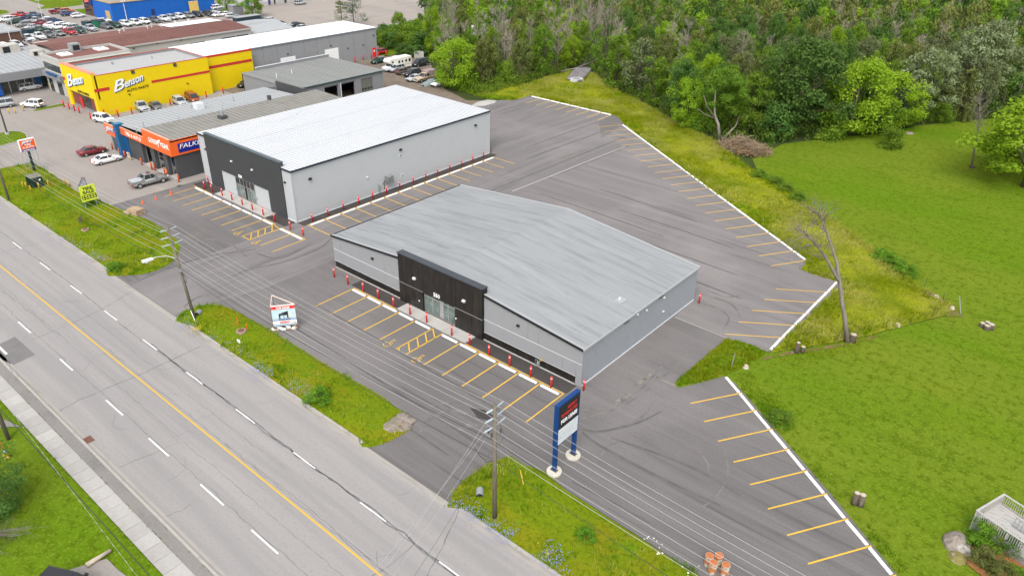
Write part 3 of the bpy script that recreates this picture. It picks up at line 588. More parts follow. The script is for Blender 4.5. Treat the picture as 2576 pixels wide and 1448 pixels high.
# row in front of the near shop
AX, AY, AW, AL = -65.55, 48.62, 2.75, 5.6
xa = [AX + i * AW for i in range(6)] + [AX + 5 * AW + 1.46 + i * AW for i in range(7)]
for i, x in enumerate(xa):
    if i in (5, 6): continue
    stripe((x, AY), (x, AY - AL))
stripe((xa[5] - .1, AY), (xa[5] - .1, AY - AL)); stripe((xa[6], AY), (xa[6], AY - AL)); stripe((xa[5] - .1, AY - AL), (xa[6], AY - AL))
for t in (0, .21, .43, .66): stripe((xa[5] - .1, AY - t * AL), (xa[6], AY - (t + .22) * AL))
stripe((xa[5] - .1, AY - .89 * AL), (xa[5] + .4, AY - AL + .05))
stripe((xa[0] - .06, AY + .12), (-58.1, AY + .12)); stripe((-47.1, AY + .12), (xa[-1] + .06, AY + .12))
j = 0
for i in range(12):
    if i == 5: continue
    wstop((xa[i] + .26, AY - .3), (xa[i + 1] - .26, AY - .3), '%s white wheel stop from the left along the black-fronted grey shop' % ORD[j], 'wheel stops along the grey shop front'); j += 1
access_symbol((xa[4] + 1.25, AY - 5.2), (0, 1)); access_symbol((xa[6] + 1.5, AY - 5.2), (0, 1))
# row in front of the white-roofed shop
CX, CY, CW, CLn = -109.80, 52.97, 2.658, 5.1
for i in range(8): stripe((CX + i * CW, CY), (CX + i * CW, CY - CLn))
stripe((CX - 1.0, CY + .22), (-105.5, CY + .22)); stripe((-91.6, CY + .22), (-88.65, CY + .22))
for i in range(8):
    wstop((CX + (i - 1) * CW + .22 + CW, CY - .12), (CX + (i + 1) * CW - .22, CY - .12), '%s white wheel stop from the left before the white-roofed shop' % ORD[i], 'wheel stops before the white-roofed shop')
hx0, hx1 = CX + 8 * CW, CX + 8 * CW + 1.75
stripe((hx0, CY), (hx0, CY - CLn)); stripe((hx1, CY - .3), (hx1, CY - CLn)); stripe((hx0, CY - CLn), (hx1, CY - CLn)); stripe((hx0, CY), (hx1, CY - .3))
for t in (.06, .28, .5, .72): stripe((hx0, CY - t * CLn), (hx1, CY - (t + .24) * CLn))
stripe((hx1, CY + .05), (hx1 + 5.5, CY + .05)); stripe((hx1 + 2.66, CY), (hx1 + 2.66, CY - CLn)); stripe((hx1 + 5.45, CY), (hx1 + 5.45, CY - CLn))
wstop((hx1 + .2, CY - .25), (hx1 + 2.5, CY - .25), 'white wheel stop just right of the yellow hatching by the white-roofed shop', 'wheel stops before the white-roofed shop')
wstop((hx1 + 2.85, CY - .25), (hx1 + 5.2, CY - .25), 'white wheel stop at the corner bay nearest the red posts of the white-roofed shop', 'wheel stops before the white-roofed shop')
access_symbol((CX + 7.5 * CW, CY - 4.9), (0, 1), 1.3); access_symbol((hx1 + 1.3, CY - 4.9), (0, 1), 1.3)
# long row down the side of the white-roofed shop
SX, SY, SW, SL = -84.93, 56.14, 2.833, 5.1
for i in range(15): stripe((SX, SY + i * SW), (SX + SL, SY + i * SW))
stripe((SX - .02, SY), (SX - .02, SY + 14 * SW))
for i in range(14): wstop((SX + .34, SY + i * SW + .26), (SX + .34, SY + (i + 1) * SW - .26), '%s white wheel stop from the front down the side of the white-roofed shop' % ORD[i], 'wheel stops down the side wall')
# boundary rows: ends of the white stops and of each yellow line
def brow(p0, p1, n, off, linevec, L, first, label, group, ends=(0, 0)):
    p0 = Vector((p0[0], p0[1], 0)); p1 = Vector((p1[0], p1[1], 0)); d = (p1 - p0) / n
    for i in range(n):
        a = p0 + d * i; u = d.normalized()
        wstop(a + u * .16, a + d - u * .16, label % ORD[i], group)
    lv = Vector((linevec[0], linevec[1], 0)).normalized(); un = d.normalized()
    for i in range(first, n + 1 - ends[1]):
        a = p0 + d * i
        stripe(a - lv * off, a + lv * L)
B1a, B1b = Z(2, 0, 195, 972), Z(2, 0, 1000, 1160)
lv1 = Z(2, 0, 860, 1218) - Z(2, 0, 1000, 1168)
brow(B1a, B1b, 8, .0, lv1, lv1.length, 1, '%s white wheel stop from the left on the short back row', 'wheel stops on the back row')
B2a, B2b = Z(2, 0, 1112, 1258), Z(3, 1, 380, 1172)
lv2 = Z(2, 1, 1715, 528) - Z(2, 1, 2015, 492)
brow(B2a, B2b, 21, .0, lv2, lv2.length, 0, '%s white wheel stop from the far end of the long row by the tall grass', 'wheel stops by the tall grass')
B3a, B3b = Z(3, 1, 695, 1390), Z(3, 2, 12, 632)
lv3 = Z(2, 2, 2245, 375) - (Z(3, 2, 230, 412) )
brow(B3a, B3b, 6, .35, lv3, lv3.length, 1, '%s white wheel stop from the dead twin tree down the short diagonal row', 'wheel stops on the diagonal row', (0, 1))
B4a, B4b = Z(2, 2, 2148, 895), Z(3, 3, 1255, 1448)
lv4 = Z(2, 2, 1925, 1350) - Z(2, 2, 2430, 1243)
brow(B4a, B4b, 9, .3, lv4, lv4.length, 1, '%s white wheel stop from the top of the near right row by the lawn', 'wheel stops of the near right row')
d4 = (B4b - B4a) / 9
wstop(B4b + d4 * .05, B4b + d4 * .95, 'white wheel stop cut by the bottom edge at the near right row', 'wheel stops of the near right row')

# ---------------------------------------------------------------- grasses (nobody could count them)
def tufts(name, poly, dens, h0, h1, m, seed, blades=5, w=.07, spread=.18, dens_noise=None, z=0.0, lean=.5, keep=None, wind=(0, 0)):
    rs = np.random.RandomState(seed); A = np.array(xy(poly)); lo, hi = A.min(0), A.max(0)
    n = int((hi[0] - lo[0]) * (hi[1] - lo[1]) * dens)
    P = rs.uniform(lo, hi, (n, 2)); P = P[inpoly(P, xy(poly))]
    if dens_noise:
        f, thr = dens_noise
        nv = np.array([noise.noise(Vector((p[0] * f, p[1] * f, seed * 3.1))) for p in P]); P = P[nv + rs.uniform(-.25, .25, len(P)) > thr]
    n = len(P)
    if n == 0: return
    hn = np.array([noise.noise(Vector((p[0] * .35, p[1] * .35, 9.0))) for p in P])
    H = (h0 + (h1 - h0) * np.clip(.5 + .8 * hn + rs.uniform(-.25, .25, n), 0, 1))
    tn = np.array([noise.noise(Vector((p[0] * .16, p[1] * .2, 4.0 + seed))) + .5 * noise.noise(Vector((p[0] * .7, p[1] * .7, 4.0))) for p in P])
    b = blades; PP = np.repeat(P, b, 0); HH = np.repeat(H, b) * rs.uniform(.6, 1.1, n * b)
    a = rs.uniform(0, 6.28, n * b); off = rs.uniform(0, spread, n * b)
    bx = PP[:, 0] + np.cos(a) * off; by = PP[:, 1] + np.sin(a) * off
    ln_ = rs.uniform(.1, lean, n * b) * HH; t = a + rs.uniform(-.6, .6, n * b)
    tx = bx + np.cos(t) * ln_ + wind[0] * HH; ty = by + np.sin(t) * ln_ + wind[1] * HH
    pa = rs.uniform(0, 6.28, n * b); ww = w * rs.uniform(.6, 1.3, n * b)
    zz = np.full(n * b, z)
    v0 = np.stack([bx - np.cos(pa) * ww, by - np.sin(pa) * ww, zz], 1); v1 = np.stack([bx + np.cos(pa) * ww, by + np.sin(pa) * ww, zz], 1)
    v2 = np.stack([tx, ty, zz + HH], 1)
    V = np.stack([v0, v1, v2], 1).reshape(-1, 3); Fc = np.arange(len(V)).reshape(-1, 3)
    tint = np.clip(.45 + 1.1 * np.repeat(tn, b) + rs.uniform(-.3, .3, n * b), 0, 1)
    me = np_mesh(name, V, Fc, m, tint)
    o = link(bpy.data.objects.new(name, me)); o['kind'] = 'stuff'
    return o
M['blade'] = mat('grass_blade', (0.16, 0.26, 0.006), 0.85, 0, tint=(0.29, 0.31, 0.014), spec=0.03, trans=0.45)
M['blade_green'] = mat('grass_blade_green', (0.12, 0.25, 0.01), 0.85, 0, tint=(0.23, 0.33, 0.02), spec=0.03, trans=0.45)
M['straw'] = mat('seeding_grass', (0.3, 0.35, 0.012), 0.85, 0, tint=(0.52, 0.5, 0.13), spec=0.03, trans=0.45)
for k, P_ in enumerate((V1, V2, V3)):
    tufts('verge_grass', P_, 9, .06, .26, M['blade'], 11 + k, 5, .045, .16)
    tufts('weeds', P_, 3.0, .3, .75, M['blade_green'], 21 + k, 7, .06, .3, (.22, .12))
    tufts('seeding_grass', P_, 3.0, .3, .7, M['straw'], 31 + k, 7, .03, .3, (.17, .22))
tufts('island_grass', VE, 6, .05, .15, M['blade'], 41, 5, .05, .15)
tufts('meadow_grass', MEADOW, 12, .35, .9, M['straw'], 51, 6, .05, .28, (.09, -.12), lean=.8, wind=(.35, -.15), z=.1)
tufts('meadow_grass', MEADOW, 5, .3, .7, M['blade'], 52, 6, .07, .25, (.12, .02), lean=.6, z=.1)
EDGE = xy([Z(2, 0, 1130, 1245), Z(2, 1, 1390, 0), Z(2, 1, 1950, 425), Z(3, 1, 0, 875), Z(3, 1, 410, 1170)]) + xy([Z(3, 1, 470, 1100), Z(3, 1, 60, 800), Z(2, 1, 2060, 400), Z(2, 1, 1480, 0), Z(2, 0, 1240, 1220)])
tufts('edge_weeds', EDGE, 9, .12, .4, M['blade_green'], 53, 6, .07, .2, z=.03)
EDGE2 = xy([Z(2, 2, 2250, 960), Z(3, 3, 95, 0), Z(3, 3, 650, 640), Z(3, 3, 1310, 1448)]) + xy([Z(3, 3, 1450, 1420), Z(3, 3, 760, 620), Z(3, 3, 230, 0), Z(3, 2, 60, 1150), Z(2, 2, 2400, 850)])
tufts('edge_weeds', EDGE2, 7, .1, .42, M['blade_green'], 54, 6, .07, .2, (.3, -.12), z=.02)
TRI = xy([Z(2, 2, 2160, 510), Z(2, 2, 1645, 945), Z(2, 2, 1655, 990), Z(2, 2, 1900, 948), Z(2, 2, 2150, 880), Z(2, 2, 2420, 760), Z(2, 2, 2560, 650), Z(2, 2, 2400, 570)])
tufts('corner_grass', TRI, 14, .2, .6, M['blade'], 55, 6, .05, .2, z=.02)
tufts('corner_weeds', xy([Z(3, 2, 0, 1050), Z(3, 2, 90, 1080), Z(3, 2, 280, 1440), Z(3, 2, 80, 1400), Z(3, 2, -100, 1150)]), 9, .15, .5, M['blade_green'], 56, 8, .09, .3, z=.02)
tufts('lawn_tufts', xy([Z(3, 2, 200, 640), Z(3, 2, 1100, 470), Z(3, 2, 1100, 540), Z(3, 2, 300, 830), Z(3, 2, 0, 800)]), 6, .06, .2, M['blade'], 57, 5, .06, .15, z=.05)
tufts('kerb_weeds', [(-75, 13.9), (-20, 13.9), (-20, 14.02), (-75, 14.02)], 25, .03, .12, M['blade_green'], 58, 5, .05, .08, (.5, 0.05), z=.05)
tufts('kerb_weeds', [(-75, 14.75), (-20, 14.75), (-20, 14.83), (-75, 14.83)], 30, .02, .1, M['blade_green'], 59, 5, .05, .08, (.5, .1), z=.05)
tufts('walk_edge_grass', [(-75, 12.2), (-20, 12.2), (-20, 12.5), (-75, 12.5)], 16, .03, .12, M['blade_green'], 60, 5, .05, .1, z=.02)
tufts('yard_edge_weeds', xy([Z(1, 0, 1850, 850), Z(1, 0, 2350, 1010), Z(2, 0, 0, 1010), Z(2, 0, 200, 850), Z(1, 0, 2400, 880), Z(1, 0, 1960, 760)]), 5, .2, .8, M['blade_green'], 61, 7, .1, .3)
# chicory flowering along the road
def flowers(name, line, width, n, m, seed, h=(.35, .8), size=.05):
    rs = np.random.RandomState(seed); V, Fc = [], []; line = [Vector((p[0], p[1], 0)) for p in line]
    for k in range(n):
        i = rs.randint(len(line) - 1); p = line[i].lerp(line[i + 1], rs.uniform()) + Vector((rs.normal() * width, rs.normal() * width, 0))
        if noise.noise(Vector((p.x * .35, p.y * .35, seed))) < -.05: continue
        hh = rs.uniform(*h); a = rs.uniform(0, 6.28); s = size * rs.uniform(.6, 1.4); dx, dy = math.cos(a) * s, math.sin(a) * s; b = len(V)
        V += [(p.x - dx, p.y - dy, hh), (p.x + dy, p.y - dx, hh + s * .4), (p.x + dx, p.y + dy, hh), (p.x - dy, p.y + dx, hh + s * .4)]; Fc.append((b, b + 1, b + 2, b + 3))
    o = link(bpy.data.objects.new(name, np_mesh(name, V, Fc, m))); o['kind'] = 'stuff'
M['chicory'] = plain('chicory_petal', (0.2, 0.22, 0.42), 0.8)
M['goldenrod'] = plain('yellow_petal', (0.5, 0.38, 0.03), 0.8)
flowers('chicory', zc(0, 1, [(400, 840), (560, 970), (760, 1080), (950, 1170), (1060, 1270)]), .7, 1000, M['chicory'], 1, size=.045)
flowers('chicory', zc(0, 2, [(1800, 370), (2000, 470), (2200, 620), (2400, 720), (2560, 850)]) + zc(1, 2, [(60, 880), (300, 1000), (600, 1140)]), .6, 1200, M['chicory'], 2, size=.042)
flowers('chicory', zc(1, 3, [(1960, 740), (2150, 870), (2300, 980), (2480, 1080)]) + zc(2, 3, [(60, 1150), (230, 1200), (400, 1300), (440, 1440)]), .6, 900, M['chicory'], 3, size=.042)
flowers('yellow_flowers', zc(0, 2, [(1940, 470), (2080, 440)]), .5, 260, M['goldenrod'], 4)
flowers('yellow_flowers', zc(2, 3, [(150, 1310), (300, 1350)]), .6, 120, M['goldenrod'], 5)
flowers('white_flowers', zc(2, 3, [(1250, 1250), (1500, 1380), (1640, 1440)]), .7, 160, M['white'], 6, size=.06)
# ================================================================ BUILDINGS
def D(c, r, x, y): return c * 643.75 + x / 4, r * 362 + y / 4
def DQ(x0, y0, x, y): return (x0 + x * 400 / 2574) * 2575 / 3840, (y0 + y * 400 / 2574) * 2575 / 3840
def corr(name, m, parent, a, b, z0, z1, nrm, pitch=.3, depth=.03, topz=None):
    """ribbed metal cladding from a to b (plan points), z0..z1 (topz(t) overrides the top), ribs pushed along nrm"""
    a = Vector((a[0], a[1], 0)); b = Vector((b[0], b[1], 0)); L = (b - a).length; d = (b - a) / L; n = Vector((nrm[0], nrm[1], 0))
    k = max(1, int(L / pitch)); p = L / k; S = []
    for i in range(k):
        S += [(i * p, 0), (i * p + p * .62, 0), (i * p + p * .7, depth), (i * p + p * .92, depth)]
    S.append((L, 0)); mb = MB()
    for s, e in S:
        q = a + d * s + n * e; zt = topz(s / L) if topz else z1
        mb.v += [(q.x, q.y, z0), (q.x, q.y, zt)]
    flip = (d.cross(Vector((0, 0, 1)))).dot(n) < 0
    for i in range(len(S) - 1):
        f = (2 * i, 2 * i + 2, 2 * i + 3, 2 * i + 1); mb.f.append(f[::-1] if flip else f)
    return mb.build(name, m, parent)
def wall_light_mesh():
    mb = MB(); mb.extr([(-.17, 0, -.1), (-.17, 0, .1), (-.17, -.12, .1), (-.17, -.2, .02), (-.17, -.2, -.1)], (.34, 0, 0))
    return mb
LIGHT_D = wall_light_mesh().mesh('wall_light', M['black'])
M['lamp_lens'] = plain('lamp_lens', (0.55, 0.55, 0.54), 0.3)
LIGHT_W = wall_light_mesh().mesh('wall_light', M['lamp_lens'])
def wlight(parent, p, face, white=False, s=1.0):
    rz = {'-y': 0, '+x': math.pi / 2}[face]
    return piece('wall_light', LIGHT_W if white else LIGHT_D, p, parent, (0, 0, rz), (s, s, s))
M['panel_grey'] = plain('grey_panel', (0.25, 0.255, 0.265), 0.5, 0, 0.03)
M['rib_grey'] = plain('grey_ribbed_cladding', (0.235, 0.25, 0.27), 0.45, 0.0, 0.03)
M['trim_light'] = plain('light_trim', (0.55, 0.56, 0.58), 0.5, 0, 0.03)
M['black_clad'] = mat('black_cladding', (0.016, 0.014, 0.013), 0.32, 0, [((0.03, 0.026, 0.023), (1.5, 1.5, .4), 4, 0.45, 0.7, 0.8)], spec=0.5)
M['char_clad'] = plain('charcoal_cladding', (0.048, 0.05, 0.054), 0.45, 0, 0.05)
M['char_wall'] = plain('charcoal_wall', (0.062, 0.063, 0.066), 0.6, 0, 0.05)
M['wall_pale'] = mat('pale_green_grey_panel', (0.395, 0.41, 0.42), 0.6, 0, [((0.375, 0.395, 0.4), (0.6, 0.6, 0.6), 4, 0.45, 0.7, 0.7)], spec=0.3)
M['roof_grey'] = mat('grey_membrane_roof', (0.24, 0.25, 0.255), 0.75, 0, [((0.19, 0.198, 0.2), (0.05, 1.1, 1), 5, 0.46, 0.66, 0.8), ((0.125, 0.13, 0.133), (0.12, 2.6, 1), 6, 0.56, 0.74, 0.75), ((0.28, 0.29, 0.295), (0.03, 0.5, 1), 4, 0.5, 0.72, 0.7), ((0.17, 0.175, 0.18), (0.35, 0.35, 1), 7, 0.62, 0.8, 0.5)], spec=0.25)
M['roof_white'] = mat('white_steel_roof', (0.5, 0.51, 0.525), 0.4, 0, [((0.44, 0.455, 0.47), (0.25, 0.1, 1), 5, 0.5, 0.75, 0.8)], spec=0.35)
M['roof_rib'] = plain('white_roof_rib', (0.3, 0.315, 0.33), 0.5)
M['roof_pale'] = mat('pale_steel_roof', (0.31, 0.32, 0.325), 0.6, 0, [((0.25, 0.26, 0.265), (0.6, 0.06, 1), 5, 0.48, 0.72, 0.8)], spec=0.3)
M['roof_beige'] = mat('beige_steel_roof', (0.215, 0.205, 0.185), 0.7, 0, [((0.165, 0.16, 0.145), (0.5, 0.5, 1), 5, 0.45, 0.72, 0.8)], spec=0.25)
M['roof_brown'] = mat('red_brown_roof', (0.165, 0.075, 0.062), 0.75, 0, [((0.12, 0.058, 0.05), (0.15, 0.5, 1), 5, 0.45, 0.72, 0.8), ((0.2, 0.11, 0.095), (0.5, 0.1, 1), 4, 0.5, 0.75, 0.6)], spec=0.2)
M['yellow_wall'] = plain('yellow_painted_wall', (0.66, 0.485, 0.002), 0.55, 0, 0.04)
M['red_paint'] = plain('red_paint', (0.44, 0.03, 0.025), 0.5, 0, 0.05)
M['orange_fascia'] = plain('orange_fascia', (0.72, 0.115, 0.02), 0.4, 0, 0.03)
M['blue_sign'] = plain('deep_blue', (0.012, 0.02, 0.21), 0.4, 0, 0.04)
M['blue_teal'] = plain('blue_column', (0.012, 0.075, 0.2), 0.45, 0, 0.06)
M['blue_wall'] = plain('blue_painted_wall', (0.008, 0.10, 0.40), 0.55, 0, 0.05)
M['sign_white'] = plain('sign_white', (0.78, 0.78, 0.78), 0.4, 0, 0.02)
M['cream'] = plain('cream_wall', (0.4, 0.39, 0.365), 0.7, 0, 0.04)
M['grey_block'] = plain('grey_block_wall', (0.2, 0.205, 0.215), 0.75, 0, 0.05)
M['grey_long'] = plain('grey_tilt_panel', (0.245, 0.25, 0.258), 0.65, 0, 0.05)
M['brick'] = mat('brown_brick', (0.13, 0.075, 0.055), 0.85, 0, [((0.08, 0.05, 0.04), (3, 3, 6), 4, 0.45, 0.65, 0.8)], spec=0.15)
M['tan'] = plain('tan_trim', (0.42, 0.3, 0.13), 0.6)

M['flash'] = plain('pale_flashing', (.3, .31, .32), .5, 0, .03)
# ---------------------------------------------------------------- the grey shop numbered 550
X0, X1, Y0, Y1, EV, RG = -71.84, -33.25, 50.79, 73.93, 4.42, 6.2
XM = (X0 + X1) / 2
b1 = thing('shop_building', 'low grey retail building with black entrance front and 550 over the doors', 'shop', (XM, Y0, 0))
rz_ = lambda x: EV + (RG - EV) * (1 - abs(x - XM) / ((X1 - X0) / 2))
core = MB()
prof = [(X0 + .06, 0), (X1 - .06, 0), (X1 - .06, EV - .12), (XM, RG - .12), (X0 + .06, EV - .12)]
core.extr([(x, Y0 + .06, z) for x, z in prof], (0, Y1 - Y0 - .12, 0))
core.build('wall', M['rib_grey'], b1)
FX0, FX1 = -59.3, -46.15
def wpan(xa, xb, za, zb, m=M['panel_grey']):
    zt = lambda x: (rz_(x) - .16) if zb is None else zb
    xs = [xa + .015, xb - .015]
    if zb is None and xa < XM < xb: xs = [xa + .015, XM, xb - .015]
    pts = [(xs[0], za), (xs[-1], za)] + [(x, zt(x)) for x in reversed(xs)]
    MB().extr([(x, Y0 - .02, z) for x, z in pts], (0, .07, 0)).build('wall_panel', m, b1)
for xa, xb in ((X0, -70.3), (-70.3, -62.1), (-62.1, FX0), (FX1, -40.1), (-40.1, -38.7), (-38.7, X1)): wpan(xa, xb, 2.62, None)
for xa, xb in ((X0, -70.3), (-70.3, FX0), (FX1, -35.6), (-35.6, -33.95)): wpan(xa, xb, .98, 2.55)
wpan(-33.95, X1, .0, 2.55)
for xa, xb in ((X0, FX0), (FX1, X1)):
    MB().box(xa, Y0 - .035, 2.555, xb, Y0 + .03, 2.615).build('trim_strip', M['trim_light'], b1)
    MB().box(xa, Y0 - .03, .93, xb - (.7 if xb == X1 else 0), Y0 + .03, .975).build('trim_strip', M['trim_light'], b1)
corr('base_cladding', M['black_clad'], b1, (X0 + .1, Y0 + .02), (FX0, Y0 + .02), .04, .93, (0, -1), .25, .03)
corr('base_cladding', M['black_clad'], b1, (FX1, Y0 + .02), (-33.95, Y0 + .02), .04, .93, (0, -1), .25, .03)
MB().box(X0 + .1, Y0 - .12, 0, FX0, Y0 + .02, .05).build('footing', M['concrete'], b1)
MB().box(FX1, Y0 - .12, 0, -33.95, Y0 + .02, .05).build('footing', M['concrete'], b1)
corr('side_cladding', M['rib_grey'], b1, (X1, Y0 + .1), (X1, Y1), .12, EV - .1, (1, 0), .3, .03)
MB().box(X1 - .02, Y0, 0, X1 + .06, Y1, .12).build('base_flashing', M['trim_light'], b1)
MB().box(X1 - .03, Y0 - .03, 0, X1 + .045, Y0 + .1, EV - .12).build('corner_trim', M['panel_grey'], b1)
# roof: two slopes with a ridge, laid in strips along the slope
for sgn in (-1, 1):
    xe = XM + sgn * ((X1 - X0) / 2 + .12)
    rf = MB(); pts = [(XM, RG), (xe, EV - .01), (xe, EV - .16), (XM, RG - .15)]
    rf.extr([(x, Y0 - .12, z) for x, z in pts], (0, Y1 - Y0 + .3, 0))
    r_ = rf.build('roof_slope', M['roof_grey'], b1)
    sl_ = (EV - RG) / (abs(xe - XM)); seam = MB()
    for y in np.arange(Y0 + 1.5, Y1, 1.83):
        MB().add([(XM, y, RG + .004), (xe, y, EV - .006), (xe, y + .05, EV - .006), (XM, y + .05, RG + .004), (XM, y + .02, RG + .02), (xe, y + .02, EV + .01)], [(0, 1, 5, 4), (4, 5, 2, 3)] if sgn < 0 else [(4, 5, 1, 0), (3, 2, 5, 4)]).build('membrane_seam', M['roof_grey'], r_)
    rr = random.Random(4)
    for k in range(11):
        t = rr.uniform(.1, .95); x = XM + (xe - XM) * t; y = rr.choice(list(np.arange(Y0 + 1.5, Y1 - 2, 1.83))); z = RG + (EV - RG) * t
        MB().add([(x, y, z + .012), (x + .04, y, z + .012), (x + .04, y + 1.83, z + .012), (x, y + 1.83, z + .012)], [(0, 1, 2, 3)]).build('membrane_seam', M['roof_rib'], r_)
    MB().box(xe - .08 if sgn > 0 else xe - .06, Y0 - .16, EV - .2, xe + .06 if sgn > 0 else xe + .13, Y1 + .2, EV + .035).build('eave_flashing', M['flash'] if sgn > 0 else M['black'], b1)
    fl = MB()
    fl.extr([(XM, Y1 - .0, RG + .05), (xe, Y1, EV + .04), (xe, Y1, EV - .15), (XM, Y1, RG - .15)], (0, .3, 0)); fl.build('rake_flashing', M['flash'], b1)
    xa = FX0 if sgn < 0 else FX1
    za = rz_(xa)
    MB().extr([(xa, Y0 - .2, za + .03), (xe, Y0 - .2, EV + .03), (xe, Y0 - .2, EV - .17), (xa, Y0 - .2, za - .17)], (0, .14, 0)).build('rake_flashing', M['black'], b1)
    MB().extr([(xa, Y0 - .06, za + .035), (xe, Y0 - .06, EV + .035), (xe, Y0 - .06, EV + .015), (xa, Y0 - .06, za + .015)], (0, .3, 0)).build('rake_flashing', M['flash'], b1)
MB().extr([(XM - .12, Y0 + .3, RG - .005), (XM + .12, Y0 + .3, RG - .005), (XM, Y0 + .3, RG + .03)], (0, Y1 - Y0 - .3, 0)).build('ridge_cap', M['roof_grey'], b1)
vp = G(*D(2, 2, 1085, 82), 5.1)
vz = rz_(vp.x)
v_ = MB().obox(vp, (1, .0), .62, .62, vz - .05, vz + .03).build('vent_curb', M['flash'], b1)
MB().cyl(vp.x, vp.y, vz + .03, vz + .3, .12, 10).build('vent_pipe', M['trim_light'], v_)
# black entrance front
FY = Y0 - .3
fz = 6.3
MB().box(FX0, FY + .04, 2.5, FX1, Y0 + .5, fz - .02).build('parapet_core', M['black'], b1)
MB().box(FX0, FY + .04, 0, -55.3, Y0 + .05, 2.5).build('parapet_core', M['black'], b1)
MB().box(-50.3, FY + .04, 0, FX1, Y0 + .05, 2.5).build('parapet_core', M['black'], b1)
fr = lambda t: FX0 + (FX1 - FX0) * t
J = [0, .054, .18, .312, .652, .70, .89, 1]
for a, b in zip(J, J[1:]): corr('facade_panel', M['black_clad'], b1, (fr(a) + .02, FY), (fr(b) - .02, FY), 2.62, fz - .03, (0, -1), .16, .02)
for a, b in ((FX0, -58.2), (-58.2, -56.7), (-56.7, -55.32), (-50.28, -49.3), (-49.3, -47.75), (-47.75, FX1)): corr('facade_panel', M['black_clad'], b1, (a + .02, FY), (b - .02, FY), .05, 2.55, (0, -1), .16, .02)
MB().box(FX0, FY - .03, 2.55, -55.3, FY + .06, 2.6).build('trim_strip', M['grey_metal'], b1)
MB().box(-50.3, FY - .03, 2.55, FX1, FY + .06, 2.6).build('trim_strip', M['grey_metal'], b1)
MB().box(FX0 - .05, FY - .08, fz - .04, FX1 + .05, Y0 + .55, fz + .06).build('parapet_cap', plain('dark_cap', (0.05, 0.055, 0.065), .35, .2), b1)
ent = MB().box(-55.3, Y0 - .02, 0.02, -50.3, Y0 + .1, 2.5).build('entrance', M['dark'], b1)
xs = [-55.3, -53.93, -52.75, -52.3, -51.55, -50.3]
fm = MB()
for x in (-55.27, -53.95, -52.78, -52.28, -51.5, -50.33): fm.box(x - .045, Y0 - .1, .05, x + .045, Y0 - .015, 2.5)
fm.box(-55.3, Y0 - .095, 2.4, -50.3, Y0 - .018, 2.5); fm.box(-55.3, Y0 - .095, .05, -50.3, Y0 - .018, .14); fm.box(-55.3, Y0 - .092, 2.08, -50.3, Y0 - .02, 2.14)
fm.build('door_frame', M['alu'], ent)
MB().box(-52.78, Y0 - .085, .05, -52.28, Y0 - .025, 2.5).build('door_frame', M['alu'], ent)
for a, b in ((-55.22, -54.0), (-53.9, -52.83), (-52.23, -51.55), (-51.45, -50.38)): MB().box(a, Y0 - .06, .14, b, Y0 - .03, 2.08).build('glass_pane', M['glass_shop'], ent)
for a, b in ((-55.22, -54.0), (-53.9, -52.83), (-52.23, -51.55), (-51.45, -50.38)): MB().box(a, Y0 - .06, 2.14, b, Y0 - .03, 2.4).build('glass_pane', M['glass_shop'], ent)
for x in (-52.95, -51.62): MB().box(x - .02, Y0 - .16, .9, x + .02, Y0 - .1, 1.25).build('door_handle', M['alu'], ent)
text('number_sign', '550', .68, (-53.5, FY - .04, 2.75), (1, 0, 0), (0, 0, 1), M['sign_white'], b1, .03, .004)
for c, r, x, y in ((1, 2, 2095, 128),): wlight(b1, onY(*D(c, r, x, y), FY - .02), '-y', True, 1.2)
wlight(b1, onY(*D(1, 1, 1597, 1350), FY - .02), '-y', True, 1.2)
wlight(b1, onY(*D(1, 1, 1175, 1150), Y0 - .02), '-y'); wlight(b1, onY(*D(2, 2, 65, 375), Y0 - .02), '-y')
for x in (-55.9, -50.05): MB().box(x - .06, FY - .1, 1.15, x + .06, FY - .02, 1.3).build('call_box', M['sign_white'], b1)
for x, y in ((1258, 265), (1350, 222), (1525, 95), (1515, 235)): wlight(b1, onX(*D(2, 2, x, y), X1 + .03), '+x', True, .8)
for x, y in ((1150, 340), (1500, 95)): 
    p = onX(*D(2, 2, x, y), X1 + .05); MB().box(X1 + .03, p.y - .45, EV - .42, X1 + .12, p.y + .45, EV - .22).build('soffit_vent', M['dark'], b1)
entrance_pad = MB().box(-58.03, 48.83, 0, -47.2, Y0 - .32, .07).build('entrance_pad', M['concrete'], None, kind='structure')
for x in (-54.2, -50.6): MB().box(x - .015, 48.85, .069, x + .015, Y0 - .33, .0745).build('control_joint', M['crack'], entrance_pad)
gp_ = Z(2, 2, 265, 800)
gm = thing('gas_meter', 'small grey gas meter with yellow riser by the black base near the front corner', 'gas meter', (gp_.x, Y0 - .3, 0))
MB().box(gp_.x - .14, Y0 - .38, .32, gp_.x + .14, Y0 - .18, .72).build('meter_body', M['grey_metal'], gm)
MB().tube([(gp_.x - .4, Y0 - .25, 0), (gp_.x - .4, Y0 - .25, .85), (gp_.x - .1, Y0 - .25, .9), (gp_.x - .1, Y0 - .25, .7)], .035, 6).build('pipe', M['grey_metal'], gm)
MB().tube([(gp_.x + .1, Y0 - .25, .7), (gp_.x + .1, Y0 - .25, .95), (gp_.x + .4, Y0 - .2, 1.0), (gp_.x + .4, Y0 - .12, 1.35)], .035, 6).build('riser_pipe', M['yellow_post'], gm)

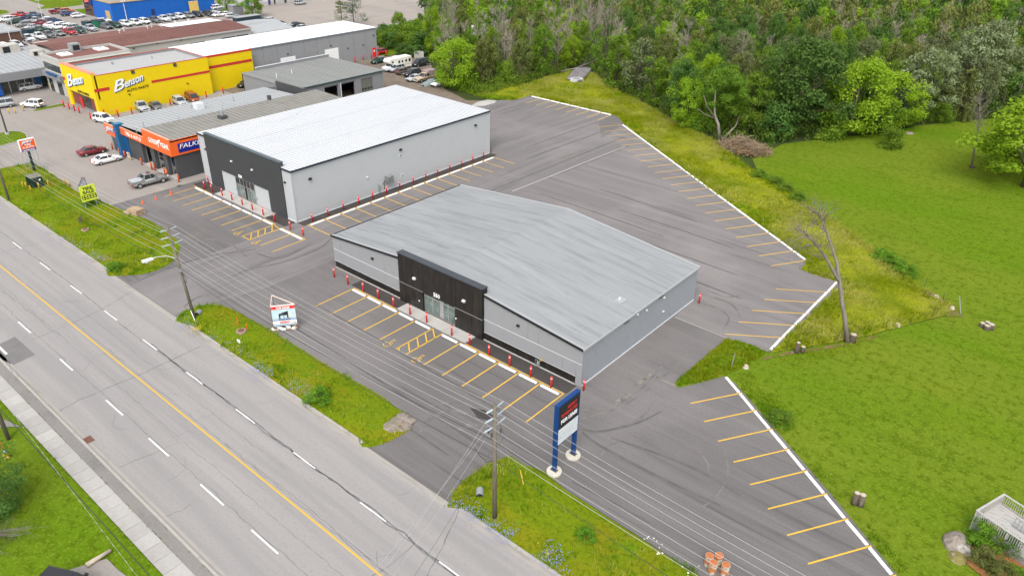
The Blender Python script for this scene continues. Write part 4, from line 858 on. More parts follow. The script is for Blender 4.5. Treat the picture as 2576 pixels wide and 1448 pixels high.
# ---------------------------------------------------------------- the tall pale shop numbered 530
A0, A1, B0, B1_, HL, HR = -110.94, -86.74, 55.6, 96.9, 8.1, 7.85
b2 = thing('shop_building', 'tall pale grey metal building with white roof and charcoal front numbered 530', 'shop', (A0, B0, 0))
MB().extr([(A0, B0, 0.0), (A1, B0, 0), (A1, B0, HR - .08), (A0, B0, HL - .08)], (0, B1_ - B0, 0)).build('wall', M['wall_pale'], b2)
for x, y in ((A0, B0), (A1, B0), (A1, B1_)): MB().box(x - .07, y - .07, .03, x + .07, y + .07, HR - .1).build('corner_trim', M['wall_pale'], b2)
MB().box(A0 - .05, B0 - .05, 0, A1 + .05, B1_ + .05, .14).build('base_flashing', M['trim_light'], b2)
rf2 = MB().extr([(A0 - .1, B0 - .1, HL), (A1 + .1, B0 - .1, HR), (A1 + .1, B0 - .1, HR - .12), (A0 - .1, B0 - .1, HL - .12)], (0, B1_ - B0 + .2, 0)).build('roof', M['roof_white'], b2)
ribm = MB().extr([(A0 - .1, -.03, HL), (A1 + .12, -.03, HR), (A1 + .12, -.03, HR + .05), (A0 - .1, -.03, HL + .05)], (0, .06, 0)).mesh('roof_rib', M['roof_rib'], (A0, 0, 0))
for y in np.arange(B0 + .3, B1_, .61): piece('roof_rib', ribm, (A0, y, 0), rf2)
for t in (.36, .7): 
    x = A0 + (A1 - A0) * t; z = HL + (HR - HL) * t
    MB().box(x - .03, B0, z - .02, x + .03, B1_, z + .012).build('lap_joint', M['roof_rib'], rf2)
gt = plain('dark_blue_gutter', (0.02, 0.028, 0.045), .4, .2)
MB().box(A1 + .05, B0 - .18, HR - .24, A1 + .22, B1_ + .1, HR - .03).build('gutter', gt, b2)
MB().box(-88.88, B0 - .2, HR - .24, A1 + .22, B0 - .08, HR + .0).build('gutter', gt, b2)
MB().box(A0 - .15, B0 - .2, HL - .24, -108.97, B0 - .08, HL - .0).build('gutter', gt, b2)
for c, r, x, y in ((1, 0, 395, 1168), (1, 0, 1215, 1410)):
    p = G(*D(c, r, x, y), 7.95); MB().cyl(p.x, p.y, 7.85, 9.0, .06, 8).build('vent_pipe', M['trim_light'], b2)
FXA, FXB, FY2, fz2 = -108.97, -88.88, B0 - .18, 8.5
DXA, DXB, DZ = -105.5, -92.8, 3.35
MB().box(FXA, FY2 + .04, DZ, FXB, B0 + .35, fz2 - .02).build('parapet_core', M['char_wall'], b2)
MB().box(FXA, FY2 + .04, 0, DXA, B0, DZ).build('parapet_core', M['char_wall'], b2); MB().box(DXB, FY2 + .04, 0, FXB, B0, DZ).build('parapet_core', M['char_wall'], b2)
corr('facade_panel', M['char_clad'], b2, (FXA, FY2), (DXA, FY2), .15, fz2 - .03, (0, -1), .28, .03)
corr('facade_panel', M['char_clad'], b2, (DXA, FY2), (DXB, FY2), DZ, fz2 - .03, (0, -1), .28, .03)
corr('facade_panel', M['char_clad'], b2, (DXB, FY2), (FXB, FY2), .15, fz2 - .03, (0, -1), .28, .03)
MB().box(FXA - .04, FY2 - .06, fz2 - .05, FXB + .04, B0 + .4, fz2 + .05).build('parapet_cap', plain('teal_cap', (0.06, 0.085, 0.095), .35, .2), b2)
for a, b in ((DXA, -101.7), (-96.6, DXB)):
    o = MB().box(a + .03, B0 - .06, .05, b - .03, B0 - .01, DZ - .04).build('infill_panel', M['wall_pale'], b2)
    hx = b - .3 if a == DXA else a + .35
    MB().box(hx - .05, B0 - .12, 1.0, hx + .05, B0 - .06, 1.15).build('handle', M['black'], o)
en2 = MB().box(-101.7, B0 - .05, .02, -96.6, B0 - .01, DZ).build('entrance', M['dark'], b2)
fm = MB()
for x in (-101.65, -100.5, -99.45, -98.75, -97.75, -96.65): fm.box(x - .05, B0 - .13, .05, x + .05, B0 - .04, DZ)
for z in (.05, 2.1, DZ - .1): fm.box(-101.7, B0 - .125, z, -96.6, B0 - .045, z + .08)
fm.build('door_frame', M['alu'], en2)
MB().box(-99.4, B0 - .12, .05, -98.8, B0 - .05, DZ).build('door_post', M['black'], en2)
for a, b in ((-101.6, -100.55), (-100.45, -99.5), (-98.7, -97.8), (-97.7, -96.7)):
    for za, zb in ((.13, 2.1), (2.18, DZ - .1)): MB().box(a, B0 - .09, za, b, B0 - .06, zb).build('glass_pane', M['glass_shop'] if za < 1 else M['glass'], en2)
text('number_sign', '530', .6, (-100.4, FY2 - .05, DZ + .12), (1, 0, 0), (0, 0, 1), M['sign_white'], b2, .03, .015)
Wd_ = lambda x, y: ((720 + x * .2625) * 2575 / 3840, (480 + y * .2625) * 2575 / 3840)
for x, y, w in ((567, 475, 1), (862, 597, 1)): wlight(b2, onY(*Wd_(x, y), FY2 - .03), '-y', True)
for x, y in ((195, 303), (1332, 777)): wlight(b2, onY(*Wd_(x, y), B0 - .03), '-y')
for c, r, x, y in ((1, 1, 540, 350), (1, 1, 1450, 58), (1, 0, 2205, 1260)): wlight(b2, onX(*D(c, r, x, y), A1 + .02), '+x', False, 1.3)
wlight(b2, onX(*D(1, 1, 1115, 335), A1 + .02), '+x', True)
for x, y in ((1450, 118), (1470, 315)):
    p = onX(*D(1, 1, x, y), A1); o = MB().box(A1, p.y - .25, p.z - .25, A1 + .06, p.y + .25, p.z + .25).build('wall_vent', M['trim_light'], b2)
    MB().box(A1 + .05, p.y - .18, p.z - .18, A1 + .07, p.y + .18, p.z + .18).build('vent_louvre', M['grey_metal'], o)
p = onX(*D(1, 1, 1232, 490), A1)
MB().tube([(A1 + .12, p.y, .0), (A1 + .12, p.y, 1.6), (A1 + .0, p.y, 1.65)], .06, 6).build('service_pipe', M['grey_metal'], b2)
MB().tube([(A1 + .12, p.y + .35, .0), (A1 + .12, p.y + .35, 1.2), (A1 + .0, p.y + .35, 1.25)], .05, 6).build('service_pipe', M['grey_metal'], b2)
# wall-hung condenser
p = onX(*D(1, 1, 1340, 350), A1 + .5)
ac = thing('air_conditioner', 'grey outdoor condenser on brackets high on the pale side wall', 'air conditioner', (A1 + .5, p.y, p.z - .5))
MB().box(A1 + .1, p.y - .55, p.z - .5, A1 + .95, p.y + .55, p.z + .45).build('casing', plain('condenser', (0.16, 0.165, 0.17), .5), ac)
MB().lathe((A1 + .52, p.y, p.z + .45), [(.36, 0), (.36, .03), (.3, .04), (.1, .05)], 16).build('fan_guard', M['grey_metal'], ac)
for dy in (-.45, .45): MB().box(A1, p.y + dy - .03, p.z - .58, A1 + .95, p.y + dy + .03, p.z - .5).build('bracket', M['black'], ac)
MB().tube([(A1 + .1, p.y - .7, p.z - .2), (A1 + .15, p.y - .8, p.z - .5), (A1 + .12, p.y - .7, p.z - 1.2), (A1 + .05, p.y - .8, p.z - 1.6)], .04, 6).build('line_set', M['black'], ac)
MB().box(A1 + .0, p.y - 1.0, p.z - .75, A1 + .14, p.y - .75, p.z - .4).build('disconnect_box', M['grey_metal'], ac)
pad2 = MB().box(-105.2, 53.6, 0, -91.7, B0 - .2, .07).build('entrance_pad', M['concrete'], None, kind='structure')

# ---------------------------------------------------------------- orange and charcoal tyre shop
t_ = thing('garage_building', 'charcoal tyre garage with orange fascia, open bays and blue column', 'garage', (-125, 53, 0))
GX0, GXS, GX1, GY0, GY1 = -137.0, -123.6, -114.9, 53.0, 87.4
bays = ((-126.2, -123.2), (-121.9, -119.0), (-117.7, -115.25))
MB().box(GX1 - .3, GY0, 0, GX1, GY1, 6.4).build('wall', M['char_wall'], t_)
MB().box(GX0, GY1 - .3, 0, GX1, GY1, 6.2).build('wall', M['char_wall'], t_)
MB().box(GX0, GY0 + .3, 0, GX0 + .3, GY1, 5.2).build('wall', M['grey_block'], t_)
xs = [-130.9, bays[0][0], bays[0][1], bays[1][0], bays[1][1], bays[2][0], bays[2][1], GX1 - .02]
for a, b in zip(xs[0::2], xs[1::2]): MB().box(a, GY0 + .02, 0, b, GY0 + .6, 4.2).build('pier', M['char_wall'], t_)
MB().box(-131.9, GY0 + .05, 3.95, GX1 - .05, GY0 + .7, 4.3).build('lintel', M['char_wall'], t_)
MB().box(GX0, GY0 + .1, .0, GX1, GY1, .03).build('floor', M['concrete'], t_)
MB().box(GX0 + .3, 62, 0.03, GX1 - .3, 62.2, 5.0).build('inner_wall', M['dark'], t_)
for a, b in bays:
    o = MB().box(a + .05, GY0 + .62, 3.55, b - .05, GY0 + 3.5, 3.65).build('overhead_door', M['grey_metal'], t_)
    for x in (a + .06, b - .06): MB().box(x - .05, GY0 + .6, 0.03, x + .05, GY0 + .7, 3.6).build('door_track', M['alu'], o)
    MB().box(a - .1, GY0 - .35, 0, b + .1, GY0 + .05, .06).build('threshold', M['concrete'], t_)
MB().extr([(GXS, GY0 - .3, 6.72), (GX1 + .1, GY0 - .3, 6.55), (GX1 + .1, GY0 - .3, 6.4), (GXS, GY0 - .3, 6.57)], (0, GY1 - GY0 + .4, 0)).build('roof', M['roof_beige'], t_)
rb = KIDS[t_.name][-1]
rm = MB().extr([(GXS, -.035, 6.72), (GX1 + .12, -.035, 6.55), (GX1 + .12, -.035, 6.6), (GXS, -.035, 6.77)], (0, .07, 0)).mesh('roof_rib', plain('beige_rib', (0.13, 0.127, 0.115)), (0, 0, 0))
for y in np.arange(GY0 + .2, GY1, .92): piece('roof_rib', rm, (0, y, 0), rb)
MB().box(GX1 + .08, GY0 - .35, 6.28, GX1 + .25, GY1 + .1, 6.5).build('gutter', gt, t_)
r2_ = MB().extr([(GX0 - .1, GY0 - .1, 5.35), (GXS, GY0 - .1, 5.95), (GXS, GY0 - .1, 5.8), (GX0 - .1, GY0 - .1, 5.2)], (0, 31.5, 0)).build('roof', M['roof_pale'], t_)
rm = MB().extr([(GX0 - .1, -.035, 5.35), (GXS, -.035, 5.95), (GXS, -.035, 6.0), (GX0 - .1, -.035, 5.4)], (0, .07, 0)).mesh('roof_rib', plain('pale_rib', (0.24, 0.25, 0.25)), (0, 0, 0))
for y in np.arange(GY0 + .3, GY0 + 31, .92): piece('roof_rib', rm, (0, y, 0), r2_)
MB().box(GXS - .08, GY0, 5.9, GXS + .02, GY0 + 34, 6.74).build('roof_step', M['roof_beige'], t_)
# fascias
fa = MB().box(GXS, GY0 - .55, 4.0, GX1 + .25, GY0 - .28, 6.75).build('fascia', M['orange_fascia'], t_)
fb = MB().box(GX1 + .02, GY0 - .28, 4.0, GX1 + .25, GY0 + 9.5, 6.55).build('fascia', M['orange_fascia'], t_)
fc = MB().box(-131.93, GY0 - .5, 4.0, GXS - .03, GY0 - .28, 5.2).build('fascia', M['orange_fascia'], t_)
fd = MB().box(-136.95, GY0 - .95, 3.2, -133.03, GY0 - .7, 5.05).build('fascia', M['orange_fascia'], t_)
capm = plain('fascia_cap', (0.7, 0.32, 0.22), .5)
MB().box(GXS - .02, GY0 - .6, 6.75, GX1 + .27, GY0 - .24, 6.8).build('fascia_cap', capm, t_); MB().box(-131.93, GY0 - .55, 5.2, GXS - .02, GY0 - .26, 5.24).build('fascia_cap', capm, t_); MB().box(-136.97, GY0 - 1.0, 5.05, -133.03, GY0 - .68, 5.09).build('fascia_cap', capm, t_)
MB().box(-133.0, GY0 - 1.1, 0, -131.95, GY0 + .2, 5.7).build('column', plain('blue_column_light', (.015, .095, .22)), t_); MB().box(-131.94, GY0 - .1, 0, -130.9, GY0 + .4, 4.0).build('blue_pier', M['blue_teal'], t_)
MB().box(-133.05, GY0 - 1.15, 5.7, -131.9, GY0 + .25, 5.78).build('column_cap', plain('teal_light', (0.02, 0.16, 0.26)), t_)
off = MB().box(-136.8, GY0 - .3, 0, -133.05, GY0 + .3, 3.5).build('office_front', M['grey_block'], t_)
for a, b in ((-136.3, -135.4), (-135.2, -134.3), (-134.2, -133.3)): MB().box(a, GY0 - .34, .15, b, GY0 - .28, 2.6).build('glass_pane', M['glass'], off)
MB().box(-136.4, GY0 - .33, 2.6, -133.2, GY0 - .27, 2.7).build('window_frame', M['alu'], off)
X_, Uz = (1, 0, 0), (0, 0, 1)
text('sign_lettering', 'JIFFY', 1.2, (-134.9, GY0 - .97, 4.08), X_, Uz, M['blue_sign'], t_, .02, .03, .25, True, fitw=3.1)
text('sign_lettering', 'JIFFY', 1.2, (-134.98, GY0 - 1.0, 4.15), X_, Uz, M['sign_white'], t_, .02, .005, .25, True, fitw=3.0)
text('sign_lettering', 'TIRE & AUTO', .9, (-127.4, GY0 - .53, 4.6), X_, Uz, M['sign_white'], t_, .02, .004, 0, True, fitw=5.7)
text('sign_lettering', 'GOOD', 1.1, (-120.2, GY0 - .58, 5.4), X_, Uz, M['sign_white'], t_, .02, .008, 0, True, fitw=2.8)
text('sign_lettering', 'YEAR', 1.1, (-116.45, GY0 - .58, 5.4), X_, Uz, M['sign_white'], t_, .02, .008, 0, True, fitw=2.8)
wf = MB(); wx = -118.5                      # winged emblem between the two halves of the word
wf.extr([(wx - .25, GY0 - .565, 5.75), (wx + .75, GY0 - .565, 6.15), (wx + .9, GY0 - .565, 5.95), (wx + .35, GY0 - .565, 5.72), (wx + .55, GY0 - .565, 5.6), (wx + .2, GY0 - .565, 5.45), (wx + .1, GY0 - .565, 4.9), (wx - .1, GY0 - .565, 4.55), (wx + .0, GY0 - .565, 5.2), (wx - .2, GY0 - .565, 5.3)], (0, -.04, 0)); wf.build('sign_emblem', M['sign_white'], t_)
bp_ = MB().box(GX1 + .24, GY0 + .75, 4.35, GX1 + .29, GY0 + 6.2, 5.85).build('sign_panel', M['blue_sign'], t_)
text('sign_lettering', 'FALKEN', 1.0, (GX1 + .31, GY0 + 1.0, 4.98), (0, 1, 0), Uz, M['sign_white'], t_, .015, .006, .2, False, fitw=4.7)
text('sign_lettering', 'TIRES', .5, (GX1 + .31, GY0 + 4.3, 4.48), (0, 1, 0), Uz, M['sign_white'], t_, .015, .012, .1, False)
MB().extr([(GX1 + .318, GY0 + 1.1, 5.2), (GX1 + .318, GY0 + 1.5, 5.2), (GX1 + .318, GY0 + 1.6, 5.35), (GX1 + .318, GY0 + 1.2, 5.35)], (.015, 0, 0)).build('sign_emblem', M['red_paint'], t_)
for c, r, x, y, z, h in ((0, 0, 1450, 1290, 6.6, 1.0), (0, 0, 1375, 1330, 5.4, .7), (0, 0, 1803, 1215, 5.8, .8), (0, 0, 2350, 1020, 5.6, .8)):
    p = G(*D(c, r, x, y), z); MB().cyl(p.x, p.y, z - .2, z + h, .09, 8).build('vent_pipe', M['grey_metal'], t_)
p = G(*D(0, 0, 2000, 1085), 5.8); MB().box(p.x - .8, p.y - .7, 5.5, p.x + .8, p.y + .7, 6.7).build('rooftop_unit', M['trim_light'], t_)
p = G(*D(0, 0, 1945, 1080), 5.8); MB().cyl(p.x, p.y, 5.5, 6.3, .4, 10).build('roof_turbine', M['grey_metal'], t_)
p = G(*D(0, 0, 2240, 1190), 6.7); o = MB().box(p.x - .6, p.y - .6, 6.5, p.x + .6, p.y + .6, 7.2).build('exhaust_unit', M['char_wall'], t_)
MB().cyl(p.x, p.y, 7.2, 7.9, .25, 8).build('exhaust_stack', M['grey_metal'], o); MB().cyl(p.x + .3, p.y + .2, 7.2, 9.6, .03, 6).build('aerial', M['grey_metal'], o)
p = G(*D(1, 0, 135, 1005), 6.7); o = MB().cyl(p.x, p.y, 6.5, 7.5, .38, 8).build('exhaust_unit', M['char_wall'], t_)

# ---------------------------------------------------------------- yellow auto-parts store
KX0, KX1, KY0, KY1, KH = -173.0, -158.9, 60.4, 85.0, 8.3
k_ = thing('store_building', 'bright yellow auto parts store with red stripe and white script lettering', 'store', (-166, 60.4, 0))
MB().box(KX0, KY0 + .3, 0, KX1, KY1, KH - .9).build('wall', M['yellow_wall'], k_)
MB().box(KX0 + .05, KY0 + .32, KH - .9, KX1 - .05, KY1 - .05, KH - .85).build('roof', mat('grey_gravel_roof', (0.33, 0.33, 0.325), .85, 0, [((0.2, 0.2, 0.2), (.08, .25, 1), 6, .52, .75, .8), ((0.42, 0.42, 0.41), (.2, .06, 1), 5, .5, .75, .6)], spec=.2), k_)
for b in ((KX0, KY0 + .3, KX0 + .3, KY1), (KX0 + .3, KY1 - .3, KX1, KY1), (KX1 - .3, KY0 + .3, KX1, KY1 - .3)):
    MB().box(b[0], b[1], KH - .9, b[2], b[3], KH - .35).build('parapet', M['yellow_wall'], k_)
    MB().box(b[0] + .02, b[1], KH - .35, b[2] + .04, b[3], KH - .28).build('parapet_cap', M['red_paint'], k_)
MB().box(KX0 + .3, KY0 + .6, KH - .86, KX0 + .33, KY1 - .3, KH - .36).build('parapet_face', M['grey_block'], k_); MB().box(KX0 + .3, KY1 - .33, KH - .86, KX1 - .3, KY1 - .3, KH - .36).build('parapet_face', M['grey_block'], k_)
MB().box(KX0 - .2, KY0 - .25, 3.3, KX1 + .0, KY0 + .6, KH + .1).build('front_parapet', M['yellow_wall'], k_)
MB().box(KX0 - .22, KY0 - .3, KH + .1, KX1 + .05, KY0 + .7, KH + .2).build('parapet_cap', plain('pinkish_cap', (0.6, 0.22, 0.16)), k_)
for a, b in ((KX0, -171.3), (-160.2, KX1)): MB().box(a, KY0 - .2, 0, b, KY0 + .3, 3.3).build('pier', M['yellow_wall'], k_)
brn = plain('maroon_panel', (0.18, 0.05, 0.045), .5)
for a, b, m_ in ((-171.3, -168.6, brn), (-168.5, -167.4, brn), (-167.3, -164.2, M['glass']), (-164.1, -163.0, M['glass']), (-162.9, -160.2, brn)): MB().box(a, KY0 + .12, .5, b, KY0 + .28, 3.25).build('window_panel', m_, k_)
MB().box(-171.3, KY0 + .05, 0, -160.2, KY0 + .3, .5).build('stall_riser', M['grey_block'], k_)
MB().box(-168.0, KY0 - .0, .1, -166.6, KY0 + .1, 2.4).build('door', M['red_paint'], k_)
MB().box(KX1, KY0 - .2, 4.82, KX1 + .03, KY0 + 2.75, 5.45).build('stripe', M['red_paint'], k_)
MB().box(KX0 - .22, KY0 - .27, 5.0, KX0 + .8, KY0 - .24, 5.7).build('stripe', M['red_paint'], k_)
MB().box(KX1, KY0 + 11.4, 4.65, KX1 + .03, KY1, 5.16).build('stripe', M['red_paint'], k_)
K2 = -160.5
MB().box(-175, KY1, 0, K2, 96.9, 7.46).build('wall', M['yellow_wall'], k_)
MB().box(K2 - .03, KY1, 7.45, K2 + .06, 96.95, 7.86).build('parapet_cap', M['red_paint'], k_)
MB().box(K2, KY1, 5.0, K2 + .03, 96.7, 5.6).build('stripe', M['red_paint'], k_)
for dz, dy, ex_, m_, bo in ((-.2, .18, .05, M['black'], .06), (-.1, .08, .07, plain('light_blue_edge', (.3, .45, .6)), .04), (0, 0, .09, M['sign_white'], .012)):
    tl = (0, 1, .2); tf = (1, 0, .24)
    text('sign_lettering', 'B', 2.9, (KX1 + .03 + ex_, 63.8 + dy, 4.25 + dz), tl, Uz, m_, k_, .02, bo, .3, fitw=2.5)
    text('sign_lettering', 'enson', 2.15, (KX1 + .03 + ex_, 66.2 + dy, 4.8 + dz), tl, Uz, m_, k_, .02, bo, .3, fitw=4.1)
    text('sign_lettering', 'B', 3.5, (-171.4 + dy, KY0 - .28 - ex_, 3.95 + dz), tf, Uz, m_, k_, .02, bo, .3, fitw=3.2)
    text('sign_lettering', 'enson', 2.6, (-168.3 + dy, KY0 - .28 - ex_, 4.7 + dz), tf, Uz, m_, k_, .02, bo, .3, fitw=5.4)
text('sign_lettering', 'AUTO PARTS', .72, (KX1 + .05, 66.4, 3.75), (0, 1, .06), Uz, M['black'], k_, .02, .006, 0, fitw=4.6)
text('sign_lettering', 'AUTO PARTS', .8, (-167.2, KY0 - .3, 3.5), X_, Uz, M['black'], k_, .02, .006, 0, fitw=5.4)
for c, r, x, y in ((0, 0, 1335, 727), (0, 0, 1758, 655)):
    p = onX(*D(c, r, x, y), KX1 + .03); MB().box(KX1, p.y - .35, p.z - .35, KX1 + .1, p.y + .35, p.z + .35).build('scupper', M['char_wall'], k_)
for x, y in ((1300, 950), (1885, 840)): wlight(k_, onX(*D(0, 0, x, y), KX1 + .02), '+x')
for x, y in ((1130, 650), (1527, 590)):
    p = G(*D(0, 0, x, y), KH - .85); MB().cyl(p.x, p.y, KH - .9, KH - .3, .2, 8).build('vent_pipe', M['grey_metal'], k_)

# ---------------------------------------------------------------- grey garage with open bays
g_ = thing('garage_building', 'low dark grey block garage with two open bays and pale ribbed roof', 'garage', (-144, 100, 0))
QX0, QX1, QY0, QY1, QH = -153.8, -134.0, 89.7, 113.3, 4.4
MB().box(QX0, QY0, 0, QX1, QY0 + .3, QH).build('wall', M['grey_block'], g_); MB().box(QX0, QY1 - .3, 0, QX1, QY1, QH).build('wall', M['grey_block'], g_); MB().box(QX0, QY0, 0, QX0 + .3, QY1, QH).build('wall', M['grey_block'], g_)
qb = ((96.9, 100.5), (101.4, 105.1), (106.9, 110.2))
ys = [QY0 + .3, 96.9, 100.5, 101.4, 105.1, 106.9, 110.2, QY1 - .3]
for a, b in zip(ys[0::2], ys[1::2]): MB().box(QX1 - .4, a, 0, QX1, b, 3.6).build('pier', M['grey_block'], g_)
MB().box(QX1 - .4, QY0 + .3, 3.6, QX1, QY1 - .3, QH).build('lintel', M['grey_block'], g_)
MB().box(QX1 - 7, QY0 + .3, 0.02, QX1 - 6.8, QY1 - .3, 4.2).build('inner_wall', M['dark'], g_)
for a, b in qb[:2]: MB().box(QX1 - 3.4, a + .05, 3.35, QX1 - .3, b - .05, 3.42).build('overhead_door', M['grey_metal'], g_)
d_ = MB().box(QX1 - .3, qb[2][0], 0, QX1 - .15, qb[2][1], 3.6).build('overhead_door', plain('drab_door', (0.13, 0.13, 0.115)), g_)
for k in range(4): MB().box(QX1 - .16, qb[2][0] + .15 + k * .8, 1.0, QX1 - .13, qb[2][0] + .75 + k * .8, 1.45).build('door_pane', M['glass'], d_)
qm = (QY0 + QY1) / 2
rq = MB().extr([(QX0 - .15, QY0 - .15, QH + .02), (QX1 + .15, QY0 - .15, QH + .02), (QX1 + .15, QY0 - .15, QH + .16), (QX0 - .15, QY0 - .15, QH + .16)], (0, QY1 - QY0 + .3, 0)).build('roof', mat('grey_green_steel_roof', (0.215, 0.22, 0.21), .65, 0, [((0.175, 0.18, 0.172), (.06, .8, 1), 5, .45, .7, .8)], spec=.3), g_)
rm = MB().box(QX0 - .15, -.03, QH + .15, QX1 + .17, .03, QH + .2).mesh('roof_rib', plain('grey_rib', (0.14, 0.144, 0.137)), (0, 0, 0))
for y in np.arange(QY0 + .1, QY1, .76): piece('roof_rib', rm, (0, y, 0), rq)
MB().box(QX1 + .13, QY0 - .2, QH - .12, QX1 + .3, QY1 + .2, QH + .1).build('gutter', plain('green_gutter', (0.03, 0.06, 0.06)), g_)
MB().box(QX0 - .2, QY0 + 3.5, QH + .0, QX0 + .1, QY1 + .15, QH + .75).build('parapet', M['grey_block'], g_); MB().box(QX0 - .25, QY0 + 3.5, QH + .75, QX0 + .15, QY1 + .2, QH + .82).build('parapet_cap', M['trim_light'], g_)
for x, y in ((210, 790), (362, 750)):
    p = G(*D(1, 0, x, y), QH + .1); MB().cyl(p.x, p.y, QH, QH + 1.2, .09, 8).build('vent_pipe', M['trim_light'], g_)
MB().tube([(QX1 + .3, 101.0, .1), (QX1 + .3, 101.0, 3.8)], .09, 8).build('downpipe', M['trim_light'], g_)

# ---------------------------------------------------------------- long grey warehouse with white roof
l_ = thing('warehouse', 'long grey panelled warehouse with white roof, white loading doors and red door', 'warehouse', (-168, 116, 0))
LX0, LX1, LY0, LY1, LH = -175.6, -162.0, 96.95, 135.6, 7.55
MB().box(LX0, LY0, 0, LX1 - .12, LY1, LH - .05).build('wall', M['grey_block'], l_)
nP = 10
for i in range(nP):
    a = LY0 + (LY1 - LY0) * i / nP; b = LY0 + (LY1 - LY0) * (i + 1) / nP
    MB().box(LX1 - .13, a + .03, 0, LX1, b - .03, LH - .06).build('wall_panel', M['grey_long'], l_)
MB().box(LX0 - .1, LY0 - 12, LH - .05, LX1 + .12, LY1 + .1, LH + .1).build('roof', plain('bright_white_roof', (0.8, 0.805, 0.8), .5, 0, .02), l_)
MB().box(LX1 + .1, LY0, LH - .16, LX1 + .2, LY1 + .1, LH + .08).build('gutter', plain('grey_gutter', (0.2, 0.23, 0.25)), l_)
for (xa, ya), (xb, yb) in (((245, 590), (395, 570)), ((690, 505), (825, 485))):
    pa, pb = onX(*D(1, 0, xa, ya), LX1), onX(*D(1, 0, xb, yb), LX1)
    dr = MB().box(LX1, pa.y, 0, LX1 + .05, pb.y, pa.z).build('loading_door', M['white'], l_)
    for k in range(1, 5): MB().box(LX1 + .045, pa.y, pa.z * k / 5 - .02, LX1 + .055, pb.y, pa.z * k / 5 + .02).build('door_joint', M['trim_light'], dr)
rd = onX(*D(1, 0, 1192, 565), LX1)
o = MB().box(LX1, rd.y - .55, 0, LX1 + .06, rd.y + .55, 2.5).build('door', M['red'], l_); MB().box(LX1 + .05, rd.y - .2, 1.4, LX1 + .07, rd.y + .15, 1.9).build('door_plate', M['sign_white'], o)
for x, y in ((1180, 358), (1078, 455), (923, 487), (318, 545), (752, 460)): wlight(l_, onX(*D(1, 0, x, y), LX1 + .02), '+x')

# ---------------------------------------------------------------- long brown-roofed service building
r_ = thing('service_building', 'long white service building under a wide red brown metal roof', 'service building', (-198, 90, 0))
RX0, RX1, RY0, RY1, RH = -208.0, -188.0, 66.5, 114.3, 6.9
MB().box(RX0, RY0, 0, RX1 - .3, RY1, RH - .3).build('wall', M['cream'], r_)
MB().box(RX1 - .3, RY0 + 8, 0, RX1, RY1, RH - .3).build('wall', M['cream'], r_)
xm = (RX0 + RX1) / 2
rr_ = MB().extr([(RX1 + .3, RY0, RH - .02), (xm, RY0, RH + .7), (RX0 - .3, RY0, RH - .02), (RX0 - .3, RY0, RH - .15), (xm, RY0, RH + .57), (RX1 + .3, RY0, RH - .15)], (0, RY1 - RY0 + .2, 0)).build('roof', M['roof_brown'], r_)
rm = MB().extr([(RX1 + .32, -.05, RH - .0), (xm, -.05, RH + .71), (xm, -.05, RH + .77), (RX1 + .32, -.05, RH + .06)], (0, .1, 0)).mesh('roof_rib', plain('brown_rib', (0.1, 0.046, 0.04)), (0, 0, 0))
for y in np.arange(RY0 + .3, RY1, .9): piece('roof_rib', rm, (0, y, 0), rr_)
MB().box(RX1 + .25, RY0 + 8, RH - .35, RX1 + .4, RY1 + .2, RH - .0).build('gutter', M['cream'], r_)
pw = [onX(*D(0, 0, x, y), RX1) for x, y in ((1790, 480), (1895, 470), (1915, 440), (2055, 415), (2065, 420), (2205, 395), (2232, 385), (2365, 365), (2375, 360), (2495, 345))]
for a, b in zip(pw[0::2], pw[1::2]):
    i = pw.index(a); zt = (a.z + b.z) / 2
    o = MB().box(RX1, a.y, .1, RX1 + .06, b.y, zt).build('bay_door', M['glass'] if i not in (4,) else M['white'], r_)
    for k in range(4):
        w_ = (b.y - a.y) / 4; MB().box(RX1 + .055, a.y + k * w_ + .12, zt - 1.5, RX1 + .085, a.y + (k + 1) * w_ - .12, zt - .5).build('door_pane', M['glass'] if i == 4 else M['blue_teal'], o)
for x, y in ((1345, 490), (1580, 440), (1820, 405), (2130, 355), (2425, 305)): wlight(r_, onX(*D(0, 0, x, y), RX1 + .02), '+x')
for x, y in ((1247, 310), (1525, 268), (1765, 238), (1900, 225), (1205, 335), (1485, 290), (1625, 268), (1755, 290)):
    p = G(*D(0, 0, x, y), RH + .5); o = MB().cyl(p.x, p.y, RH, RH + 1.0, .12, 8).build('roof_vent', M['trim_light'], r_); MB().cyl(p.x, p.y, RH + 1.0, RH + 1.15, .32, 10).build('vent_hat', M['trim_light'], o)
MB().add([(-206.5, 98, RH + .3), (-199, 98, RH + .72), (-199, 113, RH + .72), (-206.5, 113, RH + .3)], [(0, 1, 2, 3)]).build('white_roof_sheet', M['white'], r_)
MB().extr([(-188, 114.4, 0), (-206, 114.4, 0), (-206, 114.4, 5.2), (-197, 114.4, 6.4), (-188, 114.4, 5.2)], (0, 13, 0)).build('rear_wing', M['grey_block'], r_)
MB().extr([(-187.6, 114.5, 5.3), (-197, 114.5, 6.6), (-206.4, 114.5, 5.3), (-206.4, 114.5, 5.2), (-197, 114.5, 6.45), (-187.6, 114.5, 5.2)], (0, 13.2, 0)).build('wing_roof', M['roof_pale'], r_)

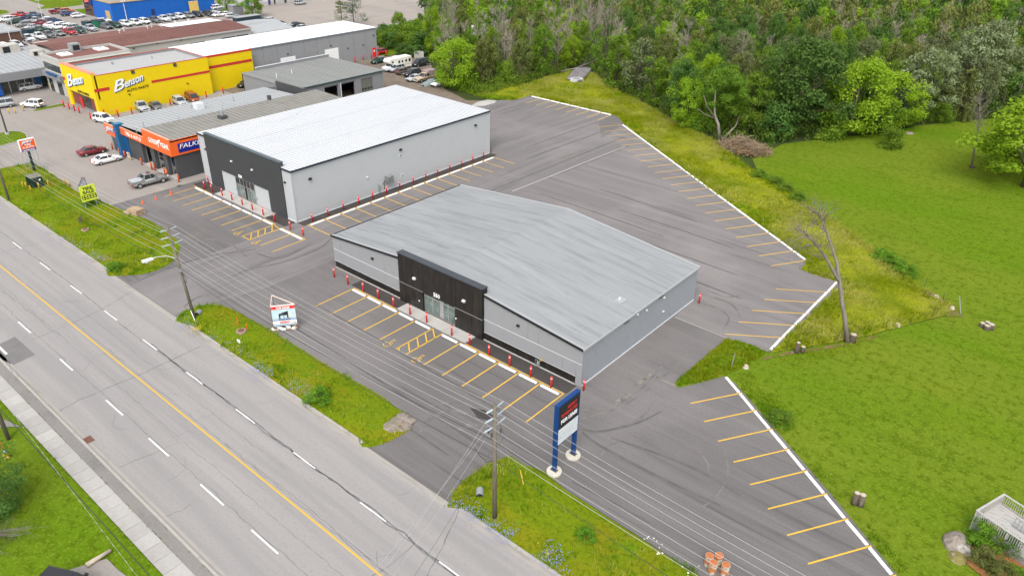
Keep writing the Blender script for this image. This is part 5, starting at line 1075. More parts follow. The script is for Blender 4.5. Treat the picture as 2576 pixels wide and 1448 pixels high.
# small two-storey block behind the yellow store
s_ = thing('office_block', 'pale two storey block with brown flat roof beside the yellow store', 'office block', (-183, 62, 0))
MB().box(-188, 62, 0, -178.3, 77.2, 7.4).build('wall', M['cream'], s_)
MB().box(-187.8, 62.2, 7.4, -178.5, 77.0, 7.5).build('roof', M['roof_brown'], s_)
for b in ((-188.1, 61.9, -178.2, 62.2), (-188.1, 77.0, -178.2, 77.3), (-188.1, 62.2, -187.8, 77), (-178.5, 62.2, -178.2, 77)): MB().box(b[0], b[1], 7.4, b[2], b[3], 8.0).build('parapet', M['cream'], s_)
for k in range(5):
    a = -187.4 + k * 1.75; o = MB().box(a, 61.93, 4.9, a + 1.5, 62.02, 6.4).build('window', M['glass'], s_); MB().box(a - .06, 61.9, 4.8, a + 1.56, 61.96, 4.9).build('sill', M['trim_light'], o)
MB().box(-188.3, 61.2, 3.4, -178.3, 62, 4.5).build('canopy', M['grey_block'], s_); MB().box(-184.5, 60.9, 4.35, -179.5, 61.3, 4.75).build('sign_board', M['blue_teal'], s_)
for a, b in ((-186.8, -185.0), (-182.5, -180.2)): MB().box(a, 61.9, .05, b, 62.03, 3.0).build('bay_door', M['glass'], s_)
MB().box(-178.2, 62, 7.4, -177.0, 77, 7.45).build('ledge', M['cream'], s_)
for x, y in ((650, 550), (1015, 495)):
    p = G(*D(0, 0, x, y), 7.55); o = MB().box(p.x - 1.5, p.y - 1.2, 7.48, p.x + 1.5, p.y + 1.2, 7.75).build('skylight', M['white'], s_); MB().cyl(p.x, p.y, 7.75, 8.2, .15, 8).build('vent_pipe', M['grey_metal'], o)
p = G(*D(0, 0, 757, 510), 7.6); o = MB().box(p.x - 1.0, p.y - 1.0, 7.5, p.x + 1.0, p.y + 1.0, 9.2).build('rooftop_unit', M['grey_metal'], s_); MB().box(p.x + .98, p.y - .7, 7.8, p.x + 1.03, p.y + .7, 8.9).build('grille', M['dark'], o)

# dealership with pale ribbed roof at the left edge
d_ = thing('showroom', 'car showroom with pale ribbed metal roof and deep grey fascia', 'showroom', (-196, 56, 0))
MB().box(-208, 36, 0, -190.5, 66.4, 4.9).build('wall', M['grey_block'], d_)
ro = MB().extr([(-187.8, 34, 5.0), (-208, 34, 6.0), (-208, 34, 5.85), (-187.8, 34, 4.85)], (0, 32.4, 0)).build('roof', M['roof_pale'], d_)
rm = MB().extr([(-187.8, -.05, 5.0), (-208, -.05, 6.0), (-208, -.05, 6.08), (-187.8, -.05, 5.08)], (0, .1, 0)).mesh('roof_rib', plain('pale_rib2', (0.24, 0.25, 0.255)), (0, 0, 0))
for y in np.arange(34.4, 66, 1.2): piece('roof_rib', rm, (0, y, 0), ro)
MB().box(-190.4, 34, 3.2, -187.7, 61.9, 4.84).build('fascia', M['grey_block'], d_)
for y in np.arange(44, 60.5, 3.2):
    o = MB().box(-190.55, y, .2, -190.4, y + 2.8, 3.1).build('show_window', M['glass'], d_); MB().box(-190.42, y + 1.3, .2, -190.36, y + 1.45, 3.1).build('mullion', M['alu'], o)
MB().box(-190.45, 60.2, 1.2, -190.35, 61.6, 3.0).build('shelf_window', M['blue_teal'], d_)
for x, y, s in ((90, 525, 1.6), (435, 490, 1.3), (372, 550, .9)):
    p = G(*D(0, 0, x, y), 5.7); o = MB().box(p.x - s, p.y - s * 1.3, 5.2, p.x + s, p.y + s * 1.3, 5.7 + s * 1.1).build('rooftop_unit', plain('pale_unit', (.42, .4, .36)), d_); MB().box(p.x + s - .02, p.y - s, 5.6, p.x + s + .03, p.y - .1, 5.6 + s).build('grille', M['dark'], o)

# blue building far left
u_ = thing('retail_building', 'bright blue store with tan roof edge and yellow end door', 'store', (-261, 110, 0))
MB().box(-281.5, 110.3, 0, -261.4, 137.2, 5.5).build('wall', M['blue_wall'], u_)
MB().box(-281.7, 110.1, 5.5, -261.2, 137.3, 5.75).build('roof_edge', M['tan'], u_)
MB().box(-281.3, 110.5, 5.75, -261.7, 137, 5.8).build('roof', M['lot_far'], u_)
MB().box(-273, 137.2, 0, -261.0, 146.0, 5.0).build('annex', M['blue_wall'], u_); MB().box(-273, 137.2, 5.0, -260.9, 146.1, 5.12).build('annex_roof', M['white'], u_)
pa = onX(*DQ(680, 0, 200, 235), -261.0); MB().box(-261.0, pa.y, .1, -260.9, pa.y + 3.4, 3.6).build('door', plain('yellow_door', (.6, .42, .12)), u_)
MB().box(-281.45, 110.15, 0, -275, 110.3, 3.4).build('shopfront', M['brick'], u_); MB().box(-280.5, 110.05, .5, -276, 110.15, 2.9).build('show_window', M['glass'], u_)
MB().box(-280.9, 110.0, 3.6, -274.5, 110.2, 5.3).build('sign_panel', plain('navy', (.02, .03, .12)), u_); MB().lathe((-277.5, 109.98, 4.3), [(.7, 0), (.9, .2), (.7, .6)], 10).build('sign_emblem', M['orange_fascia'], u_)
pa = onX(*DQ(300, 0, 1770, 320), -261.4); MB().box(-261.4, pa.y - .6, .1, -261.3, pa.y + .6, 2.4).build('door', plain('navy2', (.015, .03, .12)), u_)
MB().box(-266, 110.2, 0, -263, 110.3, 3.0).build('gate', M['tan'], u_)
# white house-like buildings at the top edge
w_ = thing('long_building', 'white clad far building with dark doors at the top edge', 'building', (-256, 165, 0))
MB().box(-268, 150.5, 0, -256.5, 182, 6.5).build('wall', plain('white_siding', (.55, .56, .58)), w_)
MB().box(-256.5, 150.5, 0, -256.3, 182, 1.4).build('stone_base', M['cream'], w_)
for y0, y1, m_ in ((155.4, 156.6, M['blue_teal']), (164.6, 165.5, plain('purple_door', (.06, .04, .16))), (171.5, 172.4, M['glass']), (167.0, 167.6, M['glass']), (176.5, 178.5, M['brick'])): MB().box(-256.3, y0, .1, -256.2, y1, 3.2).build('door', m_, w_)
MB().box(-268.3, 150.2, 6.5, -256, 182.3, 6.8).build('roof', M['roof_pale'], w_)
MB().box(-256.4, 158.6, 0, -255.9, 160.4, 6.2).build('brick_pier', M['brick'], w_)
w2 = thing('long_building', 'low far building with pale stone base behind the round street trees', 'building', (-266, 142, 0))
MB().box(-285, 146.2, 0, -271, 150.3, 4.5).build('wall', M['cream'], w2); MB().box(-285.2, 146, 4.5, -270.8, 150.4, 4.7).build('roof', M['roof_pale'], w2)
# little brick kiosk, trailer and shed around the far lot
kq = thing('brick_kiosk', 'brown brick kiosk with pale flat roof among the parked cars', 'kiosk', Q(0, 0, 300, 870))
c_ = G(*DQ(0, 0, 480, 740), 3.6)
MB().box(c_.x - 13, c_.y - 7.5, 0, c_.x, c_.y, 3.4).build('wall', M['brick'], kq); MB().box(c_.x - 13.4, c_.y - 7.9, 3.4, c_.x + .3, c_.y + .3, 3.75).build('roof', M['roof_pale'], kq)
MB().box(c_.x - 13.4, c_.y - 8.0, 3.2, c_.x + .35, c_.y - 7.9, 3.6).build('fascia', M['blue_teal'], kq)
tr = thing('trailer', 'long dark semi trailer with pale roof behind the brown roof', 'trailer', (-218, 128, 0))
pA, pB = G(*DQ(680, 0, 1290, 470), 3.2), G(*DQ(680, 0, 1860, 390), 3.2)
dv = (pB - pA); MB().obox((pA + pB) / 2, dv, dv.length / 2, 1.3, 1.1, 3.6).build('box', plain('trailer_navy', (.02, .035, .05)), tr)
MB().obox((pA + pB) / 2, dv, dv.length / 2 + .05, 1.35, 3.6, 3.72).build('roof', M['roof_pale'], tr)
for t in (.12, .2): 
    q = pB.lerp(pA, t); nn = Vector((-dv.y, dv.x, 0)).normalized()
    for s in (-1, 1): MB().tube([q + nn * s * .9 - Vector((0, 0, q.z - .5)), q + nn * s * 1.25 - Vector((0, 0, q.z - .5))], .5, 12).build('wheel', M['rubber'], tr)
sh = thing('shed', 'small grey green shed between the two round trees', 'shed', Q(680, 0, 1390, 370))
q = Q(680, 0, 1390, 375); MB().box(q.x - 3, q.y - 1.8, 0, q.x + .2, q.y + 1.8, 3.2).build('wall', M['grey_block'], sh); MB().box(q.x - 3.2, q.y - 2, 3.2, q.x + .4, q.y + 2, 3.35).build('roof', M['roof_pale'], sh)
# ================================================================ POLES, WIRES, SIGNS, POSTS, SMALL THINGS
# ---------------------------------------------------------------- bollards
def bollard(m, h=1.22, r=.1, bands=2):
    sm = MB().lathe((0, 0, 0), [(r, 0), (r, h - .06), (r * .85, h - .02), (r * .45, h + .015), (.01, h + .03)], 12).mesh('sleeve', m, smooth=True)
    bm = MB().lathe((0, 0, 0), [(r + .006, -.025), (r + .006, .025)], 12).mesh('reflective_band', M['reflective'])
    return sm, bm, h, bands
BOL = {'red': bollard(M['red'], 1.3), 'orange': bollard(M['orange'], 1.25, .13, 0), 'yellow': bollard(M['yellow_post'], 1.05, .1, 0), 'redtall': bollard(M['red'], 1.35, .13, 0)}
def bol(kind, p, label, group, z=0.004, name='bollard'):
    sm, bm, h, n = BOL[kind]
    b = thing(name, label, 'bollard' if name == 'bollard' else 'marker post', (p[0], p[1], z), random.uniform(0, 6), group)
    b.rotation_euler = (random.gauss(0, .012), random.gauss(0, .012), random.uniform(0, 6))
    for nm, me, zz in [('sleeve', sm, 0)] + [('reflective_band', bm, h - .16 - .11 * k) for k in range(n)]:
        o = bpy.data.objects.new(nm, me); link(o, b); o.location = (0, 0, zz); KIDS.setdefault(b.name, []).append(o)
    return b
L = [Z(1, 1, 788, 1340), Z(1, 1, 928, 1412), Z(1, 2, 1080, 36), Z(1, 2, 1230, 108), Z(1, 2, 1385, 190), Z(1, 2, 1551, 271), Z(1, 2, 1718, 351), Z(1, 2, 1970, 481), Z(1, 2, 2148, 573), Z(1, 2, 2346, 677), Z(1, 2, 2550, 783), Z(2, 2, 187, 893), Z(2, 2, 392, 998)]
for i, p in enumerate(L): bol('red', p, '%s red bollard from the left along the front of the black and grey shop' % ORD[i], 'red bollards along the grey shop front', .074 if 5 <= i <= 7 else .01)
bol('red', Z(2, 2, 720, 1029), 'red bollard standing at the near front corner of the black and grey shop', 'red bollards of the grey shop')
bol('red', Z(2, 2, 1881, 152), 'lone red bollard at the rear corner of the grey ribbed side wall', 'red bollards of the grey shop')
L = [N(720 + x * .2625, 480 + y * .2625) for x, y in ((182, 868), (237, 792), (291, 915), (437, 975), (575, 1037), (723, 1107), (867, 1176), (1020, 1253), (1180, 1336))]
for i, p in enumerate(L): bol('red', p, '%s red bollard from the left before the charcoal front of the pale shop' % ORD[i], 'red bollards before the charcoal front', .074 if 3 <= i <= 7 else .01)
bol('red', Z(1, 1, 345, 862), 'red bollard off the front corner of the pale shop, left of a pair', 'red bollards at the pale shop corner')
bol('red', Z(1, 1, 475, 922), 'red bollard off the front corner of the pale shop, nearest the yellow corner bay', 'red bollards at the pale shop corner')
for i, (x, y) in enumerate(((567, 777), (725, 720), (882, 659), (1035, 602), (1175, 548), (1315, 502), (1447, 449), (1583, 400), (1708, 352), (1830, 309), (1950, 263), (2070, 222), (2182, 180), (2290, 137), (2347, 86))):
    bol('red', Z(1, 1, x, y), '%s red bollard from the front along the long pale side wall' % ORD[i], 'red bollards along the pale side wall')
for i, (x, y) in enumerate(((647, 1078), (699, 1098), (752, 1118), (802, 1140), (915, 1198))): bol('redtall', Z(0, 0, x, y), '%s plain red post from the left before the yellow store doors' % ORD[i], 'red posts at the yellow store')
for i, (x, y) in enumerate(((1052, 1168), (1192, 1174), (1330, 1147), (1583, 1085), (1717, 1060), (1840, 1018), (1957, 1000), (2078, 980))): bol('redtall', Z(0, 0, x, y), '%s plain red post from the front along the yellow side wall' % ORD[i], 'red posts at the yellow store')
for i, (x, y) in enumerate(((2248, 942), (2283, 887), (2380, 872))): bol('redtall', Z(0, 0, x, y), '%s plain red post at the recessed far yellow wall' % ORD[i], 'red posts at the yellow store')
for i, (x, y) in enumerate(((910, 617), (997, 630), (1080, 607), (1165, 591), (1232, 577))): bol('redtall', Z(1, 0, x, y), '%s red post from the left along the grey warehouse wall' % ORD[i], 'red posts at the warehouse')
bol('orange', Z(1, 0, 1312, 560), 'lone orange post on the grass edge beyond the warehouse red door', 'orange posts')
J_ = lambda x, y: N(380 + x * 420 / 2576, 430 + y * 420 / 2576)
OL = ['beside the office door', 'in front of the blue column, left', 'in front of the blue column, right', 'left of the first open bay', 'left of the pair at the second pier', 'right of the pair at the second pier', 'left of the pair at the third pier', 'right of the pair at the third pier', 'right of the third open bay']
for t, p in zip(OL, [J_(262, 802), J_(432, 925), J_(550, 996), J_(937, 1160), J_(1166, 1267), J_(1236, 1287), J_(1467, 1387), J_(1532, 1432), Z(0, 1, 1800, 384)]): bol('orange', p, 'orange bollard at the tyre garage, ' + t, 'orange bollards at the tyre garage')
for t, (x, y) in zip(('leftmost', 'second from left', 'front left', 'front right', 'right', ), ((239, 447), (270, 450), (315, 482), (397, 452), (493, 433))): bol('yellow', Z(0, 1, x, y), '%s yellow post guarding the green transformer box' % t, 'yellow posts round the transformer')
for t, (x, y) in zip(('left', 'right'), ((657, 413), (697, 437))): bol('yellow', Z(0, 1, x, y), '%s one of two yellow posts on the verge edge right of the transformer' % t, 'yellow posts round the transformer')
for t, (x, y) in zip(('leftmost', 'second', 'third', 'rightmost'), ((497, 885), (546, 912), (562, 922), (630, 950))): bol('yellow', Z(0, 0, x, y), '%s yellow post at the office block bays' % t, 'yellow posts at the office block')
for t, (x, y) in zip(('left', 'middle', 'right'), ((95, 1145), (160, 1140), (240, 1115))): bol('yellow', Z(0, 0, x, y), '%s yellow post on the kerb line by the parked white crossover' % t, 'yellow posts on the kerb line')

# ---------------------------------------------------------------- utility poles and wires
M['wire'] = plain('aluminium_wire', g3(0.42), .4, .2, .02)
M['cable'] = plain('black_cable', g3(0.035), .7)
M['insul'] = plain('grey_insulator', (0.36, 0.42, 0.45), .35)
def upole(base, top, label, arms=True):
    base = Vector(base); top = Vector(top)
    p = thing('utility_pole', label, 'utility pole', base)
    ax = top - base
    P = lambda z: base + ax * (z / ax.z)
    MB().tube([P(-.2), P(ax.z * .5), P(ax.z)], [.19, .16, .12], 10).build('pole', M['wood_pole'], p, smooth=True)
    pts = []
    if arms:
        for k, dz in enumerate((.35, 1.15, 1.95)):
            for s in (-1, 1):
                q = P(ax.z - dz); e = q + Vector((0, s * (.95 + .12 * k), .12))
                o = MB().tube([q, q + (e - q) * .3], .045, 6).build('bracket', M['grey_metal'], p)
                prof = MB()
                for j in range(6):
                    a = q + (e - q) * (.3 + j * .11); prof.tube([a, a + (e - q) * .055], [.085, .05], 8)
                prof.tube([q + (e - q) * .3, e], .035, 6)
                prof.build('insulator', M['insul'], o)
                pts.append(e)
    return p, P, pts
P1b = Z(0, 2, 1960, 312); P1t = G(421, 571, 11.0)
P2b = Z(1, 3, 2400, 862); P2t = Vector((P2b.x - .1, P2b.y + .05, 11.1))
P0b = Z(0, 1, 92, 570); P0t = Vector((P0b.x - .3, P0b.y + .1, 11.0))
p1, P1, w1 = upole(P1b, P1t, 'leaning wooden utility pole with street lamp arm at the middle verge tip')
p2, P2, w2 = upole(P2b, P2t, 'wooden utility pole with grey insulators on the near right verge')
p0, P0, w0 = upole(P0b, P0t, 'wooden utility pole cut by the left edge on the far verge')
span = Vector((45.1, 0, 0))
def wire(name, pts, sag, r, m, label, group, n=14):
    P = []
    for a, b in zip(pts, pts[1:]):
        a, b = Vector(a), Vector(b)
        for k in range(n): 
            t = k / n; P.append(a.lerp(b, t) - Vector((0, 0, sag * 4 * t * (1 - t))))
    P.append(Vector(pts[-1]))
    mb = MB(); mb.tube(P, r, 5)
    o = mb.build(name, m, None)
    return tag(o, label, 'wire', group)
lv = ('top', 'middle', 'lower')
for k in range(6):
    side = 'road side' if k % 2 == 0 else 'shop side'
    wire('power_line', [w0[k] - span, w0[k], w1[k], w2[k], w2[k] + span], .75, .0105, M['wire'], 'bare %s power line on the %s of the poles' % (lv[k // 2], side), 'power lines along the road')
wire('neutral_line', [P0(7.3) - span, P0(7.3), P1(7.3) + Vector((0, -.2, 0)), P2(7.4) + Vector((0, -.2, 0)), P2(7.4) + span], .8, .0125, M['wire'], 'pale neutral wire below the insulators of the poles', 'power lines along the road')
wire('telecom_cable', [P0(6.2) - span, P0(6.2), P1(6.3), P2(7.6) + Vector((0, .15, 0)), P2(7.0) + span], .9, .024, M['cable'], 'thick black cable crossing in front of the shop drive', 'black cables along the road')
wire('telecom_cable', [P1(5.8), P2(5.9), P2(5.6) + span], .9, .02, M['cable'], 'lower black cable sagging to the pole over the near verge', 'black cables along the road')
for k, (a, e) in enumerate(((w2[4], (-24.3, 15, 9.2)), (w2[2], (-23.6, 15, 9.2)), (w2[4] + Vector((.1, 0, -.6)), (-23.0, 15, 9.0)), (P2(7.3), (-22.4, 15, 7.6)))):
    wire('service_line', [a, e], .3, .009, M['wire'] if k < 3 else M['cable'], '%s thin line crossing the road from the pole on the near right verge' % ('left', 'middle', 'right', 'dark lowest')[k], 'lines crossing the road')
for dx, dy, z in ((-.5, -.4, 8.9), (.45, .3, 8.7), (-.45, -.1, 8.2)):
    MB().cyl(P2b.x + dx * .6, P2b.y + dy, z - .25, z + .25, .07, 8).build('cutout', M['char_wall'], p2)
MB().tube([P2(9.6) + Vector((.1, .3, 0)), P2(8.3) + Vector((.5, .5, 0)), P2(7.4) + Vector((.3, .2, 0))], .015, 4).build('jumper', M['cable'], p2)
MB().tube([P2(5.9), P2(5.6) + Vector((-.6, -.2, -.1)), P2(5.4) + Vector((-1.4, -.1, .2)), P2(5.9) + Vector((-2, 0, 0))], .03, 5).build('cable_loop', M['cable'], p2)
# street lamp arm on the leaning pole
la = P1(7.4)
arm = MB().tube([la, la + Vector((-.2, -.9, .55)), la + Vector((-.35, -1.9, .75)), la + Vector((-.45, -2.6, .7))], [.05, .045, .04, .04], 8).build('lamp_arm', plain('pale_alu', g3(.6), .4, .2), p1)
hd = la + Vector((-.5, -2.85, .66))
MB().add([], []).obox(hd, (-.1, -1), .55, .19, hd.z - .08, hd.z + .12).build('lamp_head', plain('lamp_head', (.62, .66, .7), .4), arm)
MB().lathe((hd.x - .02, hd.y - .12, hd.z - .32), [(.05, 0), (.16, .08), (.19, .24)], 10).build('lamp_bowl', plain('lamp_bowl', (.55, .6, .62), .2), arm)
MB().box(la.x + .1, la.y - .1, 5.9, la.x + .45, la.y + .2, 6.2).build('splice_box', M['grey_metal'], p1)
MB().tube([P1(5.9) + Vector((.2, 0, 0)), P1(5.2) + Vector((.7, .1, 0)), P1(4.6) + Vector((.5, .1, 0)), P1(5.0) + Vector((.15, 0, 0))], .03, 5).build('cable_loop', M['cable'], p1)
MB().tube([P1(1.2) + Vector((.05, -.2, 0)), P1b + Vector((.4, -.2, 0))], .045, 6).build('cable_guard', M['sign_white'], p1)
# pole, cables and hydrant on the near-left lawn
b_ = Z(0, 3, 88, 72); p3, P3, _ = upole(b_, (b_.x - .2, b_.y, 9.5), 'wooden utility pole cut by the left edge on the near lawn', False)
ya = b_.y
q0, q1 = onY(*D(0, 3, 210, 0), ya), onY(*D(0, 3, 1510, 1448), ya)
dq = (q1 - q0)
tc_ = wire('telecom_cable', [q0 - dq * 1.2, q1 + dq * 1.5], .0, .032, M['cable'], 'twin black cable running over the near lawn beside the pavement', 'cables over the near lawn')
q0, q1 = onY(*D(0, 3, 270, 0), ya), onY(*D(0, 3, 1380, 1448), ya); dq = q1 - q0
for k in range(34):
    a = q0 - dq * .6 + dq * (k * .062)
    MB()
lash = MB(); lash.tube([q0 - dq * 1.2, q1 + dq * 1.5], .006, 4)
for k in range(44): 
    a = q0 - dq * .7 + dq * k * .05; lash.tube([a, a + dq * .018], .014, 4)
tag(lash.build('lashed_wire', M['wire'], None), 'pale spacer wire with dashes over the near lawn beside the black cable', 'wire', 'cables over the near lawn')
hy = Z(0, 3, 72, 262); h_ = thing('fire_hydrant', 'yellow and pale blue fire hydrant half hidden by the near left shrub', 'hydrant', hy)
MB().lathe((hy.x, hy.y, 0), [(.2, 0), (.2, .06), (.13, .08), (.13, .55), (.17, .58), (.17, .64)], 12).build('barrel', M['yellow_post'], h_, True)
MB().lathe((hy.x, hy.y, .64), [(.16, 0), (.14, .12), (.06, .2), (.04, .27)], 12).build('bonnet', plain('pale_blue', (.4, .55, .6)), h_, True)
for s in (-1, 1): MB().tube([(hy.x, hy.y + s * .1, .45), (hy.x, hy.y + s * .24, .45)], .07, 8).build('nozzle', M['yellow_post'], h_)
mp_ = Z(0, 3, 48, 215); tag(MB().tube([(mp_.x, mp_.y, 0), (mp_.x - .05, mp_.y + .02, 1.3)], .035, 6).build('marker_rod', M['orange'], None), 'thin orange marker rod standing behind the hydrant', 'marker rod')
ml = Z(0, 2, 155, 935); tag(MB().tube([(ml.x, ml.y, 0), (ml.x - .05, ml.y + .02, 2.6)], .03, 6).build('sign_post', M['grey_metal'], None), 'bare thin metal sign post on the near boulevard at the left edge', 'sign post')
# light poles further off
def lpole(b, dtop, label, h, r=.09, m='trim_light'):
    p = thing('light_pole', label, 'light pole', b)
    MB().cyl(b.x, b.y, 0, .5, r * 2.4, 10).build('footing', M['concrete'], p)
    MB().cyl(b.x, b.y, .5, h, r, 8, r * .6).build('mast', M[m], p)
    MB().box(b.x - .2, b.y - .7, h - .05, b.x + .2, b.y + .7, h + .1).build('lamp_head', M[m], p)
for b, py, lab, m in ((Q(0, 0, 1075, 610), 10, 'tall pale light pole rising among the dealer cars', 'trim_light'), (Q(0, 0, 318, 1172), 690, 'slim light pole beside the white pickup at the left dealer row', 'trim_light'), (Q(0, 0, 372, 890), 550, 'slim light pole behind the brick kiosk roof', 'trim_light'), (Q(300, 0, 1137, 492), 40, 'white light pole in front of the long blue wall', 'white'), (Q(300, 0, 668, 355), 110, 'thin light pole by the tan gate of the blue store', 'trim_light')):
    lpole(b, 0, lab, max(5, hgt(b, DQ(0, 0, 0, py)[1])), .11, m)
b = Z(0, 0, 78, 1358); lpole(b, 0, 'dark light pole on the grass island at the left edge', 9.5, .17, 'char_wall')

# ---------------------------------------------------------------- blue pylon sign
ps = thing('pylon_sign', 'tall blue two-post sign reading FOR LEASE near the corner of the grey shop', 'sign', (-27.8, 40.7, 0))
blue = plain('pylon_blue', (0.006, 0.045, 0.17), .35, .1, .06)
pz = lambda x, y: onX((2040 + x * .2488) * 2575 / 3840, (1440 + y * .2488) * 2575 / 3840, -27.65)
yl, yr = 39.2, 42.25
zt = pz(200, 355).z
for y in (39.38, 42.08): 
    MB().box(-27.95, y - .17, .3, -27.65, y + .17, 3.0).build('post', blue, ps)
    MB().lathe((-27.8, y, 0), [(.62, 0), (.66, .08), (.66, .26), (.6, .33)], 24).build('footing_collar', plain('pale_collar', (.5, .47, .4), .8), ps)
    MB().box(-28.1, y - .2, .32, -27.5, y + .2, .4).build('base_plate', M['bark'], ps)
zb = 3.0
MB().box(-28.0, yl, zb, -27.62, yr, zt).build('cabinet', blue, ps)
zm = zb + .15 + (zt - zb) * .36
MB().box(-27.63, yl + .22, zm + .04, -27.59, yr - .14, zt - .2).build('message_panel', plain('dark_panel', g3(.017), .4), ps)
wp = MB().box(-27.63, yl + .22, zb + .12, -27.59, yr - .14, zm).build('message_board', plain('white_board', (.6, .63, .66), .35), ps)
for k in range(1, 5): MB().box(-27.595, yl + .22, zb + .12 + (zm - zb - .12) * k / 5 - .008, -27.583, yr - .14, zb + .12 + (zm - zb - .12) * k / 5 + .008).build('letter_rail', M['grey_metal'], wp)
ym = (yl + yr) / 2 + .04; zc_ = zm + (zt - .2 - zm) / 2
text('sign_lettering', 'NEWLY', .42, (-27.575, ym + .35, zc_ + .62), (0, 1, 0), Uz, M['red_paint'], ps, .012, .012, 0, True, fitw=1.2)
text('sign_lettering', 'RENOVATED', .42, (-27.575, ym, zc_ + .12), (0, 1, 0), Uz, M['red_paint'], ps, .012, .012, 0, True, fitw=2.15)
text('sign_lettering', 'FOR LEASE', .5, (-27.575, ym, zc_ - .48), (0, 1, 0), Uz, M['sign_white'], ps, .012, .016, 0, True, fitw=2.2)

# ---------------------------------------------------------------- white hoarding on skids
S_ = lambda x, y, z=0: N(980 + x * .1243, 1080 + y * .1243, z)
gl, gr = S_(395, 1290), S_(1105, 1215)
hz = hgt(gl, (1080 + 560 * .1243) * 2575 / 3840)
g3_ = S_(318, 225, hz); g3_.z = 0
hs_ = thing('lease_hoarding', 'white vee-shaped FOR LEASE hoarding on wooden skids by the verge', 'sign', (gl + gr) / 2)
ux = (gr - gl).normalized(); W_ = (gr - gl).length; nf = Vector((ux.y, -ux.x, 0))
def pan(name, o_, u0, u1, z0, z1, m, off=.0, th=.03, u=ux, n=nf):
    a = o_ + u * u0 + n * off; b = o_ + u * u1 + n * off
    return MB().extr([(a.x, a.y, z0), (b.x, b.y, z0), (b.x, b.y, z1), (a.x, a.y, z1)], -n * th).build(name, m, hs_)
zb, zt_ = .62, hz
sky_blue = mat('print_sky', (.42, .58, .64), .5, 0, [((.6, .7, .74), (.7, .7, 1.2), 4, .45, .65, .9)])
pan('panel', gl, .0, W_, zb, zt_, sky_blue, .06, .05)
hh_ = zt_ - zb
pan('top_band', gl, .0, W_, zt_ - hh_ * .17, zt_ - .05, M['red'], .075)
text('sign_lettering', 'FOR LEASE', hh_ * .12, gl + ux * W_ / 2 + nf * .09 + Vector((0, 0, zt_ - hh_ * .10)), ux, Uz, M['sign_white'], hs_, .01, .012, 0, True, fitw=W_ * .58)
pan('ground_band', gl, .0, W_, zb + hh_ * .27, zb + hh_ * .37, plain('print_haze', (.3, .42, .52)), .07)
dk = plain('print_dark', (.02, .025, .03))
for u0, u1, z0, z1 in ((.28, .34, .36, .52), (.62, .68, .36, .66), (.48, .5, .36, .5)): pan('pictured_shop', gl, W_ * u0, W_ * u1, zb + hh_ * z0, zb + hh_ * z1, dk, .08)
a = gl + nf * .08; MB().extr([a + ux * W_ * .28 + Vector((0, 0, zb + hh_ * .5)), a + ux * W_ * .68 + Vector((0, 0, zb + hh_ * .52)), a + ux * W_ * .68 + Vector((0, 0, zb + hh_ * .72)), a + ux * W_ * .28 + Vector((0, 0, zb + hh_ * .6))], -nf * .02).build('pictured_shop', dk, hs_)
pan('pictured_wall', gl, W_ * .68, W_ * .85, zb + hh_ * .38, zb + hh_ * .66, plain('print_pale', (.55, .58, .56)), .078)
text('sign_lettering', '519 621-9100', hh_ * .09, gl + ux * W_ / 2 + nf * .09 + Vector((0, 0, zb + hh_ * .315)), ux, Uz, plain('print_navy', (.03, .05, .2)), hs_, .01, .006, 0, True, fitw=W_ * .52)
pan('lower_band', gl, .0, W_, zb + hh_ * .08, zb + hh_ * .26, M['sign_white'], .074)
for z0 in (.06, .26): pan('rule', gl, .0, W_, zb + hh_ * z0, zb + hh_ * (z0 + .02), M['blue_sign'], .08)
text('sign_lettering', 'RE/MAX', hh_ * .13, gl + ux * W_ * .5 + nf * .09 + Vector((0, 0, zb + hh_ * .17)), ux, Uz, M['red'], hs_, .01, .012, 0, True, fitw=W_ * .42)
u2 = (g3_ - gl); L2 = u2.length; u2 = u2.normalized(); n2 = Vector((-u2.y, u2.x, 0))
pan('panel', gl, 0, L2, zb, zt_, M['sign_white'], .03, .04, u2, n2)
pw_ = plain('pale_rail', (.62, .5, .44), .8)
for a, b in ((gl, gr), (gl, g3_), (g3_, gr)):
    MB().tube([a + Vector((0, 0, zt_ + .03)), b + Vector((0, 0, zt_ + .03))], .06, 4).build('top_rail', pw_, hs_)
    MB().tube([a + Vector((0, 0, .1)), b + Vector((0, 0, .1))], .09, 4).build('skid', M['pale_wood'], hs_)
for a in (gl, gr, g3_): MB().tube([a + Vector((0, 0, .0)), a + Vector((0, 0, zt_))], .07, 4).build('post', plain('brown_stud', (.2, .12, .08)), hs_)
MB().tube([gl.lerp(gr, .92) + Vector((0, 0, .1)) + nf * .5, gl.lerp(gr, .92) + Vector((0, 0, 1.2))], .05, 4).build('brace', M['pale_wood'], hs_)
bagm = MB().lathe((0, 0, 0), [(.1, 0), (.24, .03), (.27, .12), (.2, .2), (.05, .23)], 10).mesh('sandbag', plain('bag_white', (.66, .66, .68), .8), smooth=True)
for t, (x, y), z in zip(('at the far left skid end', 'against the left post', 'left of centre on the front skid', 'right of centre on the front skid', 'hanging over the front skid, left', 'hanging over the front skid, right', 'behind the front skid under the print'), ((372, 1265), (485, 1180), (560, 1250), (820, 1210), (665, 1270), (985, 1235), (800, 1150)), (.0, .1, .12, .12, .05, .05, .1)):
    o = piece('sandbag', bagm, S_(x, y) + Vector((0, 0, z)), None, (.1, .1, random.uniform(0, 3)), (1.25, .85, 1)); tag(o, 'white sandbag of the hoarding, ' + t, 'sandbag', 'sandbags weighting the hoarding')

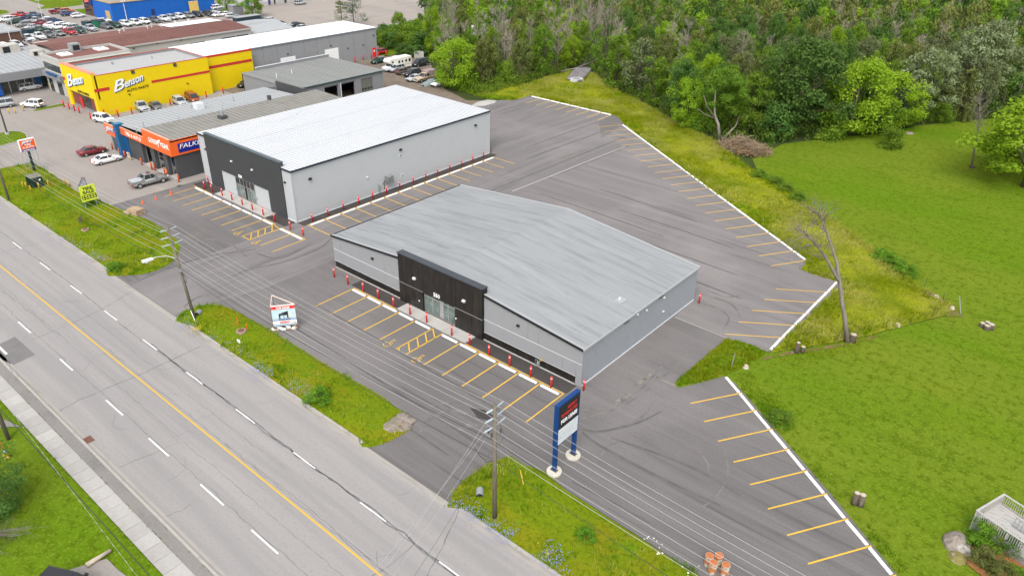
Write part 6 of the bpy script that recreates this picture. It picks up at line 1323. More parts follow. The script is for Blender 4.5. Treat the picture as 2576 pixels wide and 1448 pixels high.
# ---------------------------------------------------------------- orange tyre-shop pylon sign, lime tyre-sale sign
jb = Z(0, 1, 350, 276); js = thing('pylon_sign', 'orange and blue tyre shop sign on a single dark post at the verge', 'sign', jb)
JX = jb.x
jq = [onX(*DQ(0, 480, x, y), JX) for x, y in ((410, 305), (805, 230), (885, 505), (515, 590))]
ya, yb = (jq[0].y + jq[3].y) / 2, (jq[1].y + jq[2].y) / 2; za, zb = (jq[2].z + jq[3].z) / 2, (jq[0].z + jq[1].z) / 2
MB().box(JX - .15, jb.y - .16, 0, JX + .15, jb.y + .16, za).build('post', plain('green_black_post', (.015, .03, .035), .5), js)
MB().box(JX - .2, ya, za, JX + .2, yb, zb).build('cabinet', M['sign_white'], js)
zk = za + (zb - za) * .2
MB().box(JX + .2, ya + .08, zk, JX + .23, yb - .08, zb - .1).build('face_panel', M['orange_fascia'], js)
MB().box(JX + .2, ya + .08, za + .05, JX + .23, yb - .08, zk).build('face_panel', M['blue_sign'], js)
H_ = zb - za; yc = (ya + yb) / 2; Wj = yb - ya; YD = (0, 1, 0)
text('sign_lettering', 'JIFFY', H_ * .26, (JX + .235, yc + .05, zb - H_ * .27), YD, Uz, M['blue_sign'], js, .01, .05, .3, True, fitw=Wj * .76)
text('sign_lettering', 'JIFFY', H_ * .26, (JX + .25, yc, zb - H_ * .25), YD, Uz, M['sign_white'], js, .01, .02, .3, True, fitw=Wj * .74)
text('sign_lettering', 'TIRE', H_ * .17, (JX + .245, yc, zb - H_ * .46), YD, Uz, M['sign_white'], js, .01, .01, 0, True, fitw=Wj * .42)
text('sign_lettering', '& AUTO', H_ * .17, (JX + .245, yc, zb - H_ * .66), YD, Uz, M['sign_white'], js, .01, .01, 0, True, fitw=Wj * .68)
text('sign_lettering', 'GOODYEAR', H_ * .11, (JX + .245, yc, za + H_ * .11), YD, Uz, M['sign_white'], js, .01, .01, .15, True, fitw=Wj * .72)
rk = MB()
for y in (-1.1, -.5, .5, 1.1): rk.tube([(JX, jb.y + y, .6), (JX, jb.y + y, za - .1)], .03, 4)
for z in (.8, 1.3, 1.8): rk.tube([(JX, jb.y - 1.1, z), (JX, jb.y + 1.1, z)], .025, 4)
rk.build('letter_frame', M['grey_metal'], js)
tb = Z(0, 1, 905, 655)
TX = tb.x
tq = [onX(*D(0, 1, x, y), TX) for x, y in ((783, 420), (945, 414), (992, 566), (822, 571))]
ts = thing('tire_sale_sign', 'lime yellow TIRE SALE sign standing in the verge grass', 'sign', tb)
ya, yb = (tq[0].y + tq[3].y) / 2, (tq[1].y + tq[2].y) / 2; za, zb = (tq[2].z + tq[3].z) / 2, (tq[0].z + tq[1].z) / 2
lime = plain('lime_banner', (.56, .66, .03), .5, 0, .03)
MB().box(TX - .04, ya, za, TX + .04, yb, zb).build('banner', lime, ts)
for y in (ya + .3, yb - .3): MB().box(TX - .06, y - .04, 0, TX - .02, y + .04, zb - .1).build('leg', M['grey_metal'], ts)
H_ = zb - za; yc = (ya + yb) / 2; Wj = yb - ya
text('sign_lettering', 'TIRE', H_ * .27, (TX + .05, yc, zb - H_ * .2), YD, Uz, M['black'], ts, .01, .02, 0, True, fitw=Wj * .62)
text('sign_lettering', 'SALE', H_ * .27, (TX + .05, yc + .05, zb - H_ * .43), YD, Uz, M['black'], ts, .01, .02, 0, True, fitw=Wj * .72)
o = MB().box(TX + .04, ya + .1, za + H_ * .12, TX + .05, yb - .05, za + H_ * .4).build('tyre_rack_print', M['black'], ts)
for k in range(2):
    for j in range(5): MB().extr([(TX + .052, ya + .3 + j * Wj * .18 + .18 * math.cos(t), za + H_ * (.2 + .12 * k) + .1 * math.sin(t)) for t in np.linspace(0, 6.28, 7)[:-1]], (.006, 0, 0)).build('tyre_print', lime, o)
bk = Z(0, 1, 860, 440); o = thing('folding_sign', 'grey triangular folding sign frame behind the lime sign', 'sign', bk)
MB().tube([bk + Vector((0, -1.2, .1)), bk + Vector((0, -.1, 1.7)), bk + Vector((0, .15, 1.7)), bk + Vector((.1, .3, .1))], .08, 5).build('frame', plain('slate', (.1, .1, .14)), o)
MB().extr([bk + Vector((0, -1.1, .15)), bk + Vector((0, .2, .15)), bk + Vector((0, .0, 1.6))], (-.05, 0, 0)).build('panel', M['roof_pale'], o)
# small square marker sign, orange stakes
sp = Z(0, 2, 2420, 640); o = thing('marker_sign', 'small white square sign on a thin stake in the middle verge', 'sign', sp)
MB().cyl(sp.x, sp.y, 0, 1.2, .02, 5).build('stake', M['grey_metal'], o); MB().obox(sp, (1, .2), .2, .012, 1.15, 1.5).build('plate', M['sign_white'], o); MB().lathe((sp.x, sp.y - .03, 1.28), [(.05, 0), (.07, .05), (.05, .1)], 8).build('emblem', plain('tiny_blue', (.1, .1, .35)), o)
for t, b, tp, m in (('left', Z(0, 2, 2400, 385), (-.15, .02, 1.1), 'orange'), ('right', Z(0, 2, 2490, 440), (-.02, .0, 1.0), 'orange')):
    tag(MB().tube([b, b + Vector(tp)], .05, 6).build('marker_stake', M[m], None), '%s orange stake beside the concrete chamber in the middle verge' % t, 'stake', 'orange stakes')
b = Z(2, 3, 118, 535); tag(MB().tube([b, b + Vector((-.5, .1, 1.3))], .05, 6).build('guy_marker', M['yellow_post'], None), 'leaning yellow guy wire guard on the near right verge', 'guy guard')
wire('guy_wire', [b + Vector((-.5, .1, 1.3)), P2(8.5)], .0, .012, M['wire'], 'thin guy wire from the yellow guard up to the pole', 'guy wires')
# ---------------------------------------------------------------- verge furniture
tb = Z(0, 1, 372, 430); o = thing('transformer_box', 'dark green pad-mounted transformer box on the left verge', 'transformer', tb)
grn = plain('transformer_green', (.012, .035, .025), .45)
MB().box(tb.x - 1.3, tb.y - 1.1, 0, tb.x + 1.3, tb.y + 1.1, .14).build('pad', M['concrete'], o)
MB().box(tb.x - 1.0, tb.y - .8, .14, tb.x + 1.0, tb.y + .8, 1.75).build('cabinet', grn, o)
MB().box(tb.x - 1.08, tb.y - .88, 1.75, tb.x + 1.08, tb.y + .88, 1.86).build('lid', plain('drab_lid', (.16, .16, .12)), o)
MB().box(tb.x + 1.0, tb.y - .05, .2, tb.x + 1.02, tb.y + .05, 1.7).build('door_seam', M['black'], o); MB().box(tb.x + 1.0, tb.y + .25, 1.2, tb.x + 1.03, tb.y + .5, 1.45).build('notice', M['sign_white'], o)
for k in range(6): MB().box(tb.x - .9 + k * .28, tb.y - .95, .3, tb.x - .84 + k * .28, tb.y - .8, 1.6).build('cooling_fin', grn, o)
def chamber(p, label, r=.55):
    o = thing('manhole_chamber', label, 'manhole', p)
    MB().lathe((p.x, p.y, 0), [(r, 0), (r, .3), (r * .95, .36)], 18).build('collar', plain('collar_tan', (.28, .2, .15), .9), o)
    MB().lathe((p.x, p.y, .36), [(r * .62, 0), (r * .6, .06)], 16).build('cover', plain('rust_cover', (.13, .065, .045), .8), o)
chamber(Z(0, 2, 2430, 455), 'concrete manhole chamber with rusty cover in the middle verge'); chamber(Z(0, 1, 862, 880), 'low rusty manhole chamber in the bare patch of the left verge', .5)
st = Z(0, 1, 818, 800); tag(MB().lathe((st.x, st.y, 0), [(.3, 0), (.24, .3), (.22, .8), (.2, .95)], 9).build('utility_pedestal', M['bark'], None), 'short dark weathered pedestal standing in the left verge', 'pedestal')
for p, t in ((Z(0, 2, 2000, 268), 'black culvert pipe mouth beside the leaning pole'), (Z(1, 3, 2255, 630), 'black culvert pipe mouth below the pole on the near right verge')):
    o = thing('culvert', t, 'culvert', p)
    MB().tube([p + Vector((-.3, .3, .15)), p + Vector((.25, -.35, .2))], .32, 14, False).build('pipe', M['grey_metal'], o)
    MB().tube([p + Vector((-.1, .05, .16)), p + Vector((.2, -.3, .19))], .28, 14).build('bore', M['dark'], o)
cb = Z(0, 3, 895, 75); o = thing('catch_basin', 'rusty storm drain grate in the near gutter', 'drain', cb)
MB().box(cb.x - .5, cb.y - .33, -.01, cb.x + .5, cb.y + .33, .02).build('frame', plain('rust', (.2, .095, .065), .85), o)
for k in range(7): MB().box(cb.x - .44 + k * .135, cb.y - .28, .02, cb.x - .38 + k * .135, cb.y + .28, .03).build('grate_bar', plain('rust_dark', (.1, .05, .04), .85), o)
for c, r, x, y in ((0, 1, 1805, 422),):
    p = Z(c, r, x, y); tag(MB().lathe((p.x, p.y, -.01), [(.42, 0), (.42, .012)], 16).build('manhole_cover', M['char_wall'], None), 'flat round manhole cover on the tyre garage forecourt', 'manhole')
# traffic cones
for t, (x, y) in zip(('nearest the pallets', 'middle', 'nearest the yellow bay line'), ((1436, 600), (1570, 556), (1722, 508))):
    p = Z(0, 1, x, y); o = thing('traffic_cone', 'orange traffic cone on the lot seam, ' + t, 'traffic cone', p, 0, 'traffic cones on the seam')
    MB().box(p.x - .2, p.y - .2, 0.005, p.x + .2, p.y + .2, .04).build('base', M['orange'], o); MB().lathe((p.x, p.y, .04), [(.14, 0), (.03, .66)], 12).build('cone', plain('cone_orange', (.75, .13, .03), .5), o)
# pallets: every pallet is its own thing
pl = MB()
for k in range(7): pl.box(-.6 + k * .178, -.5, .115, -.6 + k * .178 + .13, .5, .138)
for y in (-.46, -.02, .42): pl.box(-.6, y - .04, .02, .6, y + .04, .115)
for x in (-.58, -.05, .48): pl.box(x, -.5, 0, x + .1, .5, .02)
plm = pl.mesh('pallet', M['pale_wood'])
for t, c, n in (('left', Z(0, 1, 1290, 690), 2), ('right', Z(0, 1, 1388, 705), 6)):
    for k in range(n):
        for j in range(2 if t == 'left' else 1):
            o = piece('pallet', plm, c + Vector((random.gauss(0, .03) + (-.4 if j else .35) * (t == 'left'), random.gauss(0, .03) + j * 1.0, .01 + .14 * k)), None, (0, 0, .12 + random.gauss(0, .05) + (.1 * j)), (1.35 if t == 'right' else 1.1, 1.35 if t == 'right' else 1.1, 1))
            tag(o, 'wooden pallet of the %s stack beside the left verge%s, %s from the ground' % (t, (', far half' if j else ', near half') if t == 'left' else '', ORD[k]), 'pallet', 'pallets stacked by the left verge')
# rusty drums
drum = [(.29, 0), (.3, .02), (.29, .05), (.29, .29), (.302, .31), (.29, .33), (.29, .58), (.302, .6), (.29, .62), (.29, .86), (.302, .88), (.302, .9)]
M['drum'] = mat('weathered_drum', (.42, .44, .38), .6, .1, [((.42, .13, .03), (1.5, 1.5, 2.2), 5, .42, .52, .95), ((.2, .08, .03), (4, 4, 4), 5, .55, .7, .8)], spec=.3)
M['rust_top'] = mat('rusty_top', (.4, .13, .045), .7, 0, [((.5, .25, .13), (2.2, 2.2, 2.2), 4, .58, .72, .8), ((.25, .08, .03), (5, 5, 5), 4, .5, .7, .8)], spec=.3)
for t, (x, y), s in zip(('back left', 'back right', 'front left', 'front right'), ((1972, 1330), (2065, 1325), (2010, 1400), (2135, 1420)), (1.05,) * 4):
    p = Z(2, 3, x, y); o = thing('barrel', 'rusty topped barrel, %s one of four at the bottom edge' % t, 'barrel', p, random.uniform(0, 6), 'four rusty barrels')
    for nm, me in (('drum', MB().lathe((0, 0, 0), [(r * s, z * s) for r, z in drum], 20).mesh('drum', M['drum'])), ('lid', MB().lathe((0, 0, .86 * s), [(.285 * s, .045), (.285 * s, .05)], 20).mesh('lid', M['rust_top'])), ('rim', MB().tube([(.29 * s * math.cos(a), .29 * s * math.sin(a), .9 * s) for a in np.linspace(0, 6.283, 21)], .012, 4).mesh('rim', plain('pale_rim', (.5, .46, .42))))):
        q = bpy.data.objects.new(nm, me); link(q, o); KIDS.setdefault(o.name, []).append(q)
        if nm == 'drum': q.rotation_euler = (0, 0, 0)
# log lying by the driveway, white litter
a, b = Z(0, 3, 880, 1365), Z(0, 3, 1120, 1205); tag(MB().tube([a + Vector((0, 0, .28)), b + Vector((0, 0, .2))], [.2, .13], 10).build('felled_pole', plain('bare_log', (.42, .36, .28), .85), None, True), 'pale stripped log lying at the near left drive', 'log')
# thin fence posts, stumps
FP = [Z(3, 2, 185, 620), Z(3, 2, 435, 610), Z(3, 2, 685, 548), Z(3, 2, 1180, 415), Z(3, 2, 1425, 365), Z(3, 2, 1655, 285), Z(3, 2, 1750, 150), Z(3, 1, 1570, 1440)]
for i, p in enumerate(FP): tag(MB().tube([p, p + Vector((random.uniform(-.1, .12), 0, 1.35))], .028, 5).build('fence_post', plain('rusty_stake', (.05, .04, .035), .8), None), '%s thin dark fence stake from the left along the bare earth strip' % ORD[i], 'fence stake', 'thin fence stakes')
p = Z(3, 2, 1940, 262); tag(MB().tube([p, p + Vector((-.75, .2, 2.0))], .05, 6).build('leaning_post', M['grey_metal'], None), 'leaning grey steel post at the tip of the tall grass', 'post')
p = Z(2, 2, 2205, 795); tag(MB().tube([p, p + Vector((.1, .05, 1.7))], .05, 6).build('steel_post', M['grey_metal'], None), 'upright grey steel post in the grass corner by the near right bays', 'post')
def stump(name, label, logs, smooth=True):
    base = logs[0][0]; o = thing(name, label, 'tree stump', base)
    for p, h, r in logs:
        lg = MB().tube([p + Vector((0, 0, -.05)), p + Vector((0, 0, h * .3)), p + Vector((0, 0, h))], [r * 1.2, r, r * .93], 12).build('log', M['bark'], o, True)
        MB().lathe((p.x, p.y, h), [(r * .92, -.01), (r * .9, .012)], 12).build('cut_face', M['cut_wood'], lg)
stump('tree_stump', 'twin forked stump on the lawn beside the near right bays', [(Z(3, 3, 865, 720), 1.2, .24), (Z(3, 3, 925, 735), 1.15, .26)])
stump('tree_stump', 'short stump at the foot of the dead twin-trunk tree', [(Z(3, 2, 845, 540), .95, .34)])
stump('tree_stump', 'small pale-topped stump by the end of the diagonal row', [(Z(3, 2, 345, 645), .7, .24)])
stump('tree_stump', 'ragged upright stump left of the small pale-topped one', [(Z(3, 2, 285, 650), 1.3, .22)])
stump('tree_stump', 'cluster of four sawn logs alone on the lawn', [(Z(3, 2, 2150, 385), .45, .3), (Z(3, 2, 2195, 415), .5, .33), (Z(3, 2, 2235, 410), .6, .35), (Z(3, 2, 2200, 370), .4, .28)])
for k, (x, y) in enumerate(((1300, 380), (1690, 95), (1850, 210), (2350, 800))):
    p = Z(3 if k < 3 else 2, 2, x, y); tag(MB().lathe((p.x, p.y, 0), [(.35, 0), (.28, .15), (.22, .3)], 9).build('cut_stump', M['cut_wood'], None), ('splintered pale stump in the bare strip near the middle stake', 'pale sawn stump on the upper bare earth', 'pale stump at the tip of the bare earth', 'pale wood chip stump near the grass corner post')[k], 'tree stump')
p = Z(3, 0, 1425, 1345); tag(MB().lathe((p.x, p.y, 0), [(.9, 0), (.7, .2), (.3, .28)], 9).build('lawn_stump', M['stone'], None), 'low brown stump far out on the back lawn', 'tree stump')
# dumpsters and bins by the dealers
for b, s, t in ((Q(300, 0, 470, 660), (1.9, 1.2, 2.0), 'green waste skip beside the white car at the blue store'), (Q(0, 0, 2125, 655), (1.4, 1.0, 1.6), 'dark green bin behind the last car of the left dealer row'), (Q(0, 0, 690, 860), (1.6, 1.0, 1.7), 'dark blue bin behind the white pickup of the left dealer row')):
    o = thing('skip', t, 'skip', b); MB().obox(b, (1, .2), s[0], s[1], .1, s[2]).build('tub', plain('skip_green', (.012, .11, .06)) if 'green waste' in t else plain('bin_dark', (.02, .05, .07)), o); MB().obox(b, (1, .2), s[0] + .05, s[1] + .05, s[2], s[2] + .08).build('rim', M['black'], o)
b = Z(0, 0, 20, 975); o = thing('advert_board', 'blue and yellow board cut by the left edge at the showroom', 'sign', b); MB().box(b.x - .1, b.y - 3, .2, b.x + .1, b.y + .4, 3.0).build('board', M['blue_wall'], o); MB().box(b.x + .1, b.y - .8, 1.2, b.x + .12, b.y - .1, 2.0).build('emblem', M['yellow_post'], o)
# clutter at the yellow wall
b = Z(0, 0, 2205, 905); o = thing('crate', 'dark wooden crate against the recessed yellow wall', 'crate', b); MB().box(b.x - .9, b.y - .8, 0, b.x + .3, b.y + .8, 2.0).build('case', plain('crate_brown', (.1, .04, .02)), o); MB().box(b.x + .3, b.y - .7, 1.2, b.x + .33, b.y + .5, 1.7).build('label_patch', M['sign_white'], o)
b = Z(0, 0, 1150, 1165); o = thing('rack', 'pale yellow step rack against the front end of the yellow wall', 'rack', b)
for x in (-.5, .5): MB().box(b.x - .1, b.y + x - .04, 0, b.x + .1, b.y + x + .04, 1.4).build('side', M['yellow_post'], o)
for z in (.3, .7, 1.1): MB().box(b.x - .1, b.y - .5, z, b.x + .1, b.y + .5, z + .06).build('tread', M['yellow_post'], o)
b = J_(655, 1050); o = thing('sign_stand', 'pale wooden A-stand against the charcoal garage wall', 'stand', b)
for x in (-.4, .4): MB().box(b.x + x - .06, b.y - .08, 0, b.x + x + .06, b.y + .08, 1.4).build('leg', plain('cream_stand', (.5, .43, .28)), o)
for z in (.5, 1.15): MB().box(b.x - .4, b.y - .06, z, b.x + .4, b.y + .06, z + .25).build('rail', plain('cream_stand', (.5, .43, .28)), o)
# ================================================================ VEHICLES
def paint(name, c): return mat('car_paint_' + name, c, .35, 0, [(tuple(x * .85 for x in c), (.8, .8, .8), 3, .45, .7, .6)], spec=.5, coat=.4)
PAINT = {k: paint(k, c) for k, c in dict(white=(.72, .73, .74), silver=(.36, .38, .4), grey=(.11, .115, .125), black=(.015, .016, .019), red=(.36, .015, .02), maroon=(.16, .012, .018), orange=(.6, .13, .02),
        green=(.012, .05, .035), blue=(.02, .05, .13), brown=(.085, .055, .045), tan=(.42, .33, .23), rust=(.26, .06, .02), pewter=(.2, .205, .2)).items()}
M['carglass'] = mat('car_glass', (.018, .022, .026), .05, 0, [((.05, .06, .065), (1.5, 1.5, 1.5), 2, .45, .7, .6)], spec=.8)
M['headlamp'] = plain('headlamp', (.6, .62, .64), .15); M['tail'] = plain('tail_lamp', (.4, .012, .012), .25)
TYPES = {
 'sedan': dict(st=[(-2.36, .42, .62, .74), (-2.28, .3, .92, .84), (-1.6, .24, .99, .91), (-.2, .22, .96, .92), (.95, .22, .95, .92), (1.7, .24, .85, .9), (2.15, .28, .74, .84), (2.34, .36, .58, .7)], gh=(-1.72, -.98, .28, 1.08, .95, 1.45), wh=(-1.4, 1.42, .33)),
 'suv': dict(st=[(-2.32, .5, .8, .8), (-2.26, .34, 1.02, .9), (-1.5, .28, 1.08, .95), (-.2, .26, 1.06, .96), (.98, .26, 1.05, .96), (1.72, .28, .98, .94), (2.14, .34, .86, .88), (2.33, .42, .64, .74)], gh=(-2.2, -1.9, .3, 1.1, 1.05, 1.72), wh=(-1.4, 1.42, .37)),
 'hatch': dict(st=[(-2.1, .46, .72, .76), (-2.03, .32, .96, .85), (-1.4, .26, 1.0, .9), (0, .24, .98, .9), (.95, .24, .97, .9), (1.6, .26, .88, .88), (2.0, .3, .76, .82), (2.14, .38, .58, .7)], gh=(-1.98, -1.45, .28, 1.1, .97, 1.52), wh=(-1.28, 1.32, .33)),
 'pickup': dict(st=[(-2.92, .55, .72, .94), (-2.86, .45, .78, .98), (-.97, .42, .8, 1.0), (-.94, .36, 1.18, 1.0), (.95, .36, 1.17, 1.0), (1.95, .38, 1.13, .99), (2.6, .42, 1.02, .95), (2.88, .5, .72, .88)], gh=(-.9, -.72, .5, 1.18, 1.17, 1.88), wh=(-1.85, 1.85, .41), bed=(-2.9, -.96, 1.2)),
 'van': dict(st=[(-2.5, .5, .9, .9), (-2.44, .36, 1.1, .97), (-1.5, .3, 1.12, .99), (0, .28, 1.1, 1.0), (1.3, .28, 1.06, 1.0), (1.9, .3, .98, .96), (2.3, .36, .86, .9), (2.48, .44, .66, .76)], gh=(-2.42, -2.26, .75, 1.6, 1.1, 1.85), wh=(-1.55, 1.55, .36)),
}
WHEEL = {}
def wheel_mesh(r):
    if r not in WHEEL:
        t = MB(); t.tube([(0, -.115, 0), (0, -.09, 0), (0, .09, 0), (0, .115, 0)], [r * .9, r, r, r * .9], 16)
        k = MB(); k.tube([(0, -.125, 0), (0, .125, 0)], r * .62, 10)
        WHEEL[r] = (t.mesh('tyre', M['rubber']), k.mesh('rim', M['alu']))
    return WHEEL[r]
CARMESH = {}
def car_meshes(ty, col):
    if (ty, col) in CARMESH: return CARMESH[(ty, col)]
    T = TYPES[ty]; p = PAINT[col]; out = []
    b = MB(); sec = []
    for x, zb, zs, w in T['st']:
        zm = (zb + zs) / 2
        h = [(w * .8, zb), (w * .97, zb + .1), (w, zm), (w * .97, zs - .09), (w * .88, zs), (0, zs + .025)]
        sec.append([(x, y, z) for y, z in h] + [(x, -y, z) for y, z in reversed(h[:-1])])
    n = len(sec[0])
    for s in sec: b.v += s
    for i in range(len(sec) - 1):
        for k in range(n): b.f.append((i * n + k, i * n + (k + 1) % n, (i + 1) * n + (k + 1) % n, (i + 1) * n + k))
    b.f += [tuple(range(n)), tuple(range((len(sec) - 1) * n, len(sec) * n))[::-1]]
    out.append(('body', b.mesh('body', p, smooth=True)))
    xa, xb, xc, xd, z0, z1 = T['gh']; wb = T['st'][3][3] * .9; wt = wb * .78
    Bq = [(xa, -wb, z0), (xd, -wb * .96, z0), (xd, wb * .96, z0), (xa, wb, z0)]; Tq = [(xb, -wt, z1 - .06), (xc, -wt, z1 - .06), (xc, wt, z1 - .06), (xb, wt, z1 - .06)]
    out.append(('windows', MB().add(Bq + Tq, [(0, 3, 2, 1), (4, 5, 6, 7), (0, 1, 5, 4), (1, 2, 6, 5), (2, 3, 7, 6), (3, 0, 4, 7)]).mesh('windows', M['carglass'])))
    r = MB(); e = .03
    R0 = [(xb - e, -wt - e, z1 - .07), (xc + e, -wt - e, z1 - .07), (xc + e, wt + e, z1 - .07), (xb - e, wt + e, z1 - .07)]
    R1 = [(xb + .1, -wt + .1, z1), (xc - .15, -wt + .1, z1), (xc - .15, wt - .1, z1), (xb + .1, wt - .1, z1)]
    r.add(R0 + R1, [(0, 3, 2, 1), (4, 5, 6, 7), (0, 1, 5, 4), (1, 2, 6, 5), (2, 3, 7, 6), (3, 0, 4, 7)])
    for q, t in zip(Bq, Tq): r.tube([q, t], .045, 5)
    for s in (-1, 1):
        mids = [(.0, .0)] if ty != 'van' else [(.3, .25), (-.9, -.9)]
        if ty == 'suv': mids = [(.05, 0), (-1.15, -1.1)]
        if ty == 'pickup': mids = [(.12, .1)]
        for u, v in mids: r.tube([(u, s * wb, z0), (v, s * wt, z1 - .06)], .05, 5)
    out.append(('roof', r.mesh('roof', p)))
    xf, xr = T['st'][-1][0], T['st'][0][0]; zf, zr = T['st'][-2][2] - .1, T['st'][1][2] - .12; w = T['st'][-2][3]
    for s in (-1, 1):
        out.append(('headlight', MB().box(xf - .16, s * w * .62, zf - .09, xf - .02, s * w * .98, zf + .07).mesh('headlight', M['headlamp'])))
        out.append(('tail_light', MB().box(xr - .01, s * w * .66, zr - .1, xr + .14, s * w * 1.02, zr + .1).mesh('tail_light', M['tail'])))
        out.append(('mirror', MB().box(xd - .5, s * (wb + .02), z0 + .02, xd - .3, s * (wb + .24), z0 + .2).mesh('mirror', p)))
    out.append(('grille', MB().box(xf - .06, -w * .5, zf - .22, xf + .015, w * .5, zf - .04).mesh('grille', M['black'])))
    out.append(('bumper', MB().box(xf - .1, -w * .8, .34, xf + .04, w * .8, .5).mesh('bumper', M['grey_metal'] if ty == 'pickup' else M['black'])))
    if 'bed' in T:
        a, c, zt = T['bed']; w = .97; bd = MB()
        bd.box(a, -w, .75, c, -w + .09, zt); bd.box(a, w - .09, .75, c, w, zt); bd.box(a, -w, .75, a + .09, w, zt)
        out.append(('bed_side', bd.mesh('bed_side', p))); out.append(('bed_floor', MB().box(a + .09, -w + .09, .8, c, w - .09, .86).mesh('bed_floor', M['dark'])))
    CARMESH[(ty, col)] = out
    return out
def car(loc, hd, ty, col, label, group=None, s=1.0, name=None, z=0.0):
    nm = name or {'pickup': 'pickup_truck', 'van': 'van'}.get(ty, 'parked_car')
    c = thing(nm, label, {'pickup': 'pickup truck', 'van': 'van'}.get(ty, 'car'), (loc[0], loc[1], z), math.radians(hd + random.gauss(0, 1.2)), group)
    c.scale = (s, s, s)
    for n, me in car_meshes(ty, col):
        o = link(bpy.data.objects.new(n, me), c); KIDS.setdefault(c.name, []).append(o)
    xr, xf, r = TYPES[ty]['wh']; w = TYPES[ty]['st'][3][3]
    tm, rm_ = wheel_mesh(r)
    for x in (xr, xf):
        for sg in (-1, 1):
            o = link(bpy.data.objects.new('wheel', tm), c); o.location = (x, sg * (w - .09), r)
            q = link(bpy.data.objects.new('rim', rm_), o); KIDS.setdefault(c.name, []).append(o); KIDS.setdefault(o.name, []).append(q)
    return c
GA, GB, GC, GD = 'cars of the dealer row facing the brown roof', 'cars standing in the inner dealer rows', 'cars on the far lot', 'vehicles in the gravel yard'
q0 = lambda x, y: Q(0, 0, x, y); q3 = lambda x, y: Q(300, 0, x, y); q6 = lambda x, y: Q(680, 0, x, y); q9 = lambda x, y: Q(960, 0, x, y)
